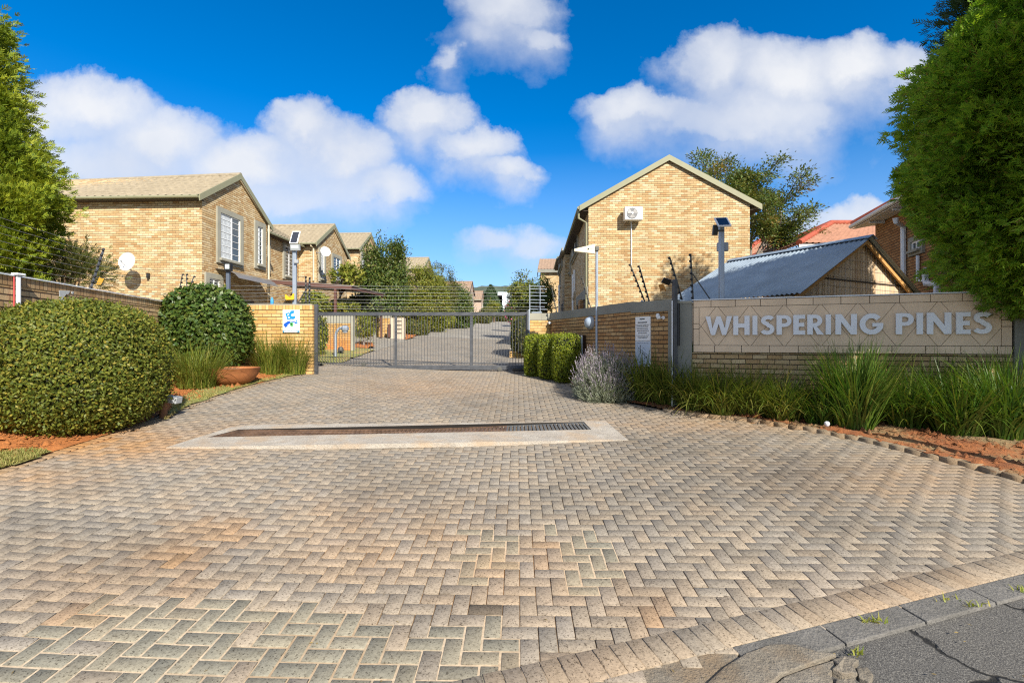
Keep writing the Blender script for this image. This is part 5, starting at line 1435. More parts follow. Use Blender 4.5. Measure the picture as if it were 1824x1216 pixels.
# smoky curved door awning on brackets
aw = []
for f, dz, off in ((0, 0, 0), (.25, -.03, .30), (.5, -.10, .58), (.75, -.22, .80), (1, -.38, .95)): aw.append((off, dz))
wa = on_plane(383, 478, L1(0, 0), L1.a); wb = on_plane(455, 500, L1(0, 0), L1.a); zaw = wa.z
mb = MB(); e_a, e_b = vflat(wa), vflat(on_plane(458, 500, L1(0, 0), L1.a))
for (o0, z0_), (o1, z1_) in zip(aw[:-1], aw[1:]):
    mb.prism([e_a + L1.a * o0 + Z3 * (zaw + z0_), e_b + L1.a * o0 + Z3 * (zaw + z0_), e_b + L1.a * o1 + Z3 * (zaw + z1_), e_a + L1.a * o1 + Z3 * (zaw + z1_)], Z3 * .01)
mb.build('awning', simple('smoky_sheet', (.16, .15, .14), .3, .1), t)
for f in (.04, .96):
    e = e_a.lerp(e_b, f); MB().tube([e + Z3 * (zaw - .5), e + L1.a * .8 + Z3 * (zaw - .24), e + Z3 * (zaw - .02)], .012, 6).build('awning_bracket', M['pole_dk'], t)
c = on_plane(264, 491, L1(0, 0) - L1.b * .06, L1.b); MB().box(c, (.08, .12, .2)).build('wall_lamp', M['black'], t, bevel=.02)
# recessed middle unit with the carport below
RB0, RB1, RA = D1 + .001, 9.62, -1.02
MB().hexa([L1(RA - .2, RB0, 1.0), L1(RA, RB0, 1.0), L1(RA, RB1, 1.0), L1(RA - .2, RB1, 1.0)], [L1(RA - .2, RB0, 7.25), L1(RA, RB0, 7.25), L1(RA, RB1, 7.25), L1(RA - .2, RB1, 7.25)]).build('recessed_wall', M['brick'], t)
zo = 7.16
tile_roof('roof', L1(RA + .35, RB0 - .3, zo), L1(RA + .35, RB1 + .6, zo), L1(RA - 2.3, RB1 + .6, zo + 1.5), L1(RA - 2.3, RB0 - .3, zo + 1.5), M['tile'], t)
MB().tube([L1(RA + .38, RB0, zo - .03), L1(RA + .38, RB1, zo - .03)], .06, 8).build('gutter', M['fascia'], t, smooth=True)
MB().prism([L1(RA, RB0, zo - .10), L1(RA + .33, RB0, zo - .10), L1(RA + .33, RB1, zo - .10), L1(RA, RB1, zo - .10)], Z3 * .02).build('soffit', M['soffit'], t)
PR = L1(RA, RB0); window(t, PR, L1.a, (503, 429, 524.5, 496), mull=(.5,), hbars=(.12, .25, .38, .5, .62, .75, .87), sur=.2)
window(t, PR, L1.a, (472.8, 418, 479.5, 486), mull=(), sur=.2)
pipe(t, [L1(.09, D1 - .02, ZE1 - .05), L1(.09, D1 - .02, 3.8)], .04, M['cream'])

L2 = Frame((-11.06, 27.65, 0)); ZE2 = 7.42
t = thing('townhouse', 'face brick townhouse with dish at its corner, second gable on the left behind the carport', 'house', L2(-3, 0, 1.9))
end_block(t, L2, 6.5, 4.5, 1.5, ZE2, 1.42, M['tile'], M['brick'])
window(t, L2(0, 0), L2.a, (567, 440, 579, 501), mull=(.5,), hbars=(.2, .4, .6, .8), sur=.2)
window(t, L2(0, 0), L2.a, (590, 450, 607, 502), mull=(.5,), hbars=(.12, .25, .38, .5, .62, .75, .87), sur=.2)
pipe(t, [P(553, 433, 27.35), P(554, 438, 27.4), P(558.5, 442, 27.58), P(558.5, 500, 27.58)], .05, M['cream'])
L3 = Frame((-11.6, 37.2, 0))
t = thing('townhouse', 'face brick townhouse, third gable on the left half hidden by the dark evergreen tree', 'house', L3(-3, 0, 2.6))
end_block(t, L3, 7.5, 4.6, 2.0, EYE + (608 - 441) / F * 37.2, 1.5, M['tile'], M['brick'])
window(t, L3(0, 0), L3.a, (642, 447, 650, 494), mull=(.5,), hbars=(.25, .5, .75), sur=.2)
L4 = Frame((-9.1, 50, 0))
t = thing('townhouse', 'tile roofed townhouse peeping over the yellow green trees left of the road', 'house', L4(-3, 0, 3.5))
end_block(t, L4, 6.0, 4.6, 3.0, EYE + (608 - 477) / F * 50, 1.35, M['tile'], M['farwall'])
for (px, Y, ye, lab) in ((836, 58, 519, 'far pinkish townhouse with dark gable edge beyond the trees, nearest of the distant row'), (857, 74, 533, 'far pinkish townhouse, middle of the distant row'), (874, 92, 541, 'far pinkish townhouse, last of the distant row beside the dark cypress')):
    fr = Frame(((px - 912) / F * Y, Y, 0))
    t = thing('townhouse', lab, 'house', fr(-2, 0, gz(-4, Y)))
    end_block(t, fr, 5.5, 4.4, gz(-4, Y) - .5, EYE + (608 - ye) / F * Y, 1.35, M['tile_brown'], M['farwall'], barge='soffit')
    window_at(t, fr(0, 1.5), fr.b, fr.a, 1.4, EYE + (608 - ye) / F * Y - 1.9, EYE + (608 - ye) / F * Y - .5, M['plaster'])
    window_at(t, fr(0, .8), fr.b, fr.a, 1.6, gz(-4, Y) + .4, gz(-4, Y) + 2.1, M['plaster'])

# satellite dishes
def dish(label, c, r, facing, wallpt):
    t = thing('satellite_dish', label, 'satellite dish', wallpt)
    f = Vector(facing).normalized()
    MB().lathe(c, [(.001, 0), (r * .4, .015), (r * .75, .05), (r, .1), (r, .112), (r * .75, .062), (r * .4, .027), (.001, .012)], 28, axis=f).build('dish', M['white'], t, smooth=True)
    MB().tube([wallpt, wallpt.lerp(c, .5) - Z3 * .08, c], .022, 8).build('arm', M['grey'], t, smooth=True)
    MB().tube([c - Z3 * r * .8, c + f * r * 1.0 - Z3 * r * .15], .012, 6).build('feed_arm', M['grey'], t)
    MB().tube([c + f * r * 1.0 - Z3 * r * .15, c + f * r * 0.88 - Z3 * r * .12], .035, 8).build('feed_horn', M['grey'], t)
w = on_plane(232, 474, L1(0, 0), L1.b)
dish('white satellite dish on the blank brick front wall, casting a round shadow', P(230.5, 467, 17.55), .335, (-.15, -1, .12), w + Vector((0, .0, -.05)))
w = on_plane(563, 449, L2(0, 0), L2.b)
dish('white satellite dish on the corner of the second townhouse above the carport', P(578.5, 449, 26.9), .28, (.75, -.8, .25), w)

# carport
t = thing('carport', 'maroon steel carport with shade roof between the left townhouses', 'carport', (-9.0, 24, 1.8))
b0, b1 = P(474, 498.5, 21.9), P(626, 510, 22.3); e1 = P(683, 524, 26.5); e0 = Vector((-12.0, 26.8, e1.z + .35))
MB().hexa([b0 - Z3 * .15, b1 - Z3 * .15, b1 - Z3 * .15 + Vector((0, .07, 0)), b0 - Z3 * .15 + Vector((0, .07, 0))], [b0, b1, b1 + Vector((0, .07, 0)), b0 + Vector((0, .07, 0))]).build('beam', M['brownsteel'], t)
MB().hexa([b1 - Z3 * .15, e1 - Z3 * .1, e1 - Z3 * .1 + Vector((-.07, 0, 0)), b1 - Z3 * .15 + Vector((-.07, 0, 0))], [b1, e1, e1 + Vector((-.07, 0, 0)), b1 + Vector((-.07, 0, 0))]).build('beam', M['brownsteel'], t)
MB().prism([b0 + Z3 * .01, b1 + Vector((.05, 0, .01)), e1 + Vector((.05, .2, .01)), e0 + Z3 * .01], Z3 * .03).build('roof', simple('grey_shade_sheet', (.22, .19, .17), .7, .1), t)
pp = P(597, 508, 22.25); MB().box((pp.x, pp.y + .04, (pp.z + 1.7) / 2 - .02), (.11, .11, pp.z - 1.7 - .1)).build('post', M['brownsteel'], t)
pp = e1; MB().box((pp.x - .1, pp.y - .05, (pp.z + 2.0) / 2 - .05), (.10, .10, pp.z - 2.0 - .1)).build('post', M['brownsteel'], t)
tag(MB().lathe(P(484.5, 538, 12.45), [(.04, -.05), (.04, .06), (.025, .09), (.02, .12)], 12).build('bottle', M['bottle'], smooth=True), 'small blue plastic bottle standing on the yellow brick wall', 'bottle')

# courtyard walls behind the gate
cw0, cw1 = P(566, 600, 18.6), P(629.5, 600, 18.6); zt_ = EYE + (608 - 561) / F * 18.6
t = thing('courtyard_wall', 'mud splashed brick wall with grey plaster top behind the gate', 'wall', ((cw0.x + cw1.x) / 2, 18.6, 1.4))
wall_run(MB(), cw0, cw1 - Vector((.1, 0, 0)), .2, 1.1, zt_ - .31).build('wall', M['brick_dirty'], t)
wall_run(MB(), cw0 + Vector((0, -.012, 0)), cw1 - Vector((.1, .012, 0)), .225, zt_ - .308, zt_).build('plaster_band', M['plaster'], t)
wall_run(MB(), cw1 - Vector((.098, .02, 0)), cw1 + Vector((0, -.02, 0)), .24, 1.1, zt_ + .005).build('end_post', M['plaster'], t)
t = thing('courtyard_wall', 'yellow brick wall panel between grey posts beside the cream letterbox block', 'wall', P(672, 600, 27.5))
c0, c1 = P(655, 600, 27.5), P(697, 600, 27.5); zt_ = EYE + (608 - 562) / F * 27.5
wall_run(MB(), c0, c1, .2, 1.6, zt_ - .14).build('wall', M['brick_yellow'], t)
wall_run(MB(), c0 - Vector((0, .012, 0)), c1 - Vector((0, .012, 0)), .22, zt_ - .138, zt_).build('plaster_band', M['plaster'], t)
for px in (660, 668.5): q = P(px, 600, 27.4); MB().box((q.x, 27.3, (1.8 + zt_ + .6) / 2), (.13, .12, zt_ + .6 - 1.8)).build('grey_post', M['plaster_dk'] if px > 665 else M['brownsteel'], t)
t = thing('letterbox_block', 'cream block of letterboxes with dark slots behind the gate', 'letterboxes', P(707, 602, 26.8))
q0, q1 = P(694.5, 603, 26.8), P(719, 603, 26.8); zt_ = EYE + (608 - 566) / F * 26.8; zb_ = gz(q0.x, 26.8) - .1
wall_run(MB(), q0, q1, .5, zb_, zt_).build('block', simple('cream_render', (.52, .44, .34), .8, .08), t)
for i in range(4):
    z = zt_ - .18 - i * .22; a, b = P(704, 0, 26.79), P(715, 0, 26.79)
    MB().box(((a.x + b.x) / 2, 26.793, z), (b.x - a.x, .02, .05)).build('slot', M['soffit'], t)
MB().box((P(693, 0, 26.7).x, 26.75, (zb_ + zt_) / 2 - .1), (.17, .15, zt_ - zb_ - .5)).build('side_post', M['brownsteel'], t)
# low brick step on the right behind the gate
a = G(924, 637); t = thing('brick_planter', 'low tan brick planter step on the right behind the gate', 'planter', a)
MB().box((a.x + .12, a.y + .35, a.z + .1), (.95, .7, .28)).build('lower_course', M['brick_yellow'], t)
MB().box((a.x + .25, a.y + .55, a.z + .30), (.70, .5, .16)).build('upper_course', M['brick_yellow'], t)

# ------------------------------------------------------------------ right townhouses
R1 = Frame((2.99, 19.1, 0)); W1 = 6.18; ZR = 7.18; RI = 1.72; DR = 9.4
t = thing('townhouse', 'large face brick townhouse with gable and air conditioner facing the street on the right', 'house', R1(3, 0, 1.2))
mb = MB(); gable_prism(mb, R1, 0, W1, 0, DR, .8, ZR, RI, 'b'); mb.build('wall', M['brick'], t)
def side_roof(t, fr, a0, a1, b0, b1, ze, rise, oh, ohr, tile, og=.08, tw=.25):
    am = (a0 + a1) / 2; sl = rise / ((a1 - a0) / 2)
    zl, zr_ = ze - sl * oh + .05, ze - sl * ohr + .05; zm = ze + rise + .05
    tile_roof('roof', fr(a0 - oh, b1, zl), fr(a0 - oh, b0 - og, zl), fr(am, b0 - og, zm), fr(am, b1, zm), tile, t)
    tile_roof('roof', fr(a1 + ohr, b0 - og, zr_), fr(a1 + ohr, b1, zr_), fr(am, b1, zm), fr(am, b0 - og, zm), tile, t)
    for aa, zz in ((a0 - oh, zl), (a1 + ohr, zr_)):
        board(t, 'barge_board', fr(aa, b0 - og, zz + .06), fr(am, b0 - og, zm + .06), tw * .88, .035, M['fascia'], -fr.b)
    MB().prism([fr(a0 - oh + .02, b0, zl - .13), fr(a0, b0, zl - .13), fr(a0, b1, zl - .13), fr(a0 - oh + .02, b1, zl - .13)], Z3 * .02).build('soffit', M['soffit'], t)
    MB().prism([fr(a1 + ohr - .02, b0, zr_ - .13), fr(a1, b0, zr_ - .13), fr(a1, b1, zr_ - .13), fr(a1 + ohr - .02, b1, zr_ - .13)], Z3 * .02).build('soffit', M['soffit'], t)
    MB().tube([fr(a0 - oh - .03, b0 - og, zl - .02), fr(a0 - oh - .03, b1, zl - .02)], .055, 8).build('gutter', M['fascia'], t, smooth=True)
side_roof(t, R1, 0, W1, 0, DR, ZR, RI, .36, .42, M['tile'])
PS = R1(0, 0); ns = -R1.a
zg = ZR - .30
pipe(t, [R1(-.38, .05, zg + .05), R1(-.38, .06, zg - .25), R1(-.07, .10, zg - .42), R1(-.07, .10, 2.3)], .045, M['fascia'])
def swin(rect, **k):
    x0, y0, x1, y1 = rect
    return window(t, PS, ns, rect, **k)
swin((1019.5, 424, 1030.5, 473), mull=(.5,), sur=.16, whitebars=False)
swin((1012.0, 446, 1017.5, 500), mull=(), sur=.2)
# garage opening with grey lintel
g0, g1 = on_plane(1048, 520, PS, ns), on_plane(1028, 520, PS, ns)
def sw(p, z, off): return vflat(p) + ns * off + Z3 * z
MB().prism([sw(g0, 1.3, .004), sw(g1, 1.3, .004), sw(g1, 3.55, .004), sw(g0, 3.55, .004)], ns * .01).build('garage_opening', M['soffit'], t)
MB().prism([sw(g0, 3.55, 0), sw(g1, 3.55, 0), sw(g1, 3.95, 0), sw(g0, 3.95, 0)], ns * .06).build('lintel', M['plaster_dk'], t)
gm = vflat(g0).lerp(vflat(g1), .42)
MB().box(gm + ns * .09 + Z3 * 2.6, (.16, .5, 2.0)).build('garage_pier', M['brick_wall'], t)
q = on_plane(1023.5, 520, PS, ns); pipe(t, [sw(q, 5.3, .09), sw(q, 1.5, .09)], .055, M['pvc'])
q2 = on_plane(1026.5, 520, PS, ns); pipe(t, [sw(q2, 5.4, .09), sw(q2, 4.35, .09), sw(q, 4.0, .10)], .05, M['pvc'])
MB().tube([sw(q, 4.6, .05), sw(q, 4.2, .05)], .02, 6).build('waste_joint', M['pvc'], t)
q = on_plane(1005.5, 520, PS, ns)
# projecting wing beyond, with its own lit return wall
WB0, WB1 = DR + .02, 13.6
MB().hexa([R1(-.34, WB0, 1.2), R1(1.5, WB0, 1.2), R1(1.5, WB1, 1.2), R1(-.34, WB1, 1.2)], [R1(-.34, WB0, 6.86), R1(1.5, WB0, 6.86), R1(1.5, WB1, 6.86), R1(-.34, WB1, 6.86)]).build('wing_wall', M['brick'], t)
tile_roof('roof', R1(-.55, WB1 + .1, 7.0), R1(-.55, WB0 - .12, 7.0), R1(2.6, WB0 - .12, 8.7), R1(2.6, WB1 + .1, 8.7), M['tile'], t)
PW = R1(-.34, 0); window(t, PW, ns, (996, 462, 1002.5, 492), mull=(.5,), sur=.18)
q = on_plane(998.5, 520, PW, ns); pipe(t, [vflat(q) + ns * .09 + Z3 * 5.6, vflat(q) + ns * .09 + Z3 * 1.6], .065, M['pvc'])
MB().prism([vflat(on_plane(1003, 520, PW, ns)) + ns * .004 + Z3 * 1.5, vflat(on_plane(1000, 520, PW, ns)) + ns * .004 + Z3 * 1.5, vflat(on_plane(1000, 520, PW, ns)) + ns * .004 + Z3 * 4.2, vflat(on_plane(1003, 520, PW, ns)) + ns * .004 + Z3 * 4.2], ns * .01).build('door', M['soffit'], t)
# air conditioner
ac0, ac1 = P(1113.5, 368, 18.6), P(1145, 391, 18.6)
t = thing('air_conditioner', 'white outdoor air conditioner unit on brackets high on the brick gable', 'air conditioner', P(1129, 392, 18.95))
cx_ = (ac0.x + ac1.x) / 2; cz_ = (ac0.z + ac1.z) / 2; aw_ = ac1.x - ac0.x; ah = ac0.z - ac1.z
MB().box((cx_, 18.76, cz_), (aw_, .29, ah)).build('housing', M['white'], t, bevel=.015)
fc = Vector((cx_ - aw_ * .09, 18.605, cz_)); fr_ = ah * .42
MB().lathe(fc, [(fr_, 0), (fr_, .012), (fr_ * .96, .012), (fr_ * .96, .002)], 28, axis=(0, -1, 0)).build('fan_rim', M['grey'], t, smooth=True)
MB().lathe(fc + Vector((0, -.002, 0)), [(fr_ * .95, 0), (fr_ * .95, .002)], 28, axis=(0, -1, 0)).build('fan_opening', simple('fan_grey', (.17, .17, .175), .5), t)
mb = MB()
for k in range(3):
    for j in range(6):
        a_ = R(k * 120 + j * 11); b_ = R(k * 120 + (j + 1) * 11); rr0, rr1 = fr_ * .18, fr_ * .88
        mb.face([fc + Vector((math.cos(a_) * rr0, -.006 - j * .002, math.sin(a_) * rr0)), fc + Vector((math.cos(a_) * rr1, -.006 - j * .002, math.sin(a_) * rr1)), fc + Vector((math.cos(b_) * rr1, -.008 - j * .002, math.sin(b_) * rr1)), fc + Vector((math.cos(b_) * rr0, -.008 - j * .002, math.sin(b_) * rr0))])
mb.build('fan_blade', simple('fan_blade_grey', (.34, .33, .32), .5), t)
MB().lathe(fc + Vector((0, -.014, 0)), [(.045, 0), (.04, .01), (.01, .015)], 14, axis=(0, -1, 0)).build('hub', M['white'], t, smooth=True)
for dx in (-.26, .26):
    MB().tube([(cx_ + dx, 19.08, ac1.z - .02), (cx_ + dx, 18.65, ac1.z - .02), (cx_ + dx, 19.08, ac1.z - .26)], .014, 6).build('bracket', M['white'], t)
MB().tube([P(1124.5, 392, 19.0), P(1124.7, 472, 19.0)], .022, 8).build('trunking', M['pvc'], t)

# further units on the right
t = thing('townhouse', 'face brick townhouse with shaded eave just beyond the nearest right house', 'house', (4, 34, 2.4))
R2 = Frame((3.46, 33.2, 0)); zE2 = EYE + (608 - 455) / F * 33.2
mb = MB(); gable_prism(mb, R2, 0, 5.5, 0, 5.2, 1.8, zE2, 1.5, 'b'); mb.build('wall', M['brick'], t)
side_roof(t, R2, 0, 5.5, 0, 5.2, zE2, 1.5, .36, .3, M['tile'])
window_at(t, R2(0, 2.2), R2.b, -R2.a, 1.3, zE2 - 1.9, zE2 - .4, M['plaster_dk'])
t = thing('townhouse', 'brown tile roofed townhouse far down the right side of the road', 'house', (5, 47, 3.2))
R3 = Frame((2.75, 47.0, 0)); zE3 = EYE + (608 - 481) / F * 47
MB().hexa([R3(0, 0, 2.5), R3(5, 0, 2.5), R3(5, 5, 2.5), R3(0, 5, 2.5)], [R3(0, 0, zE3), R3(5, 0, zE3), R3(5, 5, zE3), R3(0, 5, zE3)]).build('wall', M['brick'], t)
tile_roof('roof', R3(-.3, -.3, zE3), R3(5.3, -.3, zE3), R3(5.3, 2.5, zE3 + 1.5), R3(-.05, 2.5, zE3 + 1.5), M['tile_brown'], t)
board(t, 'fascia', R3(-.3, -.32, zE3 + .02), R3(5.3, -.32, zE3 + .02), .3, .03, M['plaster_dk'], -R3.b)
MB().prism([R3(-.3, -.3, zE3), R3(-.05, 2.5, zE3 + 1.5), R3(-.3, 5.3, zE3)], R3.a * .05).build('gable_cheek', M['soffit'], t)

# ------------------------------------------------------------------ wooden shed behind the sign
ap_n, ap_f = Vector((7.50, 10.5, 0)), Vector((5.97, 13.4, 0)); ZRs = 4.02
gv = Vector((.884, .467, 0)); rv_ = (ap_f - ap_n).normalized()
HWs, RISs = 2.38, 1.26
t = thing('garden_shed', 'timber shed with blue grey corrugated roof behind the sign wall', 'shed', (7, 11.6, 1.0))
def corr(e0, e1, r1, r0, name):
    e0, e1, r0, r1 = map(Vector, (e0, e1, r0, r1)); L = (e1 - e0).length; n = int(L / .10 * 6); nn = ((e1 - e0).cross(r0 - e0)).normalized()
    if nn.z < 0: nn = -nn
    us = np.linspace(0, 1, n + 1); w = .016 * np.sin(us * L / .10 * 2 * np.pi)
    A = np.array(e0)[None] * (1 - us[:, None]) + np.array(e1)[None] * us[:, None] + np.array(nn)[None] * w[:, None]
    B = np.array(r0)[None] * (1 - us[:, None]) + np.array(r1)[None] * us[:, None] + np.array(nn)[None] * w[:, None]
    V = np.concatenate([A, B, A - np.array(nn) * .004, B - np.array(nn) * .004]); i = np.arange(n); k = n + 1
    q = np.concatenate([np.stack([i, i + 1, k + i + 1, k + i], 1), np.stack([3 * k + i, 3 * k + i + 1, 2 * k + i + 1, 2 * k + i], 1), np.stack([2 * k + i, 2 * k + i + 1, i + 1, i], 1)])
    return np_mesh(name, V, q, M['zinc'], t, smooth=True)
o_ = -rv_ * .22
corr(ap_f - gv * (HWs + .1) + Z3 * (ZRs - RISs - .05), ap_n - gv * (HWs + .1) + Z3 * (ZRs - RISs - .05) + o_, ap_n + Z3 * ZRs + o_, ap_f + Z3 * ZRs, 'roof')
corr(ap_n + gv * (HWs + .1) + Z3 * (ZRs - RISs - .05) + o_, ap_f + gv * (HWs + .1) + Z3 * (ZRs - RISs - .05), ap_f + Z3 * ZRs, ap_n + Z3 * ZRs + o_, 'roof')
mb = MB(); a_, b_ = ap_n + o_ * 1.1, ap_f
for sg in (1, -1): mb.prism([a_ + Z3 * (ZRs + .03), b_ + Z3 * (ZRs + .03), b_ + gv * sg * .17 + Z3 * (ZRs - .05), a_ + gv * sg * .17 + Z3 * (ZRs - .05)], Z3 * .008)
mb.build('ridge_cap', M['zinc'], t)
g0 = ap_n
MB().prism([g0 - gv * HWs + Z3 * (ZRs - RISs - .05), g0 + gv * HWs + Z3 * (ZRs - RISs - .05), g0 + Z3 * (ZRs - .05)], rv_ * .03).build('gable_boards', M['pine'], t)
MB().hexa([g0 - gv * HWs + Z3 * .8, g0 + gv * HWs + Z3 * .8, g0 + gv * HWs + Z3 * .8 + rv_ * 3.2, g0 - gv * HWs + Z3 * .8 + rv_ * 3.2], [g0 - gv * HWs + Z3 * 2.69, g0 + gv * HWs + Z3 * 2.69, g0 + gv * HWs + Z3 * 2.69 + rv_ * 3.2, g0 - gv * HWs + Z3 * 2.69 + rv_ * 3.2]).build('body_boards', M['pine'], t)
for sg in (-1, 1):
    a_ = g0 + gv * sg * (HWs + .08) - rv_ * .08 + Z3 * (ZRs - RISs - .10); b_ = g0 - rv_ * .08 + Z3 * (ZRs - .04)
    MB().hexa([a_ - Z3 * .10, b_ - Z3 * .10, b_ - Z3 * .10 - rv_ * .04, a_ - Z3 * .10 - rv_ * .04], [a_, b_, b_ - rv_ * .04, a_ - rv_ * .04]).build('rafter', M['beam'], t)
hw3 = HWs * .80; zc_ = ZRs - .05 - RISs * .72
MB().hexa([g0 - gv * hw3 * .9 - rv_ * .02 + Z3 * zc_, g0 + gv * hw3 * .9 - rv_ * .02 + Z3 * zc_, g0 + gv * hw3 * .9 - rv_ * .002 + Z3 * zc_, g0 - gv * hw3 * .9 - rv_ * .002 + Z3 * zc_], [p + Z3 * .03 for p in (g0 - gv * hw3 * .9 - rv_ * .02 + Z3 * zc_, g0 + gv * hw3 * .9 - rv_ * .02 + Z3 * zc_, g0 + gv * hw3 * .9 - rv_ * .002 + Z3 * zc_, g0 - gv * hw3 * .9 - rv_ * .002 + Z3 * zc_)]).build('batten', M['soffit'], t)
mb = MB()      # welded mesh stapled over the gable
for k in range(-11, 12):
    s_ = k * .2; zt2 = ZRs - .06 - RISs * abs(s_) / HWs
    if zt2 > 2.75: mb.tube([g0 + gv * s_ - rv_ * .008 + Z3 * 2.7, g0 + gv * s_ - rv_ * .008 + Z3 * zt2], .003, 4)
for k in range(7):
    z = 2.75 + k * .19; hw4 = HWs * (ZRs - .06 - z) / RISs
    if hw4 > .05: mb.tube([g0 - gv * hw4 - rv_ * .012 + Z3 * z, g0 + gv * hw4 - rv_ * .012 + Z3 * z], .003, 4)
mb.build('wire_mesh', M['wire'], t)

# ------------------------------------------------------------------ red roofed houses on the right
w0, w1 = Vector((12.2, 16.4, 0)), Vector((10.4, 10.2, 0)); wd_ = (w1 - w0).normalized(); wn2 = Vector((wd_.y, -wd_.x, 0))
if wn2.x > 0: wn2 = -wn2
t = thing('brick_house', 'dark brown brick house with red tile roof and white downpipe behind the right conifer', 'house', (13, 14, 1.0))
MB().hexa([w0 + Z3 * .7, w1 + Z3 * .7, w1 - wn2 * 7 + Z3 * .7, w0 - wn2 * 7 + Z3 * .7], [w0 + Z3 * 5.72, w1 + Z3 * 5.72, w1 - wn2 * 7 + Z3 * 5.72, w0 - wn2 * 7 + Z3 * 5.72]).build('wall', M['brick_red'], t)
ev0, ev1 = w0 + wn2 * .5 - wd_ * .5, w1 + wn2 * .5 + wd_ * .5; zE = 5.82
rg0, rg1 = w0 - wn2 * 3.5 + wd_ * 3.0, w1 - wn2 * 3.5 - wd_ * 2.2
tile_roof('roof', ev0 + Z3 * zE, ev1 + Z3 * zE, rg1 + Z3 * (zE + 2.2), rg0 + Z3 * (zE + 2.2), M['tile_red'], t)
bk = w0 - wn2 * 7.5 - wd_ * .5
tile_roof('roof', bk + Z3 * zE, ev0 + Z3 * zE, rg0 + Z3 * (zE + 2.2), rg0 + Z3 * (zE + 2.2) - wn2 * .02, M['tile_red'], t)
ridge_tiles(t, ev0 + Z3 * (zE + .05), rg0 + Z3 * (zE + 2.28), M['ridge_red'], .13)
MB().tube([ev0 + Z3 * (zE - .03) + wn2 * .05, ev1 + Z3 * (zE - .03) + wn2 * .05], .07, 8).build('gutter', M['white'], t, smooth=True)
MB().prism([ev0 + Z3 * (zE - .12), ev1 + Z3 * (zE - .12), w1 + Z3 * (zE - .12), w0 + Z3 * (zE - .12)], Z3 * .02).build('soffit', M['white'], t)
for f in (.1, .35, .6, .85):
    c_ = w0.lerp(w1, f); MB().hexa([c_ + Z3 * 5.6, c_ + wd_ * .06 + Z3 * 5.6, c_ + wd_ * .06 + wn2 * .42 + Z3 * 5.64, c_ + wn2 * .42 + Z3 * 5.64], [c_ + Z3 * 5.69, c_ + wd_ * .06 + Z3 * 5.69, c_ + wd_ * .06 + wn2 * .42 + Z3 * 5.69, c_ + wn2 * .42 + Z3 * 5.69]).build('rafter_end', M['white'], t)
def rw(px, py, off): return on_plane(px, py, w0 + wn2 * off, wn2)
pipe(t, [rw(1595, 388, .42), rw(1596, 395, .4), rw(1609, 404, .07), rw(1609.5, 500, .07), rw(1609.5, 545, .07)], .07, M['pvc'])
pipe(t, [rw(1635, 455, .06), rw(1635, 500, .06), rw(1650, 500, .06), rw(1650, 480, .06)], .045, M['pvc'], 'waste_pipe')
pipe(t, [rw(1651, 478, .08), rw(1648, 490, .08), rw(1650, 505, .08), rw(1669, 506, .08), rw(1669, 525, .08), rw(1669, 550, .08)], .08, M['pvc'], 'waste_pipe')
window(t, w0, wn2, (1622, 425, 1648, 458), mull=(.5,), sur=.14)
def hip_house(name, lab, C, peak, wx, depth, zE, zP, Lr):
    t = thing(name, lab, 'house', (C.x + 3, C.y + 3, gz(C.x, C.y)))
    x0, y0 = C.x, C.y; x1, y1 = x0 + wx, y0 + depth
    MB().hexa([(x0 + .5, y0 + .5, 1), (x1, y0 + .5, 1), (x1, y1, 1), (x0 + .5, y1, 1)], [(x0 + .5, y0 + .5, zE - .05), (x1, y0 + .5, zE - .05), (x1, y1, zE - .05), (x0 + .5, y1, zE - .05)]).build('wall', M['brick_red'], t)
    pk = Vector((peak.x, peak.y, zP)); pe = pk + Vector((Lr, 0, 0))
    tile_roof('roof', (x0, y0, zE), (x1, y0, zE), pe, pk, M['tile_red'], t)
    tile_roof('roof', (x0, y1, zE), (x0, y0, zE), pk, pk + Vector((0, .02, 0)), M['tile_red'], t)
    ridge_tiles(t, (x0, y0, zE + .06), pk + Z3 * .08, M['ridge_red'], .16); ridge_tiles(t, pk + Z3 * .08, pe + Z3 * .08, M['ridge_red'], .16)
    ridge_tiles(t, (x0, y1, zE + .06), pk + Z3 * .08, M['ridge_red'], .16)
    MB().hexa([(x0, y0 - .02, zE - .22), (x1, y0 - .02, zE - .22), (x1, y0 + .03, zE - .22), (x0, y0 + .03, zE - .22)], [(x0, y0 - .02, zE - .03), (x1, y0 - .02, zE - .03), (x1, y0 + .03, zE - .03), (x0, y0 + .03, zE - .03)]).build('fascia', M['white'], t)
hip_house('hip_roof_house', 'red tiled hip roof house rising behind the garden shed', Vector((14.4, 24.5, 0)), P(1481, 399, 28.5), 9, 8, EYE + (608 - 434) / F * 24.5, EYE + (608 - 399) / F * 28.5, 6)
hip_house('hip_roof_house', 'pinkish hip roof low behind the right edge of the big gable', Vector((15.6, 33.5, 0)), P(1352, 431, 36.5), 4.0, 6, EYE + (608 - 456) / F * 33.5, EYE + (608 - 431) / F * 36.5, 1.2)

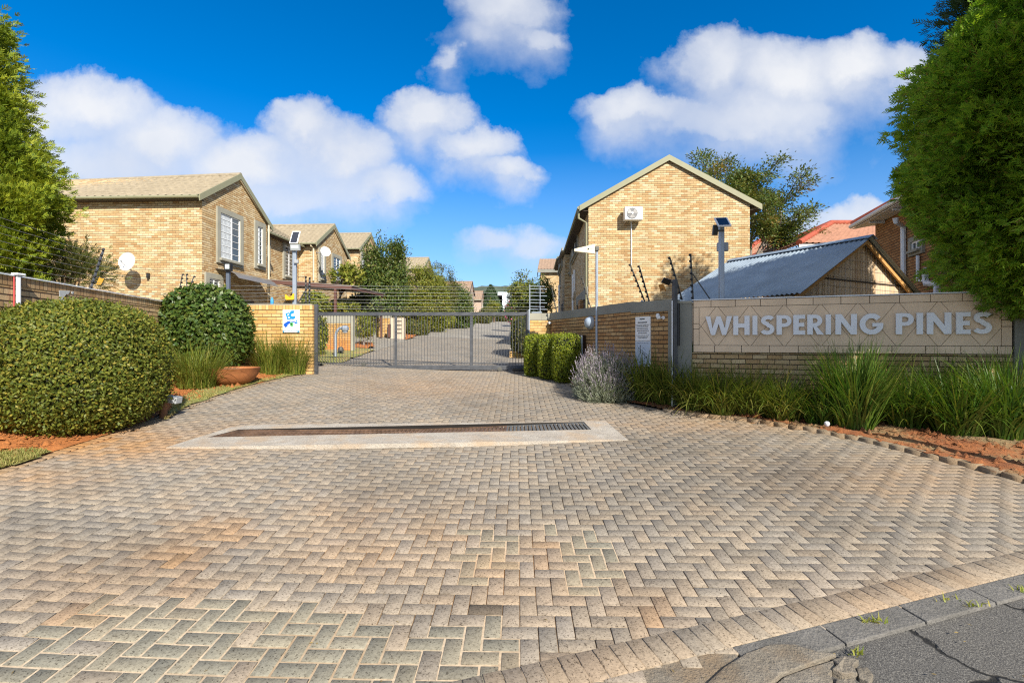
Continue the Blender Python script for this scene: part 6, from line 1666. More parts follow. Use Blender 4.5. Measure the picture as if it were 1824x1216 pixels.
# distant white building and hill
t = thing('white_building', 'plain pale blue white building far behind the dark cypress at the end of the road', 'building', (-1, 112, 7))
MB().box(((903 - 912) / F * 112 + .2, 114, 8.5), (4.6, 4, 2 * (EYE + (608 - 520) / F * 112 - 8.5))).build('wall', M['bluewhite'], t)
MB().box(((880 - 912) / F * 112 + .2, 113, 8), (3.4, 2, 2 * (EYE + (608 - 524) / F * 112 - 8.2))).build('side_block', M['bluewhite'], t)
zz = EYE + (608 - 529.5) / F * 112
MB().box(((905.5 - 912) / F * 112, 111.97, zz), (.8, .08, .6)).build('window', M['glass'], t)
xs = np.linspace(-600, 600, 140); ys = np.linspace(900, 1500, 16)
X, Y = np.meshgrid(xs, ys); hh = (EYE + (608 - 509) / F * 900) * np.ones_like(X) + 1.6 * np.sin(X * .021 + 1) + 1.4 * np.sin(X * .097) + .8 * np.sin(X * .31) - np.abs(X + 10) * .03
V = np.stack([X.ravel(), Y.ravel(), hh.ravel()], 1); nx, ny = len(xs), len(ys)
V2 = V[:nx].copy(); V2[:, 2] = 3; V2[:, 1] -= 25
V = np.concatenate([V2, V]); ny += 1
i = np.arange((ny - 1) * (nx - 1)); r_, c_ = i // (nx - 1), i % (nx - 1)
struct(np_mesh('hills', V, np.stack([r_ * nx + c_, r_ * nx + c_ + 1, (r_ + 1) * nx + c_ + 1, (r_ + 1) * nx + c_], 1), simple('wooded_hill', (.05, .07, .05), .9, .4, .05), smooth=True), 'wooded hill on the horizon at the end of the road')
def unit(n):
    v = RNG.normal(0, 1, (n, 3)); return v / np.linalg.norm(v, axis=1)[:, None]
def norm(v): return v / np.maximum(np.linalg.norm(v, axis=1), 1e-9)[:, None]

def leaf_quads(Pb, D, N, L, W):
    """rhombic leaves: base points, directions, normals, lengths, widths"""
    S = norm(np.cross(D, N)); L = np.broadcast_to(L, len(Pb))[:, None]; W = np.broadcast_to(W, len(Pb))[:, None]
    Nn = np.cross(S, D)
    m = Pb + D * L * .42
    V = np.stack([Pb, m + S * W * .5 + Nn * W * .12, Pb + D * L, m - S * W * .5 + Nn * W * .12], 1)
    return V.reshape(-1, 3)
def quads_of(V): return np.arange(len(V)).reshape(-1, 4)

def lumps(d, seed, amp, k=5):
    r = np.random.default_rng(seed); s = np.zeros(len(d))
    for _ in range(k):
        f = r.normal(0, 2.6, 3); s += np.sin(d @ f + r.uniform(0, 6.28))
    return 1 + amp * s / math.sqrt(k)

def superell(d, rad, p):
    q = np.abs(d / np.array(rad)) ** p
    return 1.0 / (q.sum(1) ** (1 / p))

def blob_surface(c, rad, p, seed, amp, n1=40, n2=24, scale=.86):
    th = np.linspace(0, np.pi, n2); ph = np.linspace(0, 2 * np.pi, n1, endpoint=False)
    T, Ph = np.meshgrid(th, ph, indexing='ij'); d = np.stack([np.sin(T) * np.cos(Ph), np.sin(T) * np.sin(Ph), np.cos(T)], -1).reshape(-1, 3)
    V = np.array(c) + d * (superell(d, rad, p) * lumps(d, seed, amp) * scale)[:, None]
    i, j = np.meshgrid(np.arange(n2 - 1), np.arange(n1), indexing='ij'); i = i.ravel(); j = j.ravel(); k = (j + 1) % n1
    return V, np.stack([i * n1 + j, (i + 1) * n1 + j, (i + 1) * n1 + k, i * n1 + k], 1)

def shrub(name, label, cat, c, rad, n, L, mat, p=2.4, seed=1, amp=.03, depth=.16, group=None, base=None, up=.25, wl=.55, core=True, zmin=None):
    c = Vector(c); b = Vector((c.x, c.y, base if base is not None else c.z - rad[2]))
    t = thing(name, label, cat, b, group)
    d = unit(n); f = superell(d, rad, p) * lumps(d, seed, amp)
    jit = 1 - np.abs(RNG.normal(0, depth, n)) * .6 + RNG.normal(0, .015, n)
    stray = RNG.random(n) < .025; jit = np.where(stray, RNG.uniform(1.0, 1.07, n), jit)
    pos = np.array(c) + d * (f * jit)[:, None]
    nr = norm(d / np.array(rad) ** 1.2)
    if zmin is not None: k = pos[:, 2] > zmin; pos, nr = pos[k], nr[k]
    m = len(pos)
    N = norm(nr + RNG.normal(0, .55, (m, 3)))
    D = norm(np.cross(N, RNG.normal(0, 1, (m, 3))) + nr * .35 + np.array([0, 0, up]))
    V = leaf_quads(pos, D, N, RNG.uniform(.7, 1.25, m) * L, RNG.uniform(.8, 1.2, m) * L * wl)
    np_mesh('foliage', V, quads_of(V), mat, t)
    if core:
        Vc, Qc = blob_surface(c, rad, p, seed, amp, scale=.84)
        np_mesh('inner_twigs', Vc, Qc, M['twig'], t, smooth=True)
    return t

# ---- leaf materials
M['boxleaf'] = leaf_mat('clipped_bush_leaf', [(0.081, 0.115, 0.019), (0.128, 0.162, 0.024), (0.203, 0.209, 0.030), (0.061, 0.095, 0.016), (0.149, 0.176, 0.030), (0.324, 0.257, 0.041)], .5, .25, spec=.25)
M['darkleaf'] = leaf_mat('broad_dark_leaf', [(0.042, 0.090, 0.017), (0.066, 0.120, 0.022), (0.102, 0.150, 0.024), (0.036, 0.074, 0.017), (0.156, 0.180, 0.030)], .42, .25, spec=.35)
M['hedgeleaf'] = leaf_mat('bright_hedge_leaf', [(0.130, 0.195, 0.016), (0.208, 0.260, 0.018), (0.312, 0.325, 0.026), (0.104, 0.156, 0.016), (0.247, 0.286, 0.021)], .45, .35)
M['conifer_gold'] = leaf_mat('golden_conifer_spray', [(0.156, 0.227, 0.019), (0.250, 0.297, 0.021), (0.376, 0.391, 0.028), (0.117, 0.188, 0.019), (0.297, 0.337, 0.025)], .6, .30, clump=(1.5, (.55, .68, .65)))
M['conifer_dark'] = leaf_mat('olive_conifer_spray', [(0.070, 0.091, 0.020), (0.112, 0.126, 0.028), (0.049, 0.070, 0.017), (0.168, 0.154, 0.042)], .65, .2)
M['conifer_green'] = leaf_mat('green_conifer_spray', [(.17, .33, .028), (.27, .43, .034), (.38, .50, .045), (.12, .27, .028), (.32, .46, .038), (.17, .33, .028), (.28, .20, .05)], .6, .45, clump=(1.3, (.55, .66, .7)))
M['conifer_blue'] = leaf_mat('dark_conifer_spray', [(.02, .05, .014), (.035, .07, .018), (.05, .085, .02)], .65, .15)
M['grassblade'] = leaf_mat('strappy_grass_blade', [(.045, .12, .016), (.075, .165, .02), (.12, .205, .025), (.04, .095, .015), (.20, .22, .04), (.085, .18, .022)], .45, .32, spec=.45)
M['grassyellow'] = leaf_mat('yellow_green_blade', [(0.188, 0.237, 0.031), (0.300, 0.325, 0.044), (0.125, 0.188, 0.025), (0.400, 0.350, 0.062), (0.237, 0.275, 0.037), (0.500, 0.388, 0.112)], .5, .32)
M['grassmid'] = leaf_mat('mixed_green_blade', [(.08, .14, .018), (.14, .19, .025), (.06, .11, .015), (.22, .23, .035), (.11, .17, .022), (.30, .26, .07), (.07, .13, .018)], .5, .32)
M['grassleft'] = leaf_mat('green_gold_blade', [(.10, .15, .02), (.17, .21, .028), (.07, .12, .016), (.25, .25, .04), (.13, .18, .024), (.30, .26, .07)], .5, .32)
M['lavender'] = leaf_mat('lavender_leaf', [(0.220, 0.253, 0.176), (0.297, 0.319, 0.231), (0.165, 0.204, 0.138), (0.341, 0.341, 0.264)], .7, .2)
M['lavflower'] = leaf_mat('lavender_flower', [(.27, .23, .29), (.32, .29, .32), (.23, .18, .26), (.34, .33, .31)], .7, .15)
M['tree_dark'] = leaf_mat('evergreen_leaf', [(0.046, 0.091, 0.019), (0.078, 0.124, 0.023), (0.130, 0.163, 0.029), (0.036, 0.072, 0.017), (0.208, 0.208, 0.046)], .5, .2)
M['tree_lime'] = leaf_mat('yellow_green_leaf', [(0.144, 0.186, 0.024), (0.204, 0.228, 0.029), (0.108, 0.150, 0.022), (0.288, 0.264, 0.036), (0.168, 0.180, 0.036)], .55, .3)
M['tree_olive'] = leaf_mat('olive_leaf', [(0.091, 0.111, 0.026), (0.130, 0.143, 0.033), (0.065, 0.085, 0.021), (0.221, 0.169, 0.039)], .55, .25)
M['acacia'] = leaf_mat('feathery_leaf', [(.07, .13, .03), (.10, .165, .035), (.15, .19, .045), (.20, .19, .05), (.07, .11, .03)], .55, .22)
M['acacia_gold'] = leaf_mat('golden_dead_leaf', [(.35, .22, .06), (.28, .2, .06), (.18, .15, .04)], .6, .3)
M['cypress'] = leaf_mat('dark_cypress_leaf', [(.02, .045, .015), (.03, .06, .018), (.045, .075, .02)], .6, .15)

# ---- clipped bushes on the left
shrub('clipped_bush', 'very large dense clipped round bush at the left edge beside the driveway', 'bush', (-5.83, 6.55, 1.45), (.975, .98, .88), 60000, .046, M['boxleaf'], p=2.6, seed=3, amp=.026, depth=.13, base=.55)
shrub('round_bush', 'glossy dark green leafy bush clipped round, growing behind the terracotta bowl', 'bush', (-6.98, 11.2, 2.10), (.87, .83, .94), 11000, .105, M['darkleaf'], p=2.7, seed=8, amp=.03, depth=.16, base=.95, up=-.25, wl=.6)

# ---- clipped hedge blocks beside the gate
for k, (px, Y, w, lab) in enumerate(((958, 13.45, .36, 'clipped bright green hedge block nearest the gate pier'), (982, 12.85, .34, 'middle clipped bright green hedge block'), (1008, 12.25, .33, 'clipped bright green hedge block beside the dark intercom post'))):
    x = (px - 912) / F * Y; z0 = gz(x, Y)
    h = 1.97 - z0
    shrub('hedge_block', lab, 'hedge', (x, Y, z0 + h / 2), (w, .40, h / 2), 9500, .050, M['hedgeleaf'], p=6.0, seed=20 + k, amp=.02, depth=.10, group='clipped hedge blocks beside the gate', base=z0)
shrub('hedge', 'tall dark clipped hedge in shade along the right side of the inner road', 'hedge', (.50, 19.4, 2.0), (.50, 1.8, .85), 9000, .07, M['tree_olive'], p=5.0, seed=31, amp=.04, depth=.12, base=1.2)

# ---- grass clumps
def clump(label, x, y, n, L, spread, lean, curve, mat, z=None, group=None, W=.013, name='grass_clump', cat='grass clump', segs=5, leansd=.22):
    z = gz(x, y) + .03 if z is None else z
    t = thing(name, label, cat, (x, y, z), group)
    a = RNG.uniform(0, 6.28, n); r = spread * np.sqrt(RNG.random(n)) * .55
    hd = a + RNG.normal(0, .7, n)
    blades('blades', x + r * np.cos(a), y + r * np.sin(a), np.full(n, z - .02), RNG.uniform(.55, 1.1, n) * L, RNG.uniform(.7, 1.3, n) * W, lean, mat, t, segs=segs, curve=curve, heading=hd, leansd=leansd, curvesd=.35)
    return t
g1 = 'grass clumps in the left bed'
clump('arching yellow green grass clump beside the right edge of the big bush', *(lambda p: (p.x + .05, p.y + .25))(G(332, 694)), 800, 1.05, .6, .34, .68, M['grassleft'], group=g1)
clump('upright grass clump in front of the yellow brick wall, left of the eye sign', *(lambda p: (p.x, p.y + .1))(G(478, 668)), 650, 1.12, .5, .24, .5, M['grassleft'], group=g1)
clump('upright grass clump directly below the eye sign', *(lambda p: (p.x, p.y + .05))(G(522, 667)), 650, 1.12, .48, .25, .52, M['grassleft'], group=g1)
clump('small grass tuft between round bush and yellow brick wall', *(lambda p: (p.x, p.y))(G(436, 652)), 320, .85, .4, .25, .6, M['grassleft'], group=g1)
clump('low grass tuft at the foot of the bowl planter', *(lambda p: (p.x, p.y))(G(372, 676)), 170, .55, .3, .45, .75, M['grassyellow'], group=g1)
# right bed: (photo pixel at the foot, blades, length, spread, lean, curve, yellow?)
g2 = 'grass clumps in the bed below the sign wall'
RB = [((1148, 716), 240, .80, .36, .45, .85, 1, 'yellowish arching grass clump at the right foot of the lavender'),
      ((1190, 722), 260, .78, .38, .5, .95, 1, 'yellow green grass clump drooping over the paving just right of the lavender clump'),
      ((1212, 702), 300, 1.25, .34, .22, .42, 0, 'tall upright green grass clump against the grey sign pillar'),
      ((1238, 732), 260, .72, .38, .5, 1.0, 1, 'sunlit drooping grass clump below the W of the sign'),
      ((1285, 740), 260, .70, .36, .55, 1.0, 1, 'low sunlit straggly grass clump below the H of the sign'),
      ((1290, 706), 220, .88, .40, .35, .7, 0, 'dark grass clump against the brickwork below the letter S'),
      ((1335, 742), 260, .72, .4, .5, .95, 1, 'straggly yellow tipped grass clump below the first P of the sign'),
      ((1370, 712), 280, .98, .38, .28, .6, 0, 'medium green grass clump against the brickwork below the letters E and R'),
      ((1395, 750), 240, .66, .38, .55, .95, 1, 'low grass clump at the raised brick edging'),
      ((1440, 722), 220, .80, .42, .45, .85, 0, 'loose dark grass clump below the letter I'),
      ((1462, 756), 190, .6, .36, .55, .9, 0, 'low grass clump behind the small white garden light'),
      ((1520, 764), 420, 1.30, .40, .24, .46, 0, 'tallest fountain shaped grass clump in the middle of the bed'),
      ((1560, 744), 340, 1.22, .40, .30, .5, 0, 'tall grass clump right behind the fountain shaped one'),
      ((1612, 762), 220, .78, .42, .5, .85, 0, 'low dark grass clump below the second P'),
      ((1660, 752), 240, .85, .42, .42, .8, 0, 'dark bluish grass clump below the letter N'),
      ((1705, 776), 230, .78, .42, .5, .85, 0, 'low spreading grass clump on the red soil below the letter E'),
      ((1745, 758), 300, 1.08, .38, .26, .55, 0, 'tall dark grass clump at the right end of the sign'),
      ((1790, 782), 280, .92, .40, .38, .7, 0, 'grass clump at the right picture edge below the grey pillar'),
      ((1830, 768), 320, 1.2, .4, .3, .55, 0, 'tall grass clump cut by the right picture edge')]
for (px, n, L, sp_, ln, cv, ye, lab) in RB:
    p = G(*px); clump(lab, p.x, p.y, int(n * 2.6), L * (1.38 if L < .95 else 1.02), sp_ * 1.15, ln * .75, cv * .75, M['grassmid'] if ye else M['grassblade'], z=gz(p.x, p.y) + .05, group=g2, W=.021)

# ---- lavender
def lavender():
    c = G(1078, 712); c = Vector((1.90, 9.85, gz(1.9, 9.85)))
    t = thing('lavender_bush', 'grey green lavender bush with mauve flower spikes spilling over the paving', 'lavender', c)
    n = 2600
    d = unit(n); d[:, 2] = np.abs(d[:, 2]) * 1.0; d = norm(d)
    rad = np.array([.66, .60, .92])
    f = superell(d, rad, 2.2) * lumps(d, 5, .05)
    tip = np.array(c) + np.array([0, 0, .06]) + d * (f * RNG.uniform(.72, 1.04, n))[:, None]
    up = norm(d * np.array([.75, .75, .8]) + np.array([0, 0, .75]) + RNG.normal(0, .13, (n, 3)))
    # stems: narrow leaves in whorls
    Vs = []
    for j in range(9):
        s_ = tip - up * (RNG.uniform(.0, .36, n))[:, None]
        N = unit(n); D = norm(up * .8 + RNG.normal(0, .42, (n, 3)))
        Vs.append(leaf_quads(s_, D, N, RNG.uniform(.05, .10, n), .009))
    V = np.concatenate(Vs); np_mesh('foliage', V, quads_of(V), M['lavender'], t)
    k = RNG.random(n) < np.clip((d[:, 2] - .15) * .9, .03, .5); m = k.sum()
    Vf = []
    for j in range(7):
        s_ = tip[k] + up[k] * (.02 + .022 * j); Vf.append(leaf_quads(s_, norm(up[k] + RNG.normal(0, .35, (m, 3))), unit(m), .032, .016))
    st = leaf_quads(tip[k] - up[k] * .10, up[k], unit(m), .15, .006)
    V = np.concatenate(Vf); np_mesh('flower_spikes', V, quads_of(V), M['lavflower'], t)
    np_mesh('stalks', st, quads_of(st), M['lavender'], t)
    Vc, Qc = blob_surface(c + Z3 * .05, tuple(rad), 2.2, 5, .05, scale=.66); np_mesh('inner_twigs', Vc, Qc, M['twig'], t, smooth=True)
lavender()

# ---- conifers built from feathery sprays
def sprays(Pb, D, L, w, k=6):
    n = len(Pb); N = unit(n); S = norm(np.cross(D, N)); out = []
    out.append(leaf_quads(Pb, D, S * 0 + np.cross(S, D), L, w))
    for j in range(k):
        f = .18 + .72 * j / k; sg = 1 if j % 2 else -1
        dj = norm(D * .72 + S * sg * .62 + RNG.normal(0, .12, (n, 3)))
        out.append(leaf_quads(Pb + D * (L * f)[:, None], dj, np.cross(S, D), L * (.62 * (1 - f * .55)), w))
    return np.concatenate(out)

def conifer(name, label, axis, prof, n_br, n_sp, L, w, mat, trunk_r, zbase, up=.45, group=None, seed=1, clumpr=.30, droop_low=0.0, mat_low=None, zlow=0, ex=(1, 1)):
    """prof: (height, radius) pairs of the crown outline"""
    cx, cy = axis; rs = np.random.default_rng(seed)
    t = thing(name, label, 'tree', (cx, cy, zbase), group)
    zs = np.array([p[0] for p in prof]); rr = np.array([p[1] for p in prof]); o = np.argsort(zs); zs, rr = zs[o], rr[o]
    MB().tube([(cx, cy, zbase - .1), (cx, cy, (zs[0] + zs[-1]) / 2), (cx, cy, zs[-1] - .3)], [trunk_r, trunk_r * .6, .02], 10).build('trunk', M['bark'], t, smooth=True)
    # branch tufts over the crown surface and a few inside
    zz = np.linspace(zs[0], zs[-1], 300); area = np.interp(zz, zs, rr) + .05; cdf = np.cumsum(area) / area.sum()
    bz = np.interp(rs.random(n_br), cdf, zz); br = np.interp(bz, zs, rr) * np.where(rs.random(n_br) < .8, rs.uniform(.80, 1.06, n_br), rs.uniform(.45, .8, n_br))
    ba = rs.uniform(0, 2 * np.pi, n_br)
    cen = np.stack([cx + br * np.cos(ba) * ex[0], cy + br * np.sin(ba) * ex[1], bz], 1)
    outd = np.stack([np.cos(ba), np.sin(ba), np.zeros(n_br)], 1)
    low = np.clip((zs[0] + (zs[-1] - zs[0]) * .3 - bz) / ((zs[-1] - zs[0]) * .3 + 1e-6), 0, 1)
    bd = norm(outd * .8 + np.array([0, 0, 1.0]) * (up - droop_low * low)[:, None] + rs.normal(0, .2, (n_br, 3)))
    size = clumpr * rs.uniform(.7, 1.35, n_br)
    idx = np.repeat(np.arange(n_br), n_sp); m = len(idx)
    q = rs.normal(0, 1, (m, 3)); q *= (rs.random(m) ** .33 / np.linalg.norm(q, axis=1))[:, None]
    along = (q * bd[idx]).sum(1)
    pos = cen[idx] + (q + bd[idx] * along[:, None] * .7) * size[idx][:, None]
    D = norm(bd[idx] * .9 + q * .75 + RNG.normal(0, .25, (m, 3)))
    LL = L * RNG.uniform(.7, 1.2, m)
    V = sprays(pos, D, LL, w)
    Q = quads_of(V); mi = None
    mats = mat
    if mat_low is not None:
        mats = [mat, mat_low]; rep = len(Q) // m; mi = np.tile((pos[:, 2] + RNG.normal(0, .25, m) < zlow).astype(np.int32), rep)
    np_mesh('crown', V, Q, mats, t, mi=mi)
    # dark twiggy heart of the crown
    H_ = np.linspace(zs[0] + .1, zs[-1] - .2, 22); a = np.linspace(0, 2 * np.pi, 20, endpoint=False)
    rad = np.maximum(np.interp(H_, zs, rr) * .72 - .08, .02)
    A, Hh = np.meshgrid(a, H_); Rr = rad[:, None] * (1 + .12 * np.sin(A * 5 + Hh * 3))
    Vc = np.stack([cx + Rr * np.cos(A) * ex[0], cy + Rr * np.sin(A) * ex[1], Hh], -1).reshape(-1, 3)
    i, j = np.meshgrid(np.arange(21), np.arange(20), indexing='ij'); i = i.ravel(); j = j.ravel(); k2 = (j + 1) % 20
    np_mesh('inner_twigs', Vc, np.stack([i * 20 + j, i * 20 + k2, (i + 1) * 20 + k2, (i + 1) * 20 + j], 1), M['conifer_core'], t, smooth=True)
    return t

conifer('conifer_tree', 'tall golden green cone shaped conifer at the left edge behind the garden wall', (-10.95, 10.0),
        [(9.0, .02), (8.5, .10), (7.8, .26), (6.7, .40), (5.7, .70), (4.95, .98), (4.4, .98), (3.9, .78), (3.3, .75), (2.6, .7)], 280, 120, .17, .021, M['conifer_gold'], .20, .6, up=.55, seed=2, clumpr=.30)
def scrub(name, label, cat, c, rad, n, L, w, mat, base, seed=1, k=6, dens=1.0, n_br=60, br=.3, up=.3):
    t = thing(name, label, cat, (c[0], c[1], base)); rs = np.random.default_rng(seed)
    q = rs.normal(0, 1, (n_br, 3)); q /= np.linalg.norm(q, axis=1)[:, None]; q *= (rs.random(n_br) ** .5)[:, None]
    cen = np.array(c) + q * np.array(rad)
    mb = MB()
    for p in cen[::2]: mb.tube([(c[0], c[1], base), tuple((np.array(c) * .5 + p * .5) - np.array([0, 0, .15])), tuple(p)], [.03, .015, .005], 5)
    mb.build('branches', M['bark'], t)
    idx = np.repeat(np.arange(n_br), n // n_br); m = len(idx); g = rs.normal(0, .42, (m, 3))
    pos = cen[idx] + g * br; D = norm(q[idx] + g + np.array([0, 0, up]))
    V = sprays(pos, D, L * rs.uniform(.7, 1.2, m), w, k); np_mesh('crown', V, quads_of(V), mat, t)
    return t
scrub('scraggly_shrub', 'sparse olive brown shrub leaning out below the golden conifer in front of the brick wall', 'shrub', (-10.35, 11.2, 3.35), (1.0, .6, .62), 2600, .15, .014, M['conifer_dark'], 1.2, seed=4, n_br=46, br=.34)
conifer('conifer_tree', 'huge bright green feathery conifer hanging over the right end of the sign', (7.72, 6.95),
        [(7.2, .05), (6.78, .33), (6.28, .75), (5.65, 1.13), (5.1, 1.30), (4.48, 1.33), (3.98, 1.20), (3.55, 1.12), (3.1, .92), (2.85, .66), (2.62, .42), (2.45, .2)], 400, 230, .16, .021, M['conifer_green'], .13, .4, up=.25, seed=5, clumpr=.30, droop_low=.7)
conifer('conifer_tree', 'taller dark blue green conifer behind the huge bright one at the upper right', (10.95, 10.1),
        [(11.2, .1), (10.4, .5), (9.6, .9), (8.8, 1.2), (7.8, 1.2), (7.0, 1.1), (6.2, 1.1), (5.0, 1.0), (3.8, .9), (2.8, .7)], 420, 46, .22, .022, M['conifer_blue'], .22, .7, up=.3, seed=6, clumpr=.36)
# tall street tree outside the picture whose shade falls on the sign wall
conifer('conifer_tree', 'tall conifer on the street verge right of the picture, shading the sign wall', (6.72, 3.70),
        [(8.4, .1), (7.8, .6), (7.1, 1.15), (6.4, 1.34), (5.8, 1.34), (5.3, 1.05)], 400, 60, .24, .03, M['conifer_green'], .10, .3, up=.2, seed=9, clumpr=.26)

# ---- leafy trees
def leafy_tree(name, label, base, crown_c, rad, n_br, n_lf, L, wl, mat, trunk_r=.12, br=.5, seed=1, group=None, up=.35, shape=2.0, bark='bark', vert=0.0, low=0.25, mats2=None, frac2=0.0, hollow=.45, spire=None):
    rs = np.random.default_rng(seed)
    t = thing(name, label, 'tree', base, group)
    q = rs.normal(0, 1, (n_br, 3)); q /= np.linalg.norm(q, axis=1)[:, None]
    f = superell(q, rad, shape) * (hollow + (1 - hollow) * rs.random(n_br) ** .45) * lumps(q, seed, .08)
    cen = np.array(crown_c) + q * f[:, None]
    if spire is not None:
        k = rs.integers(0, n_br, spire[0]); tops = cen[k].copy(); tops[:, 2] = crown_c[2] + rad[2] * (.55 + .5 * rs.random(spire[0])); cen = np.concatenate([cen, tops]); q = np.concatenate([q, np.tile([[0, 0, 1.]], (spire[0], 1))]); n_br += spire[0]
    b = Vector(base); fork = b.lerp(Vector(crown_c), low)
    mb = MB(); mb.tube([b - Z3 * .1, fork, Vector(crown_c) + Z3 * rad[2] * .3], [trunk_r, trunk_r * .75, trunk_r * .25], 8)
    for p in cen[::max(1, n_br // 40)]:
        p = Vector(p); s_ = fork.lerp(Vector(crown_c), random.uniform(0, .6)); mid = s_.lerp(p, .5) + Z3 * (.1 * (p - s_).length)
        mb.tube([s_, mid, p], [trunk_r * .4, trunk_r * .2, trunk_r * .06], 5)
    mb.build('trunk', M[bark], t, smooth=True)
    idx = np.repeat(np.arange(n_br), n_lf); m = len(idx); g = rs.normal(0, .5, (m, 3)); g[:, 2] *= 1 + vert
    pos = cen[idx] + g * (br * rs.uniform(.7, 1.3, n_br))[idx][:, None]
    N = norm(q[idx] + np.array([0, 0, .5]) + rs.normal(0, .7, (m, 3))); D = norm(np.cross(N, rs.normal(0, 1, (m, 3))) + q[idx] * .4 + np.array([0, 0, up]))
    V = leaf_quads(pos, D, N, L * rs.uniform(.7, 1.3, m), L * wl)
    mi = None; mm = mat
    if mats2 is not None: mm = [mat, mats2]; pick = rs.random(n_br) < frac2; mi = pick[idx].astype(np.int32)
    np_mesh('crown', V, quads_of(V), mm, t, mi=mi)
    return t
def at(px, py, Y): p = P(px, py, Y); return (p.x, p.y, p.z)
leafy_tree('evergreen_tree', 'dense dark evergreen tree with upright shoots between the left townhouses and the road', (-7.55, 29, gz(-7.5, 29)), at(684, 515, 29), (1.22, 1.2, 2.75), 190, 150, .15, .5, M['tree_dark'], br=.40, seed=11, hollow=.3, shape=2.8, spire=(16,), vert=.5)
leafy_tree('bushy_tree', 'yellow green bushy tree with soft foliage behind the gate, left of the road', (-6.3, 36, gz(-6.3, 36)), at(754, 540, 36), (1.7, 1.5, 2.55), 280, 150, .16, .38, M['tree_lime'], br=.46, seed=12, hollow=.3, shape=2.6, mats2=M['tree_olive'], frac2=.12)
leafy_tree('bushy_tree', 'olive brown twiggy tree top at the right shoulder of the yellow green tree', (-5.7, 39, gz(-5.7, 39)), at(784, 522, 39), (1.2, 1.2, 2.75), 130, 100, .15, .38, M['tree_olive'], br=.4, seed=13)
leafy_tree('evergreen_tree', 'lower dark green tree beside the road, right of the yellow green one', (-4.75, 44, gz(-4.75, 44)), at(812, 549, 44), (1.25, 1.2, 2.0), 160, 120, .17, .45, M['tree_dark'], br=.45, seed=14, shape=2.6)
leafy_tree('evergreen_tree', 'green tree rising over the hedge at the right end of the gate', (.72, 30, gz(.5, 30)), at(931, 528, 30), (.70, .9, 1.35), 100, 90, .14, .45, M['tree_lime'], br=.36, seed=15, mats2=M['tree_dark'], frac2=.5, hollow=.3)
leafy_tree('evergreen_tree', 'dark leafy tree against the shaded corner right of the fence bracket', (2.0, 29, gz(2, 29)), at(964, 527, 29), (.75, .8, 1.2), 50, 55, .15, .45, M['tree_dark'], br=.35, seed=16)
leafy_tree('small_tree', 'small airy young tree on the red soil mound behind the gate', (lambda p: (p.x, p.y, p.z))(G(648, 616)), at(649, 583, 21.3), (.52, .5, .52), 46, 40, .10, .4, M['tree_lime'], trunk_r=.05, br=.2, seed=17, bark='bark_grey', low=.45)
leafy_tree('papaya_tree', 'tropical looking leafy plant above the carport roof', at(600, 545, 24), at(620, 490, 24), (.85, .6, .35), 26, 30, .22, .55, M['tree_lime'], trunk_r=.06, br=.26, seed=18)
def conical(label, px, ytop, ybot, Y, wpx, mat, n, L, seed, name='cypress_tree'):
    top, bot = P(px, ytop, Y), P(px, ybot, Y); r = wpx / 2 / F * Y; H = top.z - bot.z
    t = thing(name, label, 'tree', (top.x, Y, bot.z)); rs = np.random.default_rng(seed)
    MB().tube([(top.x, Y, bot.z - .3), (top.x, Y, bot.z + H * .9)], [.2, .03], 6).build('trunk', M['bark'], t)
    h = rs.random(n) ** 1.25; a = rs.uniform(0, 6.28, n); rad = r * np.clip((1 - h) * 1.5, 0, 1) ** .75 * (1 + .18 * np.sin(a * 3 + h * 9)) * rs.uniform(.75, 1.05, n)
    pos = np.stack([top.x + rad * np.cos(a), Y + rad * np.sin(a), bot.z + h * H], 1); N = norm(np.stack([np.cos(a), np.sin(a), np.full(n, .3)], 1) + rs.normal(0, .4, (n, 3)))
    D = norm(np.cross(N, rs.normal(0, 1, (n, 3))) + np.array([0, 0, .8])); V = leaf_quads(pos, D, N, L * rs.uniform(.7, 1.3, n), L * .45); np_mesh('crown', V, quads_of(V), mat, t)
conical('dark cypress at the end of the road in front of the pale building', 874, 510, 562, 78, 36, M['cypress'], 9000, .38, 41)
leafy_tree('round_tree', 'small round bright green tree in front of the dark cypress', (P(880, 560, 70).x, 70, gz(-3, 70)), at(880, 547, 70), (.75, .7, .95), 40, 50, .2, .5, M['tree_lime'], br=.3, seed=42)
shrub('shrub', 'low green hedge shrub at the end of the road', 'shrub', P(868, 557, 68), (1.1, .6, .75), 2500, .17, M['tree_olive'], seed=43, amp=.06)
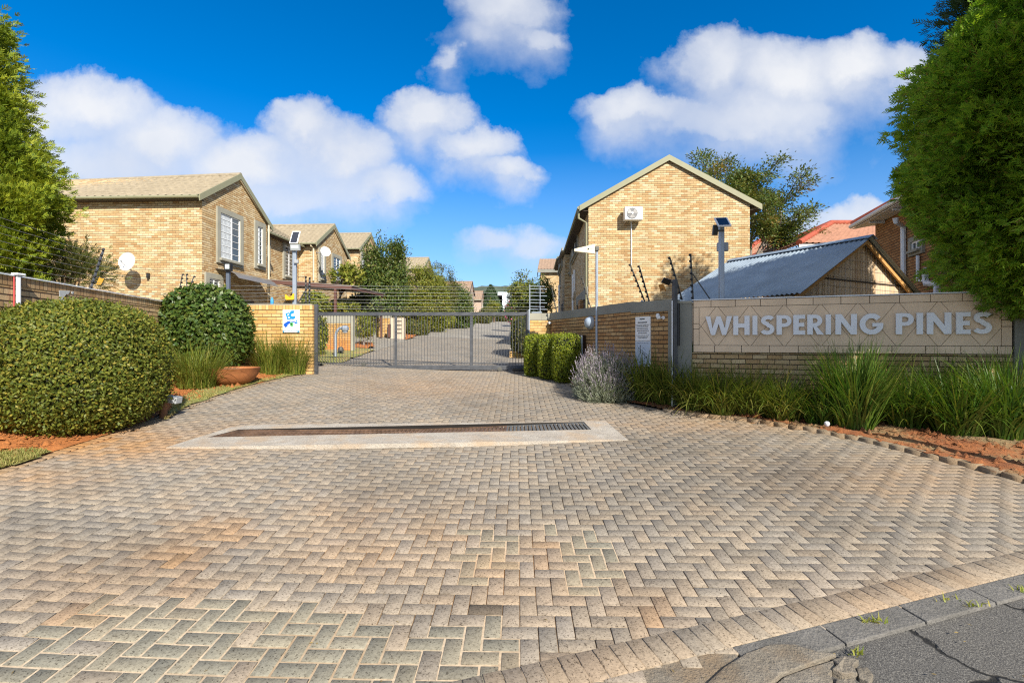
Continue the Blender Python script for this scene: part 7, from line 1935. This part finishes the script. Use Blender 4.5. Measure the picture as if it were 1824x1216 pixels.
# shrubs along the inner road
for k, (px, py, Y, rx, rz, mt, lab) in enumerate(((735, 588, 30.5, .55, .62, 'tree_olive', 'reddish olive shrub on the soil border just right of the letterboxes'),
        (752, 587, 31.5, .45, .55, 'tree_olive', 'second olive shrub on the soil border below the yellow green tree'),
        (775, 578, 37, .70, .65, 'tree_dark', 'dark rounded shrub at the kerb below the olive tree'), (800, 572, 42, .6, .5, 'tree_lime', 'bright low shrub at the bend of the road'),
        (828, 572, 47, .9, .6, 'tree_dark', 'dark shrub at the road edge beneath the lower dark tree'), (857, 568, 62, 1.4, .8, 'tree_olive', 'olive shrub row where the road ends'),
        (900, 568, 76, 2.2, .9, 'tree_olive', 'olive shrubs across the far end of the road before the pale building'), (912, 556, 41, .55, .9, 'tree_dark', 'dark flowering shrub with pink blooms beside the pale building'), (565, 600, 16.5, .30, .75, 'tree_lime', 'yellow green creeper bush between gate post and courtyard wall'),
        (560, 541, 20.5, .55, .52, 'tree_lime', 'leafy yellow green bush above the courtyard wall'), (608, 549, 23.5, .9, .35, 'tree_lime', 'bright potted plants under the carport'), (650, 545, 26, 1.1, .6, 'tree_dark', 'dark leafy bush in the shade beyond the carport'))):
    c = P(px, py, Y)
    s_ = shrub('shrub', lab, 'shrub', c, (rx, rx * .85, rz), int(900 + 1500 * rx), .10 + .002 * Y, M[mt], p=2.1, seed=50 + k, amp=.10, depth=.3)
    if k == 7:
        n = 160; d = unit(n); pos = np.array(c) + d * np.array([rx, rx, rz]) * 1.02; V = leaf_quads(pos, norm(d + RNG.normal(0, .4, (n, 3))), unit(n), .16, .13); np_mesh('blossoms', V, quads_of(V), M['flower'], s_)

# ---- sparse feathery tree behind the right house
def feathery():
    base = Vector((14.2, 27, gz(14, 27))); t = thing('feathery_tree', 'sparse wide feathery tree with bare grey limbs behind the right brick house', 'tree', base)
    rs = random.Random(21); mb = MB(); tips = []
    def grow(p, d, L, r, lv):
        pts = [p]; q = p.copy(); dd = d.copy(); n = 4
        for i in range(n):
            dd = (dd + Vector((rs.gauss(0, .10), rs.gauss(0, .10), rs.gauss(.03, .07)))).normalized(); q = q + dd * (L / n); pts.append(q.copy())
            if lv >= 3: tips.append((q.copy(), dd.copy(), lv))
        mb.tube(pts, [r * (1 - .45 * i / n) for i in range(n + 1)], 5 if lv > 1 else 8)
        if lv < 4:
            for k in range(3 if lv < 3 else 2):
                ax = Vector((rs.gauss(0, 1), rs.gauss(0, 1), rs.gauss(0, .5))).normalized(); e = (dd + ax * rs.uniform(.45, .8)).normalized(); e.z = e.z * .8 + .05
                grow(pts[rs.randint(2, 4)], e.normalized(), L * rs.uniform(.62, .82), r * .55, lv + 1)
        else: tips.append((q, dd, lv))
    fork = Vector(P(1335, 478, 27)) 
    mb.tube([base, base.lerp(fork, .5) + Vector((.1, 0, 0)), fork], [.26, .22, .18], 9)
    for px, py, L in ((1250, 330, 3.2), (1300, 330, 3.4), (1345, 320, 3.2), (1395, 340, 3.3), (1420, 395, 3.0), (1375, 390, 2.6), (1285, 370, 2.6), (1225, 330, 3.0)):
        tgt = P(px, py, 27 + rs.uniform(-1.5, 1.5)); d = (tgt - fork).normalized(); grow(fork, d, (tgt - fork).length * .62, .09, 2)
    mb.build('trunk', M['bark_grey'], t, smooth=True)
    tp = np.array([tuple(a) for a, b, c in tips]); td = np.array([tuple(b) for a, b, c in tips])
    px = 912 + tp[:, 0] / tp[:, 1] * F; py = 608 - (tp[:, 2] - EYE) / tp[:, 1] * F
    k = RNG.random(len(tp)) < np.where(py < 330, 1.0, np.where((py < 430), .9, .2)); tp, td = tp[k], td[k]
    m = 110; idx = np.repeat(np.arange(len(tp)), m); g = RNG.normal(0, .27, (len(idx), 3)); g[:, 2] *= .5
    pos = tp[idx] + g; D = norm(td[idx] * .4 + g * 2 + RNG.normal(0, .35, (len(idx), 3)) - np.array([0, 0, .15]))
    V = leaf_quads(pos, D, norm(RNG.normal(0, .5, (len(idx), 3)) + np.array([0, 0, 1])), RNG.uniform(.10, .22, len(idx)), .07)
    gold = (RNG.random(len(tp)) < .07)[idx].astype(np.int32)
    np_mesh('crown', V, quads_of(V), [M['acacia'], M['acacia_gold']], t, mi=gold)
feathery()

# ---- small weeds, leaves and scraps on the paving
def scatter_leaves():
    n = 330; px = RNG.uniform(-50, 1850, n); py = RNG.uniform(700, 1216, n)
    k = np.arange(n) > 90; px[k] = RNG.uniform(1200, 1900, k.sum()); py[k] = 738 + np.maximum(px[k] - 1330, 0) * .215 + RNG.normal(0, 12, k.sum())
    mats = leaf_mat('fallen_leaf', [(.20, .14, .05), (.30, .22, .08), (.12, .085, .035)], .8, .1)
    pts = [G(a, b) for a, b in zip(px, py)]
    pos = np.array([(p.x, p.y, p.z + .006) for p in pts]); a = RNG.uniform(0, 6.28, n); D = np.stack([np.cos(a), np.sin(a), np.zeros(n)], 1)
    V = leaf_quads(pos, D, norm(np.array([[0, 0, 1.]]) + RNG.normal(0, .15, (n, 3))), RNG.uniform(.012, .03, n), RNG.uniform(.006, .014, n)); struct(np_mesh('leaf_litter', V, quads_of(V), mats), 'tiny dry leaf scraps lying on the paving', 'stuff')
scatter_leaves()
wp = []
for px, py, n in ((1525, 1165, 16), (1558, 1108, 26), (1735, 1080, 12), (1815, 1050, 16), (1690, 1068, 10)):
    for i in range(n): q = G(px + random.gauss(0, 12), py + random.gauss(0, 2)); wp.append(q)
wp = np.array([tuple(q) for q in wp])
struct(blades('weeds', wp[:, 0], wp[:, 1], wp[:, 2], RNG.uniform(.02, .06, len(wp)), .007, .6, M['grassyellow'], segs=3), 'small weeds growing along the joint of kerb and street', 'stuff')
